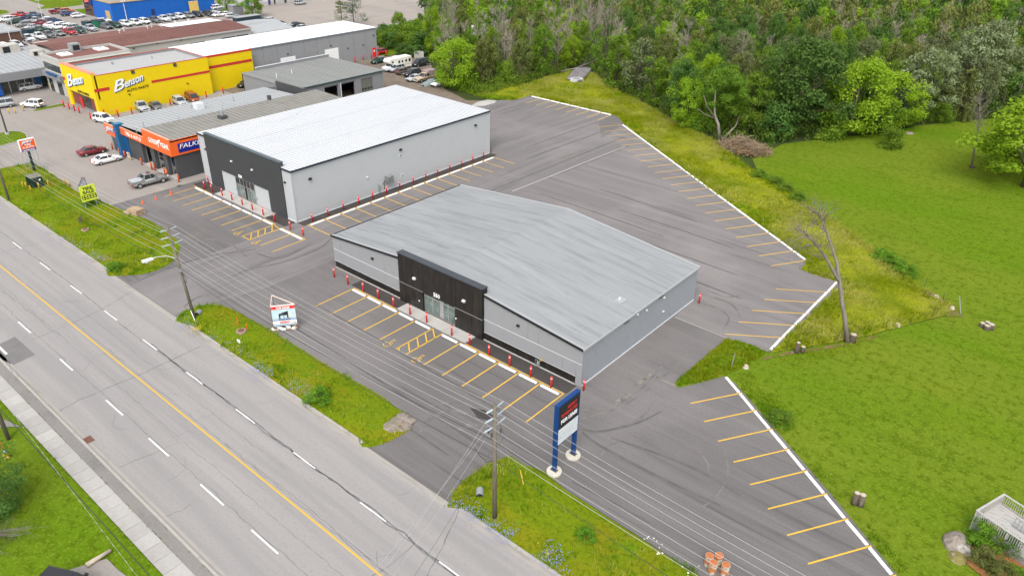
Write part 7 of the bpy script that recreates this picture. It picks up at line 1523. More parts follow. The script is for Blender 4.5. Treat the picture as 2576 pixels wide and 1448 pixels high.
for p, hd, ty, col, lab, g in [
    (q0(110, 1075), 4, 'suv', 'grey', 'dark crossover at the left end of the dealer row, cut by the frame edge', GA),
    (q0(410, 1035), 4, 'suv', 'black', 'black crossover second from the left in the dealer row', GA),
    (q0(690, 995), 4, 'pickup', 'white', 'white pickup left of the other white pickup in the left dealer row', GA),
    (q0(955, 945), 4, 'pickup', 'white', 'white pickup right of the first white pickup in the left dealer row', GA),
    (q0(1185, 905), 4, 'pickup', 'grey', 'dark pickup between the white pickup and the grey sedan', GA),
    (q0(1440, 865), 4, 'sedan', 'pewter', 'grey green sedan left of the red pickup in the dealer row', GA),
    (q0(1700, 835), 4, 'pickup', 'red', 'red pickup in the dealer row facing the brown roof', GA),
    (q0(1930, 795), 4, 'pickup', 'green', 'dark green pickup just right of the red pickup', GA),
    (q0(2190, 745), 4, 'pickup', 'silver', 'silver nosed pickup at the right end of the left dealer row', GA),
    (q3(650, 700), 4, 'suv', 'grey', 'dark grey utility first right of the green waste skip', GA),
    (q3(880, 665), 4, 'suv', 'green', 'dark green utility beside the dark grey one near the waste skip', GA),
    (q3(1125, 635), 4, 'suv', 'white', 'first white crossover from the left in the right dealer row', GA),
    (q3(1360, 607), 4, 'suv', 'white', 'middle one of three white crossovers in the right dealer row', GA),
    (q3(1580, 575), 4, 'suv', 'white', 'white crossover right beside the grey pickup in the dealer row', GA),
    (q3(1805, 545), 4, 'pickup', 'grey', 'dark grey pickup in the middle of the right dealer row', GA),
    (q3(2030, 515), 4, 'pickup', 'white', 'white pickup right of the dark grey pickup by the blue wall', GA),
    (q3(2230, 482), 4, 'suv', 'silver', 'silver crossover between two white vehicles along the blue wall', GA),
    (q3(2425, 455), 4, 'suv', 'white', 'last white crossover on the right along the blue wall', GA),
    (q6(195, 432), 4, 'suv', 'pewter', 'grey crossover in front of the yellow door of the blue store', GA),
    (q6(405, 405), 4, 'suv', 'black', 'black crossover at the right end of the dealer row', GA),
    (q0(790, 705), -92, 'sedan', 'silver', 'silver sedan beside the kiosk, right of the grey crossover', GB),
    (q0(590, 650), -92, 'suv', 'pewter', 'grey crossover between the kiosk and the silver sedan', GB),
    (q0(370, 580), -92, 'suv', 'green', 'dark green crossover behind the kiosk roof', GB),
    (q0(150, 530), -92, 'suv', 'white', 'white crossover far left behind the kiosk', GB),
    (q0(330, 500), -92, 'sedan', 'tan', 'pale pinkish sedan beside the white crossover behind the kiosk', GB),
    (q0(530, 425), 88, 'pickup', 'red', 'bright red pickup at the back of the left dealer lot', GB),
    (q0(830, 430), 88, 'pickup', 'blue', 'dark blue pickup right beside the bright red one', GB),
    (q0(720, 500), 88, 'pickup', 'blue', 'dark blue pickup in the second line below the red pickup', GB),
    (q0(960, 500), 88, 'pickup', 'black', 'black pickup at the foot of the tall light pole', GB),
    (q0(880, 560), 88, 'pickup', 'silver', 'silver pickup in the third line of the left dealer lot', GB),
    (q0(1010, 620), 88, 'pickup', 'maroon', 'maroon pickup left of the white sedan near the tall light pole', GB),
    (q0(1180, 520), 88, 'sedan', 'white', 'white sedan behind the tall light pole', GB),
    (q0(1310, 560), 88, 'suv', 'blue', 'dark blue crossover right of the tall light pole', GB),
    (q0(1260, 650), 88, 'sedan', 'white', 'white sedan parked broadside before the tall light pole', GB),
    (q0(1540, 665), 88, 'suv', 'white', 'white crossover just right of the broadside white sedan', GB),
    (q0(1420, 715), 88, 'pickup', 'white', 'white pickup half behind the grey green sedan', GB),
    (q0(1700, 700), 88, 'suv', 'white', 'white crossover directly behind the red pickup of the front row', GB),
    (q0(980, 790), 88, 'pickup', 'green', 'old green pickup standing alone behind the white pickups', GB),
    (q0(1840, 715), 88, 'suv', 'silver', 'silver crossover behind the dark green pickup of the front row', GB),
    (q0(140, 1195), 4, 'suv', 'white', 'white crossover behind the showroom roof unit', GB),
    (q0(415, 1145), 4, 'suv', 'white', 'white crossover roof behind the showroom ridge, right of the slim pole', GB),
    (q0(720, 1095), 4, 'sedan', 'silver', 'silver car roof at the right end behind the showroom ridge', GB),
    (q0(1430, 330), 85, 'pickup', 'maroon', 'maroon pickup near the grass at the top left', GC),
    (q0(1620, 320), 88, 'suv', 'orange', 'orange black-topped off-roader beside the maroon pickup', GC),
    (q0(1650, 385), 88, 'suv', 'blue', 'dark blue crossover in front of the orange off-roader', GC),
    (q0(1890, 430), 88, 'hatch', 'white', 'white hatchback nearest the blue store entrance', GC),
    (q3(580, 550), 85, 'sedan', 'white', 'white sedan half hidden behind the green waste skip', GC),
    (q6(650, 385), -10, 'pickup', 'black', 'black pickup seen nose on beside the far white cars', GC),
    (q6(880, 235), 88, 'suv', 'white', 'white crossover below the far bright green street tree', GC),
    (q6(870, 320), -60, 'suv', 'silver', 'silver crossover in front of the far white crossover', GC),
    (q6(900, 405), -80, 'sedan', 'white', 'white sedan nearest the brown roof end', GC),
    (q6(1110, 385), 88, 'sedan', 'white', 'white coupe left of the navy trailer', GC),
    (q6(1230, 435), 88, 'sedan', 'silver', 'silver coupe touching the brown roof edge by the navy trailer', GC),
    (q9(90, 535), -85, 'sedan', 'grey', 'dark sedan just right of the navy trailer', GC),
    (q9(290, 565), -85, 'suv', 'silver', 'silver estate behind the grey wing roof', GC),
    (q9(400, 605), -85, 'sedan', 'silver', 'silver sedan between the estate and the dark sedan', GC),
    (q9(550, 625), -85, 'sedan', 'black', 'black sedan left of the white pickup behind the white roof', GC),
    (q9(690, 720), -85, 'pickup', 'white', 'white pickup nose to the left behind the white warehouse roof', GC),
    (q9(960, 680), -85, 'pickup', 'black', 'black pickup right of the white pickup behind the warehouse roof', GC),
    (q9(1090, 715), -85, 'sedan', 'silver', 'silver car roof showing above the white warehouse roof', GC),
    (q9(1070, 120), 88, 'suv', 'silver', 'lone silver crossover on the wide far lot at the top', GC),
    (Z(1, 0, 1260, 335), -80, 'pickup', 'black', 'black pickup at the bushes right of the warehouse', GC),
    (Z(1, 0, 1320, 315), -80, 'suv', 'silver', 'silver crossover next to the black pickup by the bushes', GC),
    (Z(1, 0, 1400, 305), -80, 'suv', 'white', 'white crossover right of the silver one by the bushes', GC),
    (Z(1, 0, 1630, 285), 88, 'sedan', 'white', 'white sedan on the far lot by the vine covered trees', GC),
    (Z(1, 0, 1690, 255), 88, 'sedan', 'green', 'dark green car behind the white sedan by the trees', GC),
    (Z(0, 0, 305, 905), 88, 'suv', 'white', 'white and blue crossover parked before the showroom windows', 'cars before the showroom'),
    (Z(0, 0, 335, 1078), -150, 'suv', 'white', 'white crossover on the kerb strip left of the yellow store', 'cars before the showroom'),
    (Z(0, 0, 15, 1085), -100, 'van', 'silver', 'silver van cut by the left frame edge', 'cars before the showroom'),
    (Z(0, 0, 1052, 1230), 15, 'suv', 'white', 'white crossover peeking out behind the orange JIFFY panel', None),
    (Z(0, 0, 1430, 1110), -10, 'pickup', 'silver', 'silver pickup with dark ladder cap along the yellow wall', 'vehicles along the yellow wall'),
    (Z(0, 0, 1575, 1095), -10, 'sedan', 'grey', 'dark grey sedan along the yellow wall beside the silver pickup', 'vehicles along the yellow wall'),
    (Z(0, 0, 1815, 1055), -10, 'suv', 'silver', 'silver estate along the yellow wall beside the rusty van', 'vehicles along the yellow wall'),
    (Z(0, 0, 1945, 1020), -10, 'van', 'rust', 'rusty brown van along the yellow wall', 'vehicles along the yellow wall'),
    (Z(0, 0, 2480, 870), -80, 'sedan', 'black', 'black car behind the corner of the grey garage', None),
    (Z(1, 0, 1235, 635), -92, 'sedan', 'green', 'dark green sedan left of the motorhome', GD),
    (Z(1, 0, 1412, 720), -92, 'suv', 'silver', 'silver wagon right in front of the motorhome', GD),
    (Z(1, 0, 1478, 745), 88, 'hatch', 'brown', 'brown hatchback showing its red tail lamps in the yard', GD),
    (Z(1, 0, 1572, 765), -92, 'suv', 'black', 'black crossover between the brown hatchback and the tan camper', GD),
    (Z(1, 0, 1598, 812), -92, 'sedan', 'silver', 'pale sedan half hidden behind the tan camper pickup', GD),
    (Z(1, 0, 1655, 665), -92, 'van', 'black', 'black minivan at the tree edge behind the motorhome', GD),
    (Z(1, 0, 1845, 865), -92, 'sedan', 'white', 'white car nose showing under the bright green tree', GD),
    (Z(1, 0, 1250, 548), -92, 'hatch', 'red', 'red car at the far corner of the warehouse', GD),
    (Z(0, 1, 935, 100), 88, 'sedan', 'maroon', 'dark red sedan on the tyre garage forecourt', 'cars on the forecourt'),
    (Z(0, 1, 1082, 185), 88, 'sedan', 'white', 'white sedan in front of the blue column', 'cars on the forecourt'),
    (Z(0, 3, 720, 1640), 28, 'suv', 'black', 'black car cut by the bottom edge at the near left drive', None),
    (Vector((-120.3, 57.5, 0)), 90, 'sedan', 'blue', 'blue car inside the middle bay of the tyre garage', 'cars inside the garage'),
    (Vector((-124.7, 57.5, 0)), 90, 'suv', 'pewter', 'grey car inside the left bay of the tyre garage', 'cars inside the garage'),
]: car(p, hd, ty, col, lab, g, z=.035 if g == 'cars inside the garage' else .012)
# the forecourt pickup with integrated sail panels and roof rails
av = car(Z(0, 1, 1505, 405), 88, 'pickup', 'pewter', 'grey four-door pickup with roof rails beside the tyre garage bays', 'cars on the forecourt', z=.012)
for n, me in (('sail_panel', MB().add([(-1.5, -.95, 1.18), (-.9, -.9, 1.2), (-.75, -.72, 1.85)], [(0, 1, 2)]).mesh('sail_panel', PAINT['pewter'])), ('sail_panel', MB().add([(-1.5, .95, 1.18), (-.9, .9, 1.2), (-.75, .72, 1.85)], [(0, 2, 1)]).mesh('sail_panel', PAINT['pewter'])), ('bed_cover', MB().box(-2.8, -.88, 1.16, -1.0, .88, 1.21).mesh('bed_cover', PAINT['silver'])), ('roof_rail', MB().box(-.6, -.62, 1.9, .4, -.56, 1.98).mesh('roof_rail', M['grey_metal'])), ('roof_rail', MB().box(-.6, .56, 1.9, .4, .62, 1.98).mesh('roof_rail', M['grey_metal'])), ('sunroof', MB().box(-.15, -.4, 1.885, .35, .4, 1.892).mesh('sunroof', M['carglass']))):
    o = link(bpy.data.objects.new(n, me), av); KIDS.setdefault(av.name, []).append(o)
# motorhome, nose towards -Y (heading -92)
rv = thing('motorhome', 'cream motorhome with over-cab bunk parked in the gravel yard', 'motorhome', Z(1, 0, 1420, 700), math.radians(-92))
crm = plain('rv_cream', (.66, .64, .57), .45)
def lp(name, mb, m, par=rv):
    o = link(bpy.data.objects.new(name, mb.mesh(name, m)), par); KIDS.setdefault(par.name, []).append(o); return o
lp('coach_body', MB().extr([(-3.9, -1.2, .55), (2.2, -1.2, .55), (2.2, -1.2, 1.75), (3.25, -1.2, 2.05), (3.35, -1.2, 2.5), (2.9, -1.2, 3.0), (-3.9, -1.2, 3.05)], (0, 2.4, 0)), crm)
lp('cab', MB().extr([(2.15, -1.0, .5), (4.1, -1.0, .5), (4.1, -1.0, 1.05), (3.1, -1.0, 1.15), (2.5, -1.0, 1.85), (2.15, -1.0, 1.9)], (0, 2.0, 0)), PAINT['white'])
lp('windscreen', MB().add([(3.06, -.85, 1.2), (3.06, .85, 1.2), (2.56, .8, 1.82), (2.56, -.8, 1.82)], [(0, 1, 2, 3)]), M['carglass'])
for x0, x1, z0, z1 in ((2.4, 2.95, 1.2, 1.7), (2.0, 2.5, 2.0, 2.5), (-.1, .45, .9, 2.4), (-1.1, -.6, 1.8, 2.3), (-2.4, -1.8, 1.8, 2.4), (-3.6, -2.9, 1.7, 2.5)):
    for s in (-1, 1): lp('window', MB().box(x0, s * (1.0 if x0 == 2.4 else 1.2), z0, x1, s * (1.03 if x0 == 2.4 else 1.225), z1), M['carglass'])
lp('bunk_window', MB().add([(3.27, -.8, 2.12), (3.27, .8, 2.12), (3.33, .8, 2.45), (3.33, -.8, 2.45)], [(0, 1, 2, 3)]), plain('bunk_glass', (.25, .24, .22), .2))
for s in (-1, 1): lp('stripe', MB().box(-3.88, s * 1.2, 1.1, 2.15, s * 1.212, 1.28), plain('rv_stripe', (.4, .36, .3)))
lp('roof_vent', MB().box(-.3, -.5, 3.05, .8, .5, 3.32), PAINT['white']); lp('roof_vent', MB().box(-2.6, -.3, 3.05, -2.0, .3, 3.18), PAINT['white'])
tm, rm_ = wheel_mesh(.41)
for x in (-2.2, 3.3):
    for s in (-1, 1):
        o = link(bpy.data.objects.new('wheel', tm), rv); o.location = (x, s * 1.0, .41); q = link(bpy.data.objects.new('rim', rm_), o); KIDS.setdefault(rv.name, []).append(o); KIDS.setdefault(o.name, []).append(q)
lp('bumper', MB().box(4.05, -1.0, .4, 4.22, 1.0, .65), M['grey_metal'])
# tan pickup with camper cap, covered car
tp = car(Z(1, 0, 1700, 815), -92, 'pickup', 'tan', 'tan pickup with a camper shell under the bright green tree', GD, 1.05, z=.012)
for n, me in (('camper_shell', MB().extr([(-2.9, -.98, 1.2), (-.9, -.98, 1.2), (-.2, -.98, 2.0), (-.3, -.98, 2.35), (-2.9, -.98, 2.3)], (0, 1.96, 0)).mesh('camper_shell', plain('mauve_shell', (.3, .22, .22), .6))), ('side_stripe', MB().box(-2.85, -1.01, .7, 2.5, 1.01, .85).mesh('side_stripe', PAINT['brown']))):
    o = link(bpy.data.objects.new(n, me), tp); KIDS.setdefault(tp.name, []).append(o)
cv = thing('covered_car', 'car under a grey green fabric cover beside the tan camper pickup', 'car', Z(1, 0, 1760, 855), math.radians(-92), GD)
mb = MB(); R = 7; st = [(-2.5, .5, .5), (-2.35, .85, .85), (-1.5, 1.05, .98), (-.9, 1.4, .95), (.2, 1.46, .95), (1.0, 1.08, 1.0), (1.9, .9, .98), (2.4, .7, .85), (2.5, .4, .5)]
for x, z, w in st: mb.v += [(x, w * math.cos(t), .08 + (z - .08) * (abs(math.sin(t)) ** .6)) for t in np.linspace(0, math.pi, R)]
for i in range(len(st) - 1):
    for k in range(R - 1): mb.f.append((i * R + k, i * R + k + 1, (i + 1) * R + k + 1, (i + 1) * R + k))
lp('fabric_cover', mb, plain('cover_grey', (.2, .24, .24), .8), cv)
for x in (-1.5, -.6, .3, 1.2): lp('cover_strap', MB().tube([(x, .98 * math.cos(t), .1 + 1.32 * (abs(math.sin(t)) ** .6) * (1 if abs(x) < 1 else .78)) for t in np.linspace(.05, 3.09, 9)], .025, 4), M['cable'], cv)
# wooden fence panel by the yard
fp = Z(1, 0, 1640, 590); f0, f1 = Z(1, 0, 1592, 583), Z(1, 0, 1690, 592)
fo = thing('board_fence', 'short weathered board fence between the bushes and the bright green tree', 'fence', fp)
bm_ = MB().box(-.13, -.02, 0, .13, .02, 1.9).mesh('fence_board', M['grey_wood'])
nb = int((f1 - f0).length / .29)
for k in range(nb): piece('fence_board', bm_, f0.lerp(f1, (k + .5) / nb) + Vector((0, 0, random.uniform(-.03, .05))), fo, (0, random.gauss(0, .015), math.atan2(f1.y - f0.y, f1.x - f0.x)))
for z in (.4, 1.5): MB().tube([f0 + Vector((.03, .05, z)), f1 + Vector((.03, .05, z))], .05, 4).build('rail', M['grey_wood'], fo)
# ================================================================ TREES AND PLANTS
def leafm(name, a, b, rnd=.18, tr=.3): return mat(name, a, .75, 0, tint=b, spec=.2, rnd=rnd, trans=tr)
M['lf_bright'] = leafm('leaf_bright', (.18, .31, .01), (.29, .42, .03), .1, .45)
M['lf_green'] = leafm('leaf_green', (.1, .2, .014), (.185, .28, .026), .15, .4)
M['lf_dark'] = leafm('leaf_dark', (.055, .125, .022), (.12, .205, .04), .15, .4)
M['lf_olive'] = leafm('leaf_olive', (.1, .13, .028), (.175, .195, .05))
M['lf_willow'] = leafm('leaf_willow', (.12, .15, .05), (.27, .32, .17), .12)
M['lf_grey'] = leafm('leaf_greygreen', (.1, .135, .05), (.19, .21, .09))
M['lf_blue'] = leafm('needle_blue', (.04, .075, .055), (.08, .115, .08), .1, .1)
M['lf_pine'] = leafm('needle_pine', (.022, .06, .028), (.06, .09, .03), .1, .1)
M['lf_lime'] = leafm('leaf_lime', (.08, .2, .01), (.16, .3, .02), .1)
M['twig'] = mat('grey_twig', (.22, .195, .15), .95, 0, tint=(.33, .295, .23), spec=.1, rnd=.2)
def leaf_cloud(rs, cen, rad, n, leaf, flat=.0, droop=0.0, up=.25):
    """leaf faces through the shells of many small clumps; returns verts, faces, tint"""
    k = rs.randint(0, len(cen), n); C = cen[k]; Rr = rad[k]
    d = rs.normal(size=(n, 3)); d[:, 2] += up; d /= np.linalg.norm(d, axis=1)[:, None]
    rr = np.clip(rs.normal(.86, .2, n), .15, 1.25)
    P = C + d * Rr * rr[:, None]
    nn = d * .9 + rs.normal(size=(n, 3)) * .55; nn[:, 2] += .35; nn /= np.linalg.norm(nn, axis=1)[:, None]
    a = np.cross(nn, rs.normal(size=(n, 3))); a /= np.linalg.norm(a, axis=1)[:, None]
    if droop: a = a * (1 - droop) + np.array([0, 0, -1.0]) * droop; a /= np.linalg.norm(a, axis=1)[:, None]
    b = np.cross(nn, a); s = leaf * rs.uniform(.55, 1.4, n)
    l = s[:, None] * (1.0 + 1.6 * droop); w = s[:, None] * (.62 - .35 * droop)
    V = np.stack([P - a * l, P - b * w + nn * .1 * s[:, None], P + a * l, P + b * w + nn * .1 * s[:, None]], 1).reshape(-1, 3)
    Fc = np.arange(len(V)).reshape(-1, 4)
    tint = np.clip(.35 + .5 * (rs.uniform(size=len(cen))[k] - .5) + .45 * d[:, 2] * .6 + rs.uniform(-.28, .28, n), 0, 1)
    return V, Fc, tint
def crown_parts(seed, kind):
    """unit-height trees; returns crown mesh, trunk mesh. Width and height set by the placing scale"""
    rs = np.random.RandomState(seed)
    spec = dict(  # crown base, radius, clumps, clump radius, leaves, leaf size
        maple=(.16, .47, 60, .1, 8500, .0165), ash=(.2, .46, 70, .092, 9500, .016), near=(.05, .46, 60, .1, 9000, .0115), green=(.15, .4, 40, .115, 4600, .022), column=(.05, .17, 26, .085, 2400, .021),
        shrub=(.02, .6, 40, .2, 3000, .04), willow=(.24, .42, 64, .085, 6000, .017), weeping=(.12, .33, 44, .08, 4200, .02))[kind]
    hb, R, nc, cr, nl, lf = spec
    cen, rad = [], []
    while len(cen) < nc:
        t = rs.uniform(0, 1); z = hb + (1 - hb) * t; env = math.sin(math.pi * min(1, max(.02, t * .86 + .12))) ** .6
        if kind == 'column': env = .75 + .4 * rs.uniform() - .5 * max(0, t - .7)
        ang = rs.uniform(0, 6.283); lob = 1 + .22 * math.sin(3 * ang + seed) + .12 * math.sin(5 * ang + 2 * seed)
        q = rs.uniform(.35, 1) ** .5 * R * env * lob
        cen.append((q * math.cos(ang), q * math.sin(ang), z - cr * .4)); s = cr * rs.uniform(.65, 1.35); rad.append((s * 1.15, s * 1.15, s * .8))
    cen, rad = np.array(cen), np.array(rad)
    if kind == 'weeping':
        V, Fc, T = leaf_cloud(rs, cen, rad, nl // 3, lf); n2 = nl - nl // 3
        st = cen[rs.randint(0, nc, 150)]; k = rs.randint(0, 150, n2); dz = rs.uniform(0, 1, n2); out = st[k] * np.array([1.08, 1.08, 1]); out[:, 2] = np.maximum(.04, st[k][:, 2] * (1 - dz * .9)); out[:, :2] += rs.normal(size=(n2, 2)) * .012
        V2, F2, T2 = leaf_cloud(rs, out, np.full((n2, 3), .01), n2, lf * .9, droop=.85)
        V = np.concatenate([V, V2]); Fc = np.concatenate([Fc, F2 + len(V) - len(V2)]); T = np.concatenate([T, T2])
    else:
        V, Fc, T = leaf_cloud(rs, cen, rad, nl, lf, droop=.3 if kind == 'willow' else 0)
    mb = MB(); lean = rs.normal(size=2) * .02
    tw = {'shrub': .012, 'column': .014}.get(kind, .021)
    zt = {'shrub': .5}.get(kind, .62)
    mb.tube([(0, 0, -.02), (lean[0] * .5, lean[1] * .5, zt * .5), (lean[0], lean[1], zt)], [tw, tw * .75, tw * .45], 7)
    for k in rs.choice(nc, min(nc, 9), False):
        c = cen[k]; z0 = hb * .7 + rs.uniform(.05, .25) * (c[2]); z0 = min(z0, zt * .95)
        mb.tube([(lean[0] * z0, lean[1] * z0, z0), ((c[0] + lean[0]) * .5, (c[1] + lean[1]) * .5, (z0 + c[2]) * .52), tuple(c)], [tw * .5, tw * .33, tw * .12], 5)
    return (V, Fc, T), mb
def bare_parts(seed, spread=.22, nb=26, sub=5, fuzz=True):
    rs = np.random.RandomState(seed); mb = MB(); lean = rs.normal(size=2) * .03
    mb.tube([(0, 0, -.02), (lean[0] * .4, lean[1] * .4, .4), (lean[0], lean[1], .97)], [.013, .009, .002], 6)
    V, Fc, T = [], [], []
    for k in range(nb):
        z0 = rs.uniform(.28, .93); L = spread * (1.15 - .75 * (z0 - .28)) * rs.uniform(.5, 1.1); a = rs.uniform(0, 6.283)
        p0 = np.array([lean[0] * z0, lean[1] * z0, z0]); d = np.array([math.cos(a), math.sin(a), rs.uniform(.5, 1.5)]); d /= np.linalg.norm(d)
        p1 = p0 + d * L * .55; d2 = d + rs.normal(size=3) * .25 + np.array([0, 0, .25]); d2 /= np.linalg.norm(d2); p2 = p1 + d2 * L * .5
        mb.tube([p0, p1, p2], [.0042, .0028, .0009], 4, False)
        for j in range(sub * 6):
            t = rs.uniform(.25, 1); q = p0 + (p1 - p0) * min(1, t * 2) if t < .5 else p1 + (p2 - p1) * (t - .5) * 2
            e = q + (d + rs.normal(size=3) * .7 + np.array([0, 0, .3])) * L * rs.uniform(.15, .4)
            w = rs.normal(size=3); w = np.cross(w, e - q); w /= (np.linalg.norm(w) + 1e-9); w *= .0021
            b = len(V); V += [q - w, q + w, e]; Fc.append((b, b + 1, b + 2)); T.append(rs.uniform())
    return (V, Fc, T), mb
PROTO = {}
def proto(kind, seed, lm, bm='bark'):
    key = (kind, seed, lm)
    if key in PROTO: return PROTO[key]
    if kind == 'bare':
        (V, Fc, T), mb = bare_parts(seed)
        r = (np_mesh('twigs', V, Fc, M['twig'], T), mb.mesh('trunk', M['dead_bark'], smooth=True))
    else:
        (V, Fc, T), mb = crown_parts(seed, kind)
        r = (np_mesh('crown', V, Fc, M[lm], T), mb.mesh('trunk', M[bm], smooth=True))
    PROTO[key] = r
    return r
def tree(p, h, r, kind, lm, label, group=None, seed=None, name=None, z=0.0):
    seed = seed if seed is not None else random.randint(1, 3)
    cm, tm_ = proto(kind, seed, lm)
    nm = name or {'shrub': 'shrub', 'bare': 'dead_tree', 'column': 'vine_covered_tree', 'willow': 'willow_tree', 'weeping': 'weeping_willow'}.get(kind, 'broadleaf_tree')
    t = thing(nm, label, 'shrub' if kind == 'shrub' else 'tree', (p[0], p[1], z), random.uniform(0, 6.28), group)
    base = {'maple': .47, 'ash': .46, 'near': .46, 'green': .4, 'column': .17, 'shrub': .6, 'willow': .42, 'weeping': .33, 'bare': .22}[kind] * 1.12
    s = r / base
    for n, me in (('twigs' if kind == 'bare' else 'crown', cm), ('trunk', tm_)):
        o = link(bpy.data.objects.new(n, me), t); o.scale = (s, s, h); KIDS.setdefault(t.name, []).append(o)
    return t
# ---- trees one can point at
P = [
 (Z(1, 0, 1990, 880), 11.0, 6.6, 'maple', 'lf_bright', 'bright yellow green tree hanging over the parked tan camper pickup'),
 (Z(2, 0, 600, 700), 8.5, 3.0, 'maple', 'lf_bright', 'bright green tree just left of the rock patch and fallen trunk'),
 (Z(2, 0, 540, 640), 13.5, 2.2, 'column', 'lf_bright', 'tall narrow bright green tree behind the fallen trunk'),
 (Z(2, 0, 1045, 880), 12.5, 2.3, 'column', 'lf_green', 'leaning vine column at the corner right of the rock patch'),
 (Z(2, 0, 1250, 960), 12.5, 4.2, 'green', 'lf_grey', 'grey green tree on the meadow edge right of the vine column'),
 (Z(2, 0, 1400, 1060), 10.5, 1.8, 'column', 'lf_green', 'dark vine column on the meadow edge before the bright pair'),
 (Z(2, 0, 1735, 1290), 9.8, 4.3, 'maple', 'lf_bright', 'bright yellow green tree left of the forked trunk by the meadow'),
 (Z(2, 0, 1690, 1150), 12.5, 3.2, 'maple', 'lf_bright', 'taller bright tree rising behind the left bright tree by the meadow'),
 (Z(2, 0, 2380, 1330), 11.5, 4.6, 'maple', 'lf_green', 'round green tree behind the brush heap'),
 (Z(2, 0, 2574, 1180), 9.5, 3.6, 'maple', 'lf_bright', 'bright tree half behind the big dark tree'),
 (Z(3, 0, 250, 1330), 18.5, 9.6, 'ash', 'lf_dark', 'biggest dark green tree above the brush heap'),
 (Z(3, 0, 60, 1400), 7.0, 4.0, 'shrub', 'lf_dark', 'dark bush at the foot of the biggest dark tree'),
 (Z(3, 0, 820, 1345), 14.5, 7.8, 'maple', 'lf_bright', 'large bright yellow green maple at the lawn edge'),
 (Z(3, 0, 1210, 1290), 11.0, 6.2, 'maple', 'lf_bright', 'smaller bright maple joined to the right of the large bright one'),
 (Z(3, 0, 1080, 1330), 7.0, 4.4, 'green', 'lf_green', 'deep green low tree at the foot of the bright maples'),
 (Z(3, 0, 620, 1395), 6.0, 3.4, 'shrub', 'lf_green', 'leafy bush between the big dark tree and the bright maple'),
 (Z(3, 0, 1500, 1225), 15.0, 6.6, 'willow', 'lf_willow', 'grey green willow left of the weeping willow'),
 (Z(3, 0, 1960, 1120), 17.5, 6.4, 'willow', 'lf_willow', 'tall silver willow behind the weeping willow'),
 (Z(3, 0, 2120, 1080), 18.5, 6.2, 'willow', 'lf_willow', 'silver willow with leaning trunk right of the weeping willow'),
 (Z(3, 0, 1890, 1195), 10.5, 3.6, 'weeping', 'lf_olive', 'weeping willow with hanging curtains at the back of the lawn'),
 (Z(3, 0, 1720, 1225), 4.0, 2.4, 'shrub', 'lf_green', 'bush on the back lawn edge between the two willow trunks'),
 (Z(3, 0, 2330, 1150), 9.0, 4.4, 'green', 'lf_dark', 'dark green tree behind the slim dead tree on the lawn'),
 (Z(3, 1, 2560, 440), 14.5, 10.0, 'maple', 'lf_bright', 'big bright tree on the lawn cut by the right frame edge'),
 (Z(3, 1, 2350, 240), 7.5, 4.0, 'green', 'lf_green', 'lower green growth at the left foot of the big right edge tree'),
 (Z(3, 0, 1232, 1485), 3.7, 2.6, 'shrub', 'lf_green', 'lone round bush out on the back lawn'),
 (Q(680, 0, 1105, 330), 9.0, 4.0, 'maple', 'lf_bright', 'far bright street tree left of the grey green shed'),
 (Q(680, 0, 1740, 415), 8.0, 4.6, 'maple', 'lf_green', 'far round street tree above the navy trailer'),
 (Z(0, 3, -110, 790), 5.2, 4.0, 'near', 'lf_dark', 'dark leafy tree cut by the left edge on the near lawn'),
]
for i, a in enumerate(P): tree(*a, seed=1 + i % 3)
# forked tree with pale limbs in front of the wood
fk = Z(2, 0, 2085, 1405)
def onV(px, base, dep=0.0):
    """point of a sight line on the upright plane through base that faces the survey camera"""
    h = Vector((base[0], base[1], 0)); n = h.normalized(); d = _ray(*px); t = (h.length + dep) / (d[0] * n.x + d[1] * n.y)
    return Vector((t * d[0], t * d[1], CAM_H + t * d[2]))
ft = thing('forked_tree', 'green tree with a pale bare forked trunk beside the brush heap', 'tree', fk)
v = lambda x, y, d=0: onV(D(2, 0, x, y), fk, d)
MB().tube([fk, v(2075, 1250), v(2040, 1160, .3), v(2035, 1050, .8), v(2050, 900, 1)], [.38, .28, .22, .17, .08], 9).tube([v(2040, 1180), v(1960, 1070, -.5), v(1930, 960, -1)], [.16, .1, .05], 6).tube([v(2050, 1190), v(1945, 1155, .4), v(1850, 1080, .6)], [.1, .08, .04], 6).tube([fk + Vector((.3, .2, 0)), v(2170, 1350, .5), v(2250, 1270, .8), v(2290, 1150, 1)], [.24, .2, .14, .07], 7).build('trunk', M['pale_wood'] if False else M['dead_bark'], ft, True)
(V, Fc, T), _m = crown_parts(2, 'maple')
V = V.copy(); V[:, 2] = np.clip(V[:, 2], .0, 2); V = V * np.array([9.5, 9.5, 9.0]) + np.array([-.8, .8, 4.2])
o = link(bpy.data.objects.new('crown', np_mesh('crown', V, Fc, M['lf_green'], T)), ft); KIDS.setdefault(ft.name, []).append(o)
# dead trees on the lawn side
def twigs_on(mb, pts, rs, n, L, r):
    for k in range(n):
        i = rs.randint(len(pts) - 1); a = pts[i].lerp(pts[i + 1], rs.uniform()); d = (pts[i + 1] - pts[i]).normalized() + Vector(rs.normal(size=3)) * .75; d.z += .15; d.normalize(); l = L * rs.uniform(.4, 1)
        m_ = a + d * l * .5; e = m_ + (d + Vector(rs.normal(size=3)) * .4).normalized() * l * .5
        mb.tube([a, m_, e], [r, r * .65, r * .25], 4, False)
        for j in range(4):
            q = m_.lerp(e, rs.uniform()); f = q + (d + Vector(rs.normal(size=3)) * .8).normalized() * l * .35; mb.tube([q, f], [r * .4, r * .15], 3, False)
dt = Z(3, 2, 800, 545); rs = np.random.RandomState(5)
dd = thing('dead_tree', 'tall bare twin-trunk dead tree at the end of the long parking row', 'tree', dt)
v = lambda x, y, d=0, r=1: onV(D(3, r, x, y), dt, d)
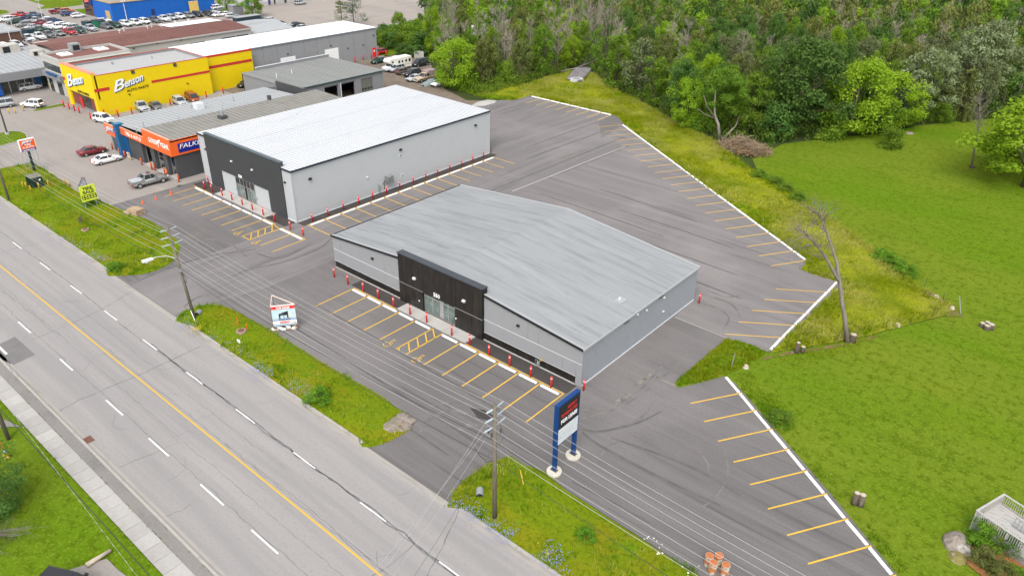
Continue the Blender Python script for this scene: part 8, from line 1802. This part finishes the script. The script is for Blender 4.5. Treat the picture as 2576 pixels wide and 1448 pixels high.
main = [dt, v(770, 300, 0, 2), v(740, 100, 0, 2), v(722, 1400, .1), v(690, 1180, .3), v(640, 1030, .5), v(590, 890, .6), v(545, 770, .7), v(500, 715, .8), v(430, 650, 1.0)]
sec = [v(722, 1400, .1), v(690, 1340, -.1), v(620, 1210, -.5), v(560, 1110, -.8), v(490, 1020, -1), v(420, 940, -1.2), v(340, 880, -1.4), v(200, 850, -1.6)]
MB().tube(main, [.3, .25, .22, .2, .17, .14, .11, .09, .06, .03], 9).build('trunk', M['dead_bark'], dd, True)
MB().tube(sec, [.15, .17, .15, .12, .1, .08, .05, .02], 7).build('trunk', M['dead_bark'], dd, True)
mb = MB()
for L in ([v(545, 770, .7), v(560, 760, .5), v(600, 700, .2), v(660, 650, 0)], [v(590, 890, .6), v(520, 830, 1), v(440, 770, 1.4)], [v(535, 750), v(535, 690, .3), v(540, 640, .4)], [v(690, 1290), v(560, 1140, .6), v(480, 1130, .9)], [v(500, 1030, -1), v(590, 1020, -1.4), v(640, 1070, -1.6)], [v(490, 1020, -1), v(380, 1030, -.4), v(300, 1080, 0)], [v(420, 940, -1.2), v(330, 940, -2), v(260, 980, -2.4)]): mb.tube(L, [.07, .05, .03, .012][:len(L)], 5, False); twigs_on(mb, L, rs, 12, 1.8, .026)
twigs_on(mb, main[6:], rs, 30, 2.2, .03); twigs_on(mb, sec[3:], rs, 40, 2.4, .03)
mb.build('branches', M['dead_bark'], dd)
ds = Z(3, 1, 2045, 245); d2 = thing('dead_tree', 'slim bare dead tree standing alone on the back lawn', 'tree', ds); v = lambda x, y, d=0, r=1: onV(D(3, r, x, y), ds, d)
m1 = [ds, v(2075, 60), v(2100, 1400 - 1448), v(2135, 1180, 0, 0), v(2125, 1000, 0, 0)]; MB().tube(m1, [.2, .15, .13, .08, .02], 7).build('trunk', M['dead_bark'], d2, True)
mb = MB(); twigs_on(mb, m1[2:], rs, 60, 3.6, .03); mb.build('branches', M['dead_bark'], d2)
for t in ((.35, .25, .28), (-.3, .2, .22)): MB().lathe((ds.x + t[0], ds.y + t[1], 0), [(t[2], 0), (t[2] * .8, .25), (.05, .4)], 8).build('root_burr', M['bark'], d2)
# fallen trunk across the rock patch
fl = Z(2, 0, 640, 690); o = thing('fallen_tree', 'fallen bare tree lying across the wood edge above the rock patch', 'tree', fl)
v = lambda x, y, z: Z(2, 0, x, y, z)
m1 = [v(490, 720, .2), v(640, 690, .9), v(760, 640, 1.8), v(900, 590, 2.4)]; mb = MB(); mb.tube(m1, [.25, .2, .13, .04], 7); mb.tube([v(600, 695, .8), v(720, 690, .8), v(820, 650, 1.0)], [.12, .09, .03], 6); twigs_on(mb, m1[1:], rs, 30, 3.5, .03); mb.build('trunk', M['dead_bark'], o, True)
# brush heap
bh = Z(2, 1, 2330, 60); o = thing('brush_pile', 'heap of cut branches and dry brush at the corner of the lawn', 'brush pile', bh); mb = MB()
for k in range(520):
    a, q, = rs.uniform(0, 6.28), rs.uniform(0, 1) ** .6; x, y = math.cos(a) * q * 5.4, math.sin(a) * q * 3.4; z = 2.3 * (1 - q ** 1.6) * rs.uniform(.25, 1)
    c = bh + Vector((x, y, z + .1)); d = Vector((rs.normal(), rs.normal(), rs.normal() * .35 - .15)).normalized() * rs.uniform(.5, 1.6); mb.tube([c - d, c + d * .2 + Vector(rs.normal(size=3)) * .12, c + d], [.05, .035, .012], 4, False)
mb.build('branches', mat('dry_brush', (.25, .185, .125), .95, 0, [((.13, .09, .06), (1, 1, 1), 5, .45, .65, .9), ((.26, .22, .18), (2, 2, 2), 4, .55, .7, .7)], spec=.1), o)
V, Fc, T = leaf_cloud(rs, np.array([[x, y, .5] for x, y in rs.normal(size=(40, 2)) * np.array([2.6, 1.6])]), np.full((40, 3), .8), 2600, .12); V += np.array(bh)
o2 = link(bpy.data.objects.new('dry_leaves', np_mesh('dry_leaves', V - np.array(bh), Fc, mat('dry_leaf', (.16, .1, .05), .95, 0, tint=(.27, .18, .09), spec=.1), T)), o)
# rock patch with concrete outlet
RP = zc(2, 0, [(560, 830), (600, 770), (640, 725), (700, 712), (790, 725), (760, 770), (720, 810), (690, 850)])
A = np.array(xy(RP)); pts = rs.uniform(A.min(0), A.max(0), (5200, 2)); pts = pts[inpoly(pts, xy(RP))][:2600]
Vb = np.array([(-1, -1, -.6), (1, -1, -.6), (1, 1, -.6), (-1, 1, -.6), (-.7, -.7, .6), (.7, -.7, .7), (.6, .7, .6), (-.7, .6, .5)]); Fb = np.array([(0, 3, 2, 1), (4, 5, 6, 7), (0, 1, 5, 4), (1, 2, 6, 5), (2, 3, 7, 6), (3, 0, 4, 7)])
VV, FF, TT = [], [], []
for k, p in enumerate(pts):
    a = rs.uniform(0, 6.28); s = rs.uniform(.12, .27); c_, s_2 = math.cos(a), math.sin(a); W = (Vb + rs.normal(size=(8, 3)) * .18) * s
    W = np.stack([W[:, 0] * c_ - W[:, 1] * s_2 + p[0], W[:, 0] * s_2 + W[:, 1] * c_ + p[1], W[:, 2] + .84], 1); VV.append(W); FF.append(Fb + 8 * k); TT += [rs.uniform()] * 6
o = link(bpy.data.objects.new('riprap_stones', np_mesh('riprap_stones', np.concatenate(VV), np.concatenate(FF), M['rip'], TT))); o['kind'] = 'stuff'
sheet('rock_bed', [(p.x, p.y) for p in RP], .78, mat('rock_bed', (.2, .19, .19), .95), kind='structure')
rc = Z(2, 0, 650, 803, .8); o = thing('drain_outlet', 'pale rectangular concrete outlet set in the rock patch', 'drain', (rc.x, rc.y, .4)); u = (Z(2, 0, 680, 800) - Z(2, 0, 620, 808)).normalized(); nn = Vector((-u.y, u.x, 0)); mb = MB()
for c, hx, hy in ((rc + nn * .8, 1.35, .12), (rc - nn * .8, 1.35, .12), (rc + u * 1.23, .12, .68), (rc - u * 1.23, .12, .68)): mb.obox(c, u, hx, hy, .3, 1.1)
mb.build('rim', M['trim_light'], o); MB().obox(rc, u, 1.1, .66, .6, .9).build('bed', M['rip'], o)
# conifers far off and on the lawn edge
def conifer(p, h, r, lm, label, seed, sparse=1.0):
    rs = np.random.RandomState(seed); t = thing('conifer', label, 'tree', p); MB().tube([Vector(p), Vector(p) + Vector((0, 0, h * .95))], [.02 * h, .004 * h], 6).build('trunk', M['bark'], t)
    C, Rd = [], []
    for k in range(int(46 * sparse)):
        f = rs.uniform(.12, 1); a = rs.uniform(0, 6.28); q = r * (1.05 - f) * rs.uniform(.4, 1.1); C.append((q * math.cos(a), q * math.sin(a), h * f)); s = r * .22 * rs.uniform(.7, 1.3); Rd.append((s * 1.3, s * 1.3, s * .5))
    V, Fc, T = leaf_cloud(rs, np.array(C), np.array(Rd), int(2600 * sparse), .14); o = link(bpy.data.objects.new('crown', np_mesh('crown', V, Fc, M[lm], T)), t); KIDS.setdefault(t.name, []).append(o)
conifer(Z(1, 0, 865, 235), 8.5, 3.4, 'lf_olive', 'thin browning pine behind the warehouse roof, left of the fuller pine', 3, .55)
conifer(Z(1, 0, 985, 250), 10.5, 5.0, 'lf_pine', 'full dark pine behind the far end of the warehouse roof', 4, 1.2)
conifer(Z(3, 0, 1285, 1275), 8.0, 3.0, 'lf_blue', 'blue grey conifer at the right foot of the bright maples', 5)
# bushes right of the warehouse
TH = sorted(((1260, 450, 3.6, 3.2), (1330, 470, 4.0, 3.4), (1300, 400, 4.2, 3.4), (1400, 490, 4.4, 3.4), (1400, 410, 4.6, 3.6), (1480, 500, 4.4, 3.4), (1500, 420, 5.0, 4.0), (1580, 520, 4.8, 3.4), (1590, 430, 5.0, 4.2), (1680, 530, 5.5, 3.8), (1680, 440, 5.4, 4.2), (1440, 330, 6.0, 2.6), (1740, 480, 6.5, 3.6), (1560, 370, 4.6, 3.4), (1660, 370, 5.0, 3.6), (1480, 555, 3.0, 2.4), (1560, 570, 2.8, 2.2), (1640, 570, 3, 2.4)))
cnt = {}
for k, (x, y, h, r) in enumerate(TH):
    row = 'back' if y < 390 else 'middle' if y < 465 else 'front'; cnt[row] = cnt.get(row, 0) + 1
    tree(Z(1, 0, x, y), h, r, 'shrub', ('lf_green', 'lf_dark', 'lf_green')[k % 3], '%s green shrub from the warehouse in the %s row of the thicket' % (ORD[cnt[row] - 1], row), 'shrubs of the warehouse thicket')
for k, (x, y) in enumerate(((1130, 1150), (1200, 1190), (1290, 1250), (1390, 1310))): tree(Z(3, 1, x, y), 1.3, 1.5, 'shrub', 'lf_lime', '%s low green shrub from the left on the upper edge of the tall grass' % ORD[k], 'low shrubs on the tall grass edge')
for k, (x, y) in enumerate(((80, 400), (2480 - 2574, 330), (180, 470), (300, 560))): tree(Z(3, 1, x, y), 1.2, 1.5, 'shrub', 'lf_green', '%s leafy clump on the tall grass edge below the brush heap' % ORD[k], 'clumps below the brush heap')
for t, (c, r, x, y), h, rr, lm in (('bushy bright clump in the middle verge among blue flowers', (1, 2, 620, 1130), 1.3, 1.3, 'lf_lime'), ('small leafy weed clump in the near right verge', (2, 3, 740, 1080), 1.1, .8, 'lf_lime'), ('round green clump at the lower tip of the left verge', (0, 1, 1160, 1260), 1.0, 1.2, 'lf_lime'), ('dark weed clump on the left verge near the lime sign', (0, 1, 900, 620), 1.0, 1.4, 'lf_green'), ('weed clump at the base of the lone right row end', (3, 2, 120, 1340), 1.0, 1.3, 'lf_green')):
    tree(Z(c, r, x, y), h, rr, 'shrub', lm, t)
# bare shrub at the left edge
bs = Z(0, 3, -130, 1040); o = thing('bare_shrub', 'leafless grey shrub reaching in from the left edge of the near lawn', 'shrub', bs); mb = MB()
for k in range(16):
    a = rs.uniform(-.9, .7); L = rs.uniform(2.4, 4.2); d = Vector((math.cos(a), math.sin(a) * .9, rs.uniform(.1, .55))); pts = [bs, bs + d * L * .5 + Vector((0, 0, .2)), bs + d * L]; mb.tube(pts, [.045, .03, .01], 5, False); twigs_on(mb, pts, rs, 12, 1.3, .012)
mb.build('branches', M['dead_bark'], o)

# ---------------------------------------------------------------- the wood
FOREST = xy(zc(1, 0, [(1690, 120), (1730, 330), (1770, 560), (1880, 800), (2120, 900), (2350, 870), (2574, 830)]) + zc(2, 0, [(150, 820), (300, 770), (560, 695), (800, 700), (980, 840), (1140, 930), (1380, 1060), (1530, 1160), (1800, 1290), (2100, 1350), (2400, 1390)]) + zc(3, 0, [(0, 1380), (600, 1360), (1200, 1300), (1500, 1235), (2000, 1190), (2300, 1170), (2574, 1120)])) + [(22, 190), (60, 430), (-150, 430), (-250, 330), (-225, 235)]
rs = np.random.RandomState(12); A = np.array(FOREST); cand = rs.uniform(A.min(0), A.max(0), (26000, 2)); cand = cand[inpoly(cand, FOREST)]
cell = {}; pick = []
for q in cand:
    dmin = 4.3 if np.hypot(*q) < 230 else 5.6
    kx, ky = int(q[0] // 6), int(q[1] // 6)
    if any(np.hypot(q[0] - w[0], q[1] - w[1]) < dmin for i in (-1, 0, 1) for j in (-1, 0, 1) for w in cell.get((kx + i, ky + j), [])): continue
    cell.setdefault((kx, ky), []).append(q); pick.append(q)
pick.sort(key=lambda q: q[0] ** 2 + q[1] ** 2)
big = [(a[0].x, a[0].y, a[2]) for a in P]
pick = [q for q in pick if all(np.hypot(q[0] - b[0], q[1] - b[1]) > b[2] * .7 for b in big)]
KD = {'bare': ('dead_tree', 'bare'), 'green': ('green', 'lf_green'), 'dark': ('ash', 'lf_dark'), 'vine': ('column', 'lf_green'), 'olive': ('green', 'lf_olive'), 'bright': ('maple', 'lf_bright'), 'grey': ('willow', 'lf_grey'), 'bush': ('shrub', 'lf_green')}
LBL = {'bare': 'bare grey dead tree', 'green': 'green broadleaf tree', 'dark': 'dark dense tree', 'vine': 'vine wrapped trunk', 'olive': 'dull olive tree', 'bright': 'yellow green tree', 'grey': 'thin grey green tree', 'bush': 'low bushy growth'}
MARK = sorted([(math.atan2(q.x, q.y), math.hypot(q.x, q.y), n) for q, n in ((Z(1, 0, 1990, 880), 'the tree over the camper'), (Z(2, 0, 180, 830), 'the left wood edge'), (Z(2, 0, 600, 715), 'the fallen trunk'), (Z(2, 0, 1045, 880), 'the leaning vine column'), (Z(2, 0, 1400, 1060), 'the dark vine column'), (Z(2, 0, 1735, 1290), 'the bright meadow pair'), (fk, 'the forked pale trunk'), (Z(3, 0, 250, 1330), 'the biggest dark tree'), (Z(3, 0, 820, 1345), 'the large bright maple'), (Z(3, 0, 1285, 1275), 'the blue conifer'), (Z(3, 0, 1500, 1225), 'the left willow'), (Z(3, 0, 1890, 1195), 'the weeping willow'), (Z(3, 0, 2330, 1150), 'the slim dead tree'))])
USED = {}
def wood_label(k, q, h):
    az, R = math.atan2(q[0], q[1]), math.hypot(q[0], q[1]); m_ = min(MARK, key=lambda a: abs(a[0] - az)); dd_ = R - m_[1]
    far_ = 'beside' if abs(dd_) < 7 else 'in front of' if dd_ < 0 else 'just behind' if dd_ < 16 else 'two rows behind' if dd_ < 28 else 'deep behind' if dd_ < 45 else 'far behind'
    sz = {'bush': (4.7,)}.get(k, (9.6, 12.2)); w = 'short ' if h < sz[0] else 'tall ' if h > sz[-1] else ''
    sd = ('left of ' if az < m_[0] - .006 else 'right of ' if az > m_[0] + .006 else '')
    return '%s%s %s %s%s' % (w, LBL[k], far_, 'and ' + sd if sd and far_ != 'beside' else '', m_[2]) if far_ != 'beside' else '%s%s %s %s' % (w, LBL[k], (sd + 'and near') if sd else 'beside', m_[2])
def kind_at(q):
    az = math.atan2(q[0], q[1]); left = np.clip((-.40 - az) / .22, 0, 1)     # leftwards the wood is thinner, with more dead stems
    n = noise.noise(Vector((q[0] * .035, q[1] * .035, 2.0))); u = rs.uniform() + n * .25
    wl = [('bare', .46), ('vine', .14), ('green', .12), ('olive', .11), ('bush', .07), ('dark', .04), ('bright', .06)]
    wr = [('bare', .14), ('dark', .23), ('green', .27), ('olive', .12), ('grey', .11), ('bright', .06), ('bush', .06)]
    w = wl if rs.uniform() < left else wr; s = 0; u = min(.999, max(0, u))
    for k, p_ in w:
        s += p_
        if u < s: return k, left
    return 'green', left
far = []
for i, q in enumerate(pick):
    k, left = kind_at(q); h = rs.uniform(8.5, 13.5) * (1.0 if left < .5 else .93); r = rs.uniform(2.3, 3.6)
    if k == 'bare': h = rs.uniform(10, 15); r = rs.uniform(1.8, 3.0)
    if k == 'vine': h = rs.uniform(8, 13); r = rs.uniform(1.1, 2.0)
    if k == 'bush': h = rs.uniform(3.5, 6); r = rs.uniform(2.2, 3.4)
    if k in ('dark', 'grey'): h *= 1.12; r *= 1.25
    if i < 262:
        kd, lm = KD[k]; wl_ = wood_label(k, q, h)
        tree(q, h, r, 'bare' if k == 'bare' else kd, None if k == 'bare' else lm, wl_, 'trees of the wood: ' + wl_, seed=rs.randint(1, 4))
    else: far.append((q, h, r, k))
# the trees behind, past counting, as one mass per foliage colour
def far_mass(name, kinds, m):
    VV, FF, TT = [], [], []; base = 0; k4 = None
    for q, h, r, k in far:
        if k not in kinds: continue
        sd = rs.randint(0, 4); key = ('bare' if k == 'bare' else 'leaf', sd, k in ('vine',))
        if key not in FARP:
            if k == 'bare':
                (V, Fc, T), mb = bare_parts(50 + sd, nb=20); Vt = np.array(mb.v); Ft = [f for f in mb.f if len(f) == 4]; Ft = np.array([(f[0], f[1], f[2]) for f in Ft] + [(f[0], f[2], f[3]) for f in Ft]); V = np.array(V)
                FARP[key] = (np.concatenate([V, Vt]), np.concatenate([np.array(Fc), Ft + len(V)]), np.concatenate([T, np.full(len(Ft), .5)]))
            else:
                r2 = np.random.RandomState(60 + sd); n = 16; C, R_ = [], []
                for j in range(n):
                    t = r2.uniform(); a = r2.uniform(0, 6.28); e = (math.sin(math.pi * (t * .85 + .12)) ** .6) if not key[2] else .8; qd = r2.uniform(.3, 1) ** .5 * .42 * e; C.append((qd * math.cos(a), qd * math.sin(a), .2 + .78 * t)); R_.append([.15 * r2.uniform(.7, 1.3)] * 2 + [.1])
                FARP[key] = leaf_cloud(r2, np.array(C), np.array(R_), 430, .05)
        V, Fc, T = FARP[key]; s = r / (.25 if k == 'bare' else .5); a = rs.uniform(0, 6.28); c_, s_ = math.cos(a), math.sin(a)
        W = np.stack([(V[:, 0] * c_ - V[:, 1] * s_) * s + q[0], (V[:, 0] * s_ + V[:, 1] * c_) * s + q[1], V[:, 2] * h], 1)
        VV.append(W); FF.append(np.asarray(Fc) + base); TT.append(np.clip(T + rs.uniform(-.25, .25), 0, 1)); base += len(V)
    if VV: o = link(bpy.data.objects.new(name, np_mesh(name, np.concatenate(VV), np.concatenate(FF), m, np.concatenate(TT)))); o['kind'] = 'stuff'
FARP = {}
far_mass('far_wood_green', ('green', 'vine', 'bush'), M['lf_green']); far_mass('far_wood_dark', ('dark',), M['lf_dark']); far_mass('far_wood_olive', ('olive', 'grey'), M['lf_olive']); far_mass('far_wood_bright', ('bright',), M['lf_bright']); far_mass('far_wood_bare', ('bare',), M['twig'])
# undergrowth along the edge of the wood
def undergrowth(name, poly, n, lm, seed, zr=(.1, 2.2), lf=.2):
    r2 = np.random.RandomState(seed); A = np.array(poly); pt = r2.uniform(A.min(0), A.max(0), (n * 4, 2)); pt = pt[inpoly(pt, poly)][:n]
    C = np.concatenate([pt, r2.uniform(*zr, (len(pt), 1)) ** 1.0], 1); V, Fc, T = leaf_cloud(r2, C, np.full((len(C), 3), .7), len(C) * 12, lf); V[:, 2] = np.abs(V[:, 2])
    o = link(bpy.data.objects.new(name, np_mesh(name, V, Fc, M[lm], T))); o['kind'] = 'stuff'
undergrowth('undergrowth', FOREST, 3800, 'lf_olive', 81); undergrowth('undergrowth', FOREST, 3800, 'lf_dark', 82, (.1, 3))
EDG = xy(zc(1, 0, [(1880, 800), (1960, 900), (2120, 960), (2350, 960), (2574, 900)]) + zc(2, 0, [(150, 850), (300, 800), (560, 720), (600, 690), (150, 780)]) + zc(1, 0, [(2350, 820), (2100, 820)]))
undergrowth('edge_growth', EDG, 700, 'lf_green', 83, (.1, 1.6), .16)
ED2 = xy(zc(2, 0, [(800, 730), (980, 865), (1140, 955), (1380, 1085), (1530, 1185), (1800, 1315), (2050, 1405), (2200, 1440)]) + zc(3, 0, [(60, 1445), (600, 1395), (1200, 1335), (1500, 1265), (2000, 1210), (2300, 1200), (2300, 1140), (1500, 1200), (600, 1320), (0, 1360)]) + zc(2, 0, [(2100, 1330), (1800, 1250), (1380, 1010), (1000, 820)]))
undergrowth('edge_growth', ED2, 1500, 'lf_green', 84, (.1, 1.8), .16); undergrowth('edge_growth', ED2, 700, 'lf_dark', 85, (.1, 2.4), .16)
# orange and white trailers glimpsed through the wood
for t, (x, y), c in (('orange trailer glimpsed through the bare trees', (1270, 82), 'orange'), ('white trailer glimpsed left of the orange one through the trees', (1222, 92), 'white')):
    p = G(x, y); o = thing('trailer', t, 'trailer', p); MB().obox(p, (.2, 1), 6, 1.3, 1.0, 3.4).build('box', PAINT[c], o); MB().obox(p, (.2, 1), 6.05, 1.35, 3.4, 3.5).build('roof', M['white'], o)

# ---------------------------------------------------------------- deck, boulders and shrubs at the lower right
K = lambda x, y, z=0: N(3560 + x * .248, 1800 + y * .248, z)
c0 = K(430, 455, 2.0); c1 = K(840, 212, 2.0); c2 = K(1129, 965, 2.0)
e1 = (c1 - c0); L1 = e1.length; e1.normalize(); e2 = Vector((e1.y, -e1.x, 0))
dk_ = thing('deck', 'weathered grey timber deck with railings at the lower right corner', 'deck', (c0.x, c0.y, 0))
LL = 14.0
def dbox(name, u0, u1, v0, v1, z0, z1, m=M['grey_wood'], par=None):
    q = [c0 + e1 * u + e2 * w for u, w in ((u0, v0), (u1, v0), (u1, v1), (u0, v1))]
    if e1.cross(e2).z < 0: q = q[::-1]
    return MB().prism([(p.x, p.y) for p in q], z0, z1).build(name, m, par or dk_)
nb = int(LL / .15)
for k in range(nb): dbox('deck_board', .03, L1 - .03, k * .15 + .005, k * .15 + .143, .95, .99 + random.uniform(-.003, .003))
dbox('rim_joist', -.04, L1 + .04, -.04, 0, .7, .98); dbox('rim_joist', -.04, 0, 0, LL, .7, .98); dbox('rim_joist', L1, L1 + .04, 0, LL, .7, .98)
dbox('top_rail', -.08, L1 + .08, -.1, .06, 1.96, 2.0); dbox('top_rail', -.08, .08, .06, LL, 1.955, 1.995); dbox('top_rail', L1 - .08, L1 + .08, .06, LL, 1.955, 1.995)
dbox('lower_rail', 0, L1, -.03, .03, 1.08, 1.13); dbox('lower_rail', -.03, .03, .03, LL, 1.08, 1.13); dbox('lower_rail', L1 - .03, L1 + .03, .03, LL, 1.08, 1.13)
for k in range(int(L1 / .13)): dbox('baluster', .1 + k * .13, .14 + k * .13, -.02, .02, 1.0, 1.96)
for k in range(int(LL / .16)):
    dbox('baluster', -.02, .02, .1 + k * .16, .14 + k * .16, 1.0, 1.955); dbox('baluster', L1 - .02, L1 + .02, .1 + k * .16, .14 + k * .16, 1.0, 1.955)
for u in (0, L1):
    for w in np.arange(0, LL, 2.4): dbox('post', u - .06, u + .06, w - .06, w + .06, 0, 1.95)
lat = MB()
for s in (-1, 1):
    for k in range(24):
        a = k * .17 - 1.0
        p0 = c0 + e1 * max(0, min(L1, a)) ; x0, x1 = a, a + .75
        lo, hi = max(0, x0), min(L1, x1)
        if hi <= lo: continue
        zl = lambda x: (.02 + (x - x0) / .75 * .68) if s > 0 else (.7 - (x - x0) / .75 * .68)
        A_, B_ = c0 + e1 * lo - e2 * (.03 + .01 * s), c0 + e1 * hi - e2 * (.03 + .01 * s)
        lat.tube([(A_.x, A_.y, zl(lo)), (B_.x, B_.y, zl(hi))], .02, 4, False)
    for k in range(60):
        a = k * .17 - .6; x0, x1 = a, a + .75; lo, hi = max(0, x0), min(8, x1)
        if hi <= lo: continue
        zl = lambda x: (.02 + (x - x0) / .75 * .68) if s > 0 else (.7 - (x - x0) / .75 * .68)
        A_, B_ = c0 + e2 * lo - e1 * (.03 + .01 * s), c0 + e2 * hi - e1 * (.03 + .01 * s)
        lat.tube([(A_.x, A_.y, zl(lo)), (B_.x, B_.y, zl(hi))], .02, 4, False)
lat.build('lattice', M['grey_wood'], dk_)
# stair rail on the deck and a planter
wu = K(945, 690, 1.0); uu, ww = (wu - c0).dot(e1), (wu - c0).dot(e2)
for z0, z1 in ((1.9, 1.95), (1.45, 1.49), (1.1, 1.14)): dbox('stair_rail', uu - .03, uu + .03, ww, ww + 4, z0, z1, M['grey_metal'])
for k in range(14): dbox('stair_baluster', uu - .015, uu + .015, ww + .05 + k * .28, ww + .09 + k * .28, 1.0, 1.9, M['grey_metal'])
pt_ = K(530, 600, 1.2); o = thing('planter', 'pots in a wire planter hung inside the deck corner railing', 'planter', (pt_.x, pt_.y, 1.0))
for k in range(3): q = c0 + e2 * (.55 + .5 * k) + e1 * .35; MB().lathe((q.x, q.y, 1.0), [(.12, 0), (.2, .3), (.21, .34), (.16, .35)], 10).build('pot', mat('pot_%d' % k, (.3, .22, .15) if k else (.05, .05, .05), .8), o)
def boulder(p, s, label, seed, m):
    r2 = random.Random(seed); mb = MB(); n, mm = 12, 7
    for i in range(mm):
        f = math.pi * i / (mm - 1) * .62
        for k in range(n):
            t = 6.283 * k / n; w = 1 + .22 * noise.noise(Vector((math.cos(t) * 1.3, math.sin(t) * 1.3, i * .5 + seed))); mb.v.append((p.x + math.cos(t) * s[0] * w * max(.04, math.sin(f + .0)) * 1.05, p.y + math.sin(t) * s[1] * w * max(.04, math.sin(f)) * 1.05, s[2] * math.cos(f) * (1 + .12 * noise.noise(Vector((t, i, seed)))) - .35 * s[2]))
    for i in range(mm - 1):
        for k in range(n): mb.f.append((i * n + k, (i + 1) * n + k, (i + 1) * n + (k + 1) % n, i * n + (k + 1) % n))
    mb.f.append(tuple(range(n)))
    tag(mb.build('boulder', m, None), label, 'boulder')
boulder(K(110, 960), (1.05, 1.25, 1.3), 'big flat brown boulder at the lawn edge of the mulch bed', 1, M['stone'])
boulder(K(160, 1060), (.95, .6, 1.0), 'pale lichened boulder leaning against the flat brown one', 2, mat('lichen_stone', (.34, .32, .29), .95, 0, [((.16, .14, .12), (2, 2, 2), 6, .45, .65, .9)], bump=.5, bscale=5, spec=.1))
boulder(K(120, 1160), (.7, .9, .5), 'mossy low rock below the two boulders', 3, mat('moss_stone', (.17, .15, .05), .95, 0, [((.28, .25, .2), (2.5, 2.5, 2.5), 6, .5, .65, .9)], bump=.5, bscale=5, spec=.1))
for (x, y), h, r, lm, t in (((500, 880), 1.6, 1.4, 'lf_lime', 'bright lime green bush against the deck lattice'), ((340, 1010), 1.1, .8, 'lf_lime', 'lower bright bush beside the boulders'), ((680, 1000), 1.2, 1.0, 'lf_green', 'flowering pale green bush between the lime and dark bushes'), ((870, 1070), 1.4, 1.15, 'lf_dark', 'dark green bush under the long deck railing'), ((490, 1240), 1.25, 1.1, 'lf_olive', 'round clipped olive bush in front of the lime bush'), ((740, 1430), 1.2, 1.05, 'lf_olive', 'round clipped bush cut by the bottom edge in the mulch'), ((1040, 1440), .7, .55, 'lf_lime', 'small lime clump in the mulch at the bottom right'), ((940, 1400), .7, .6, 'lf_green', 'little dark green clump beside the small lime clump')):
    tree(K(x, y), h, r, 'shrub', lm, t)
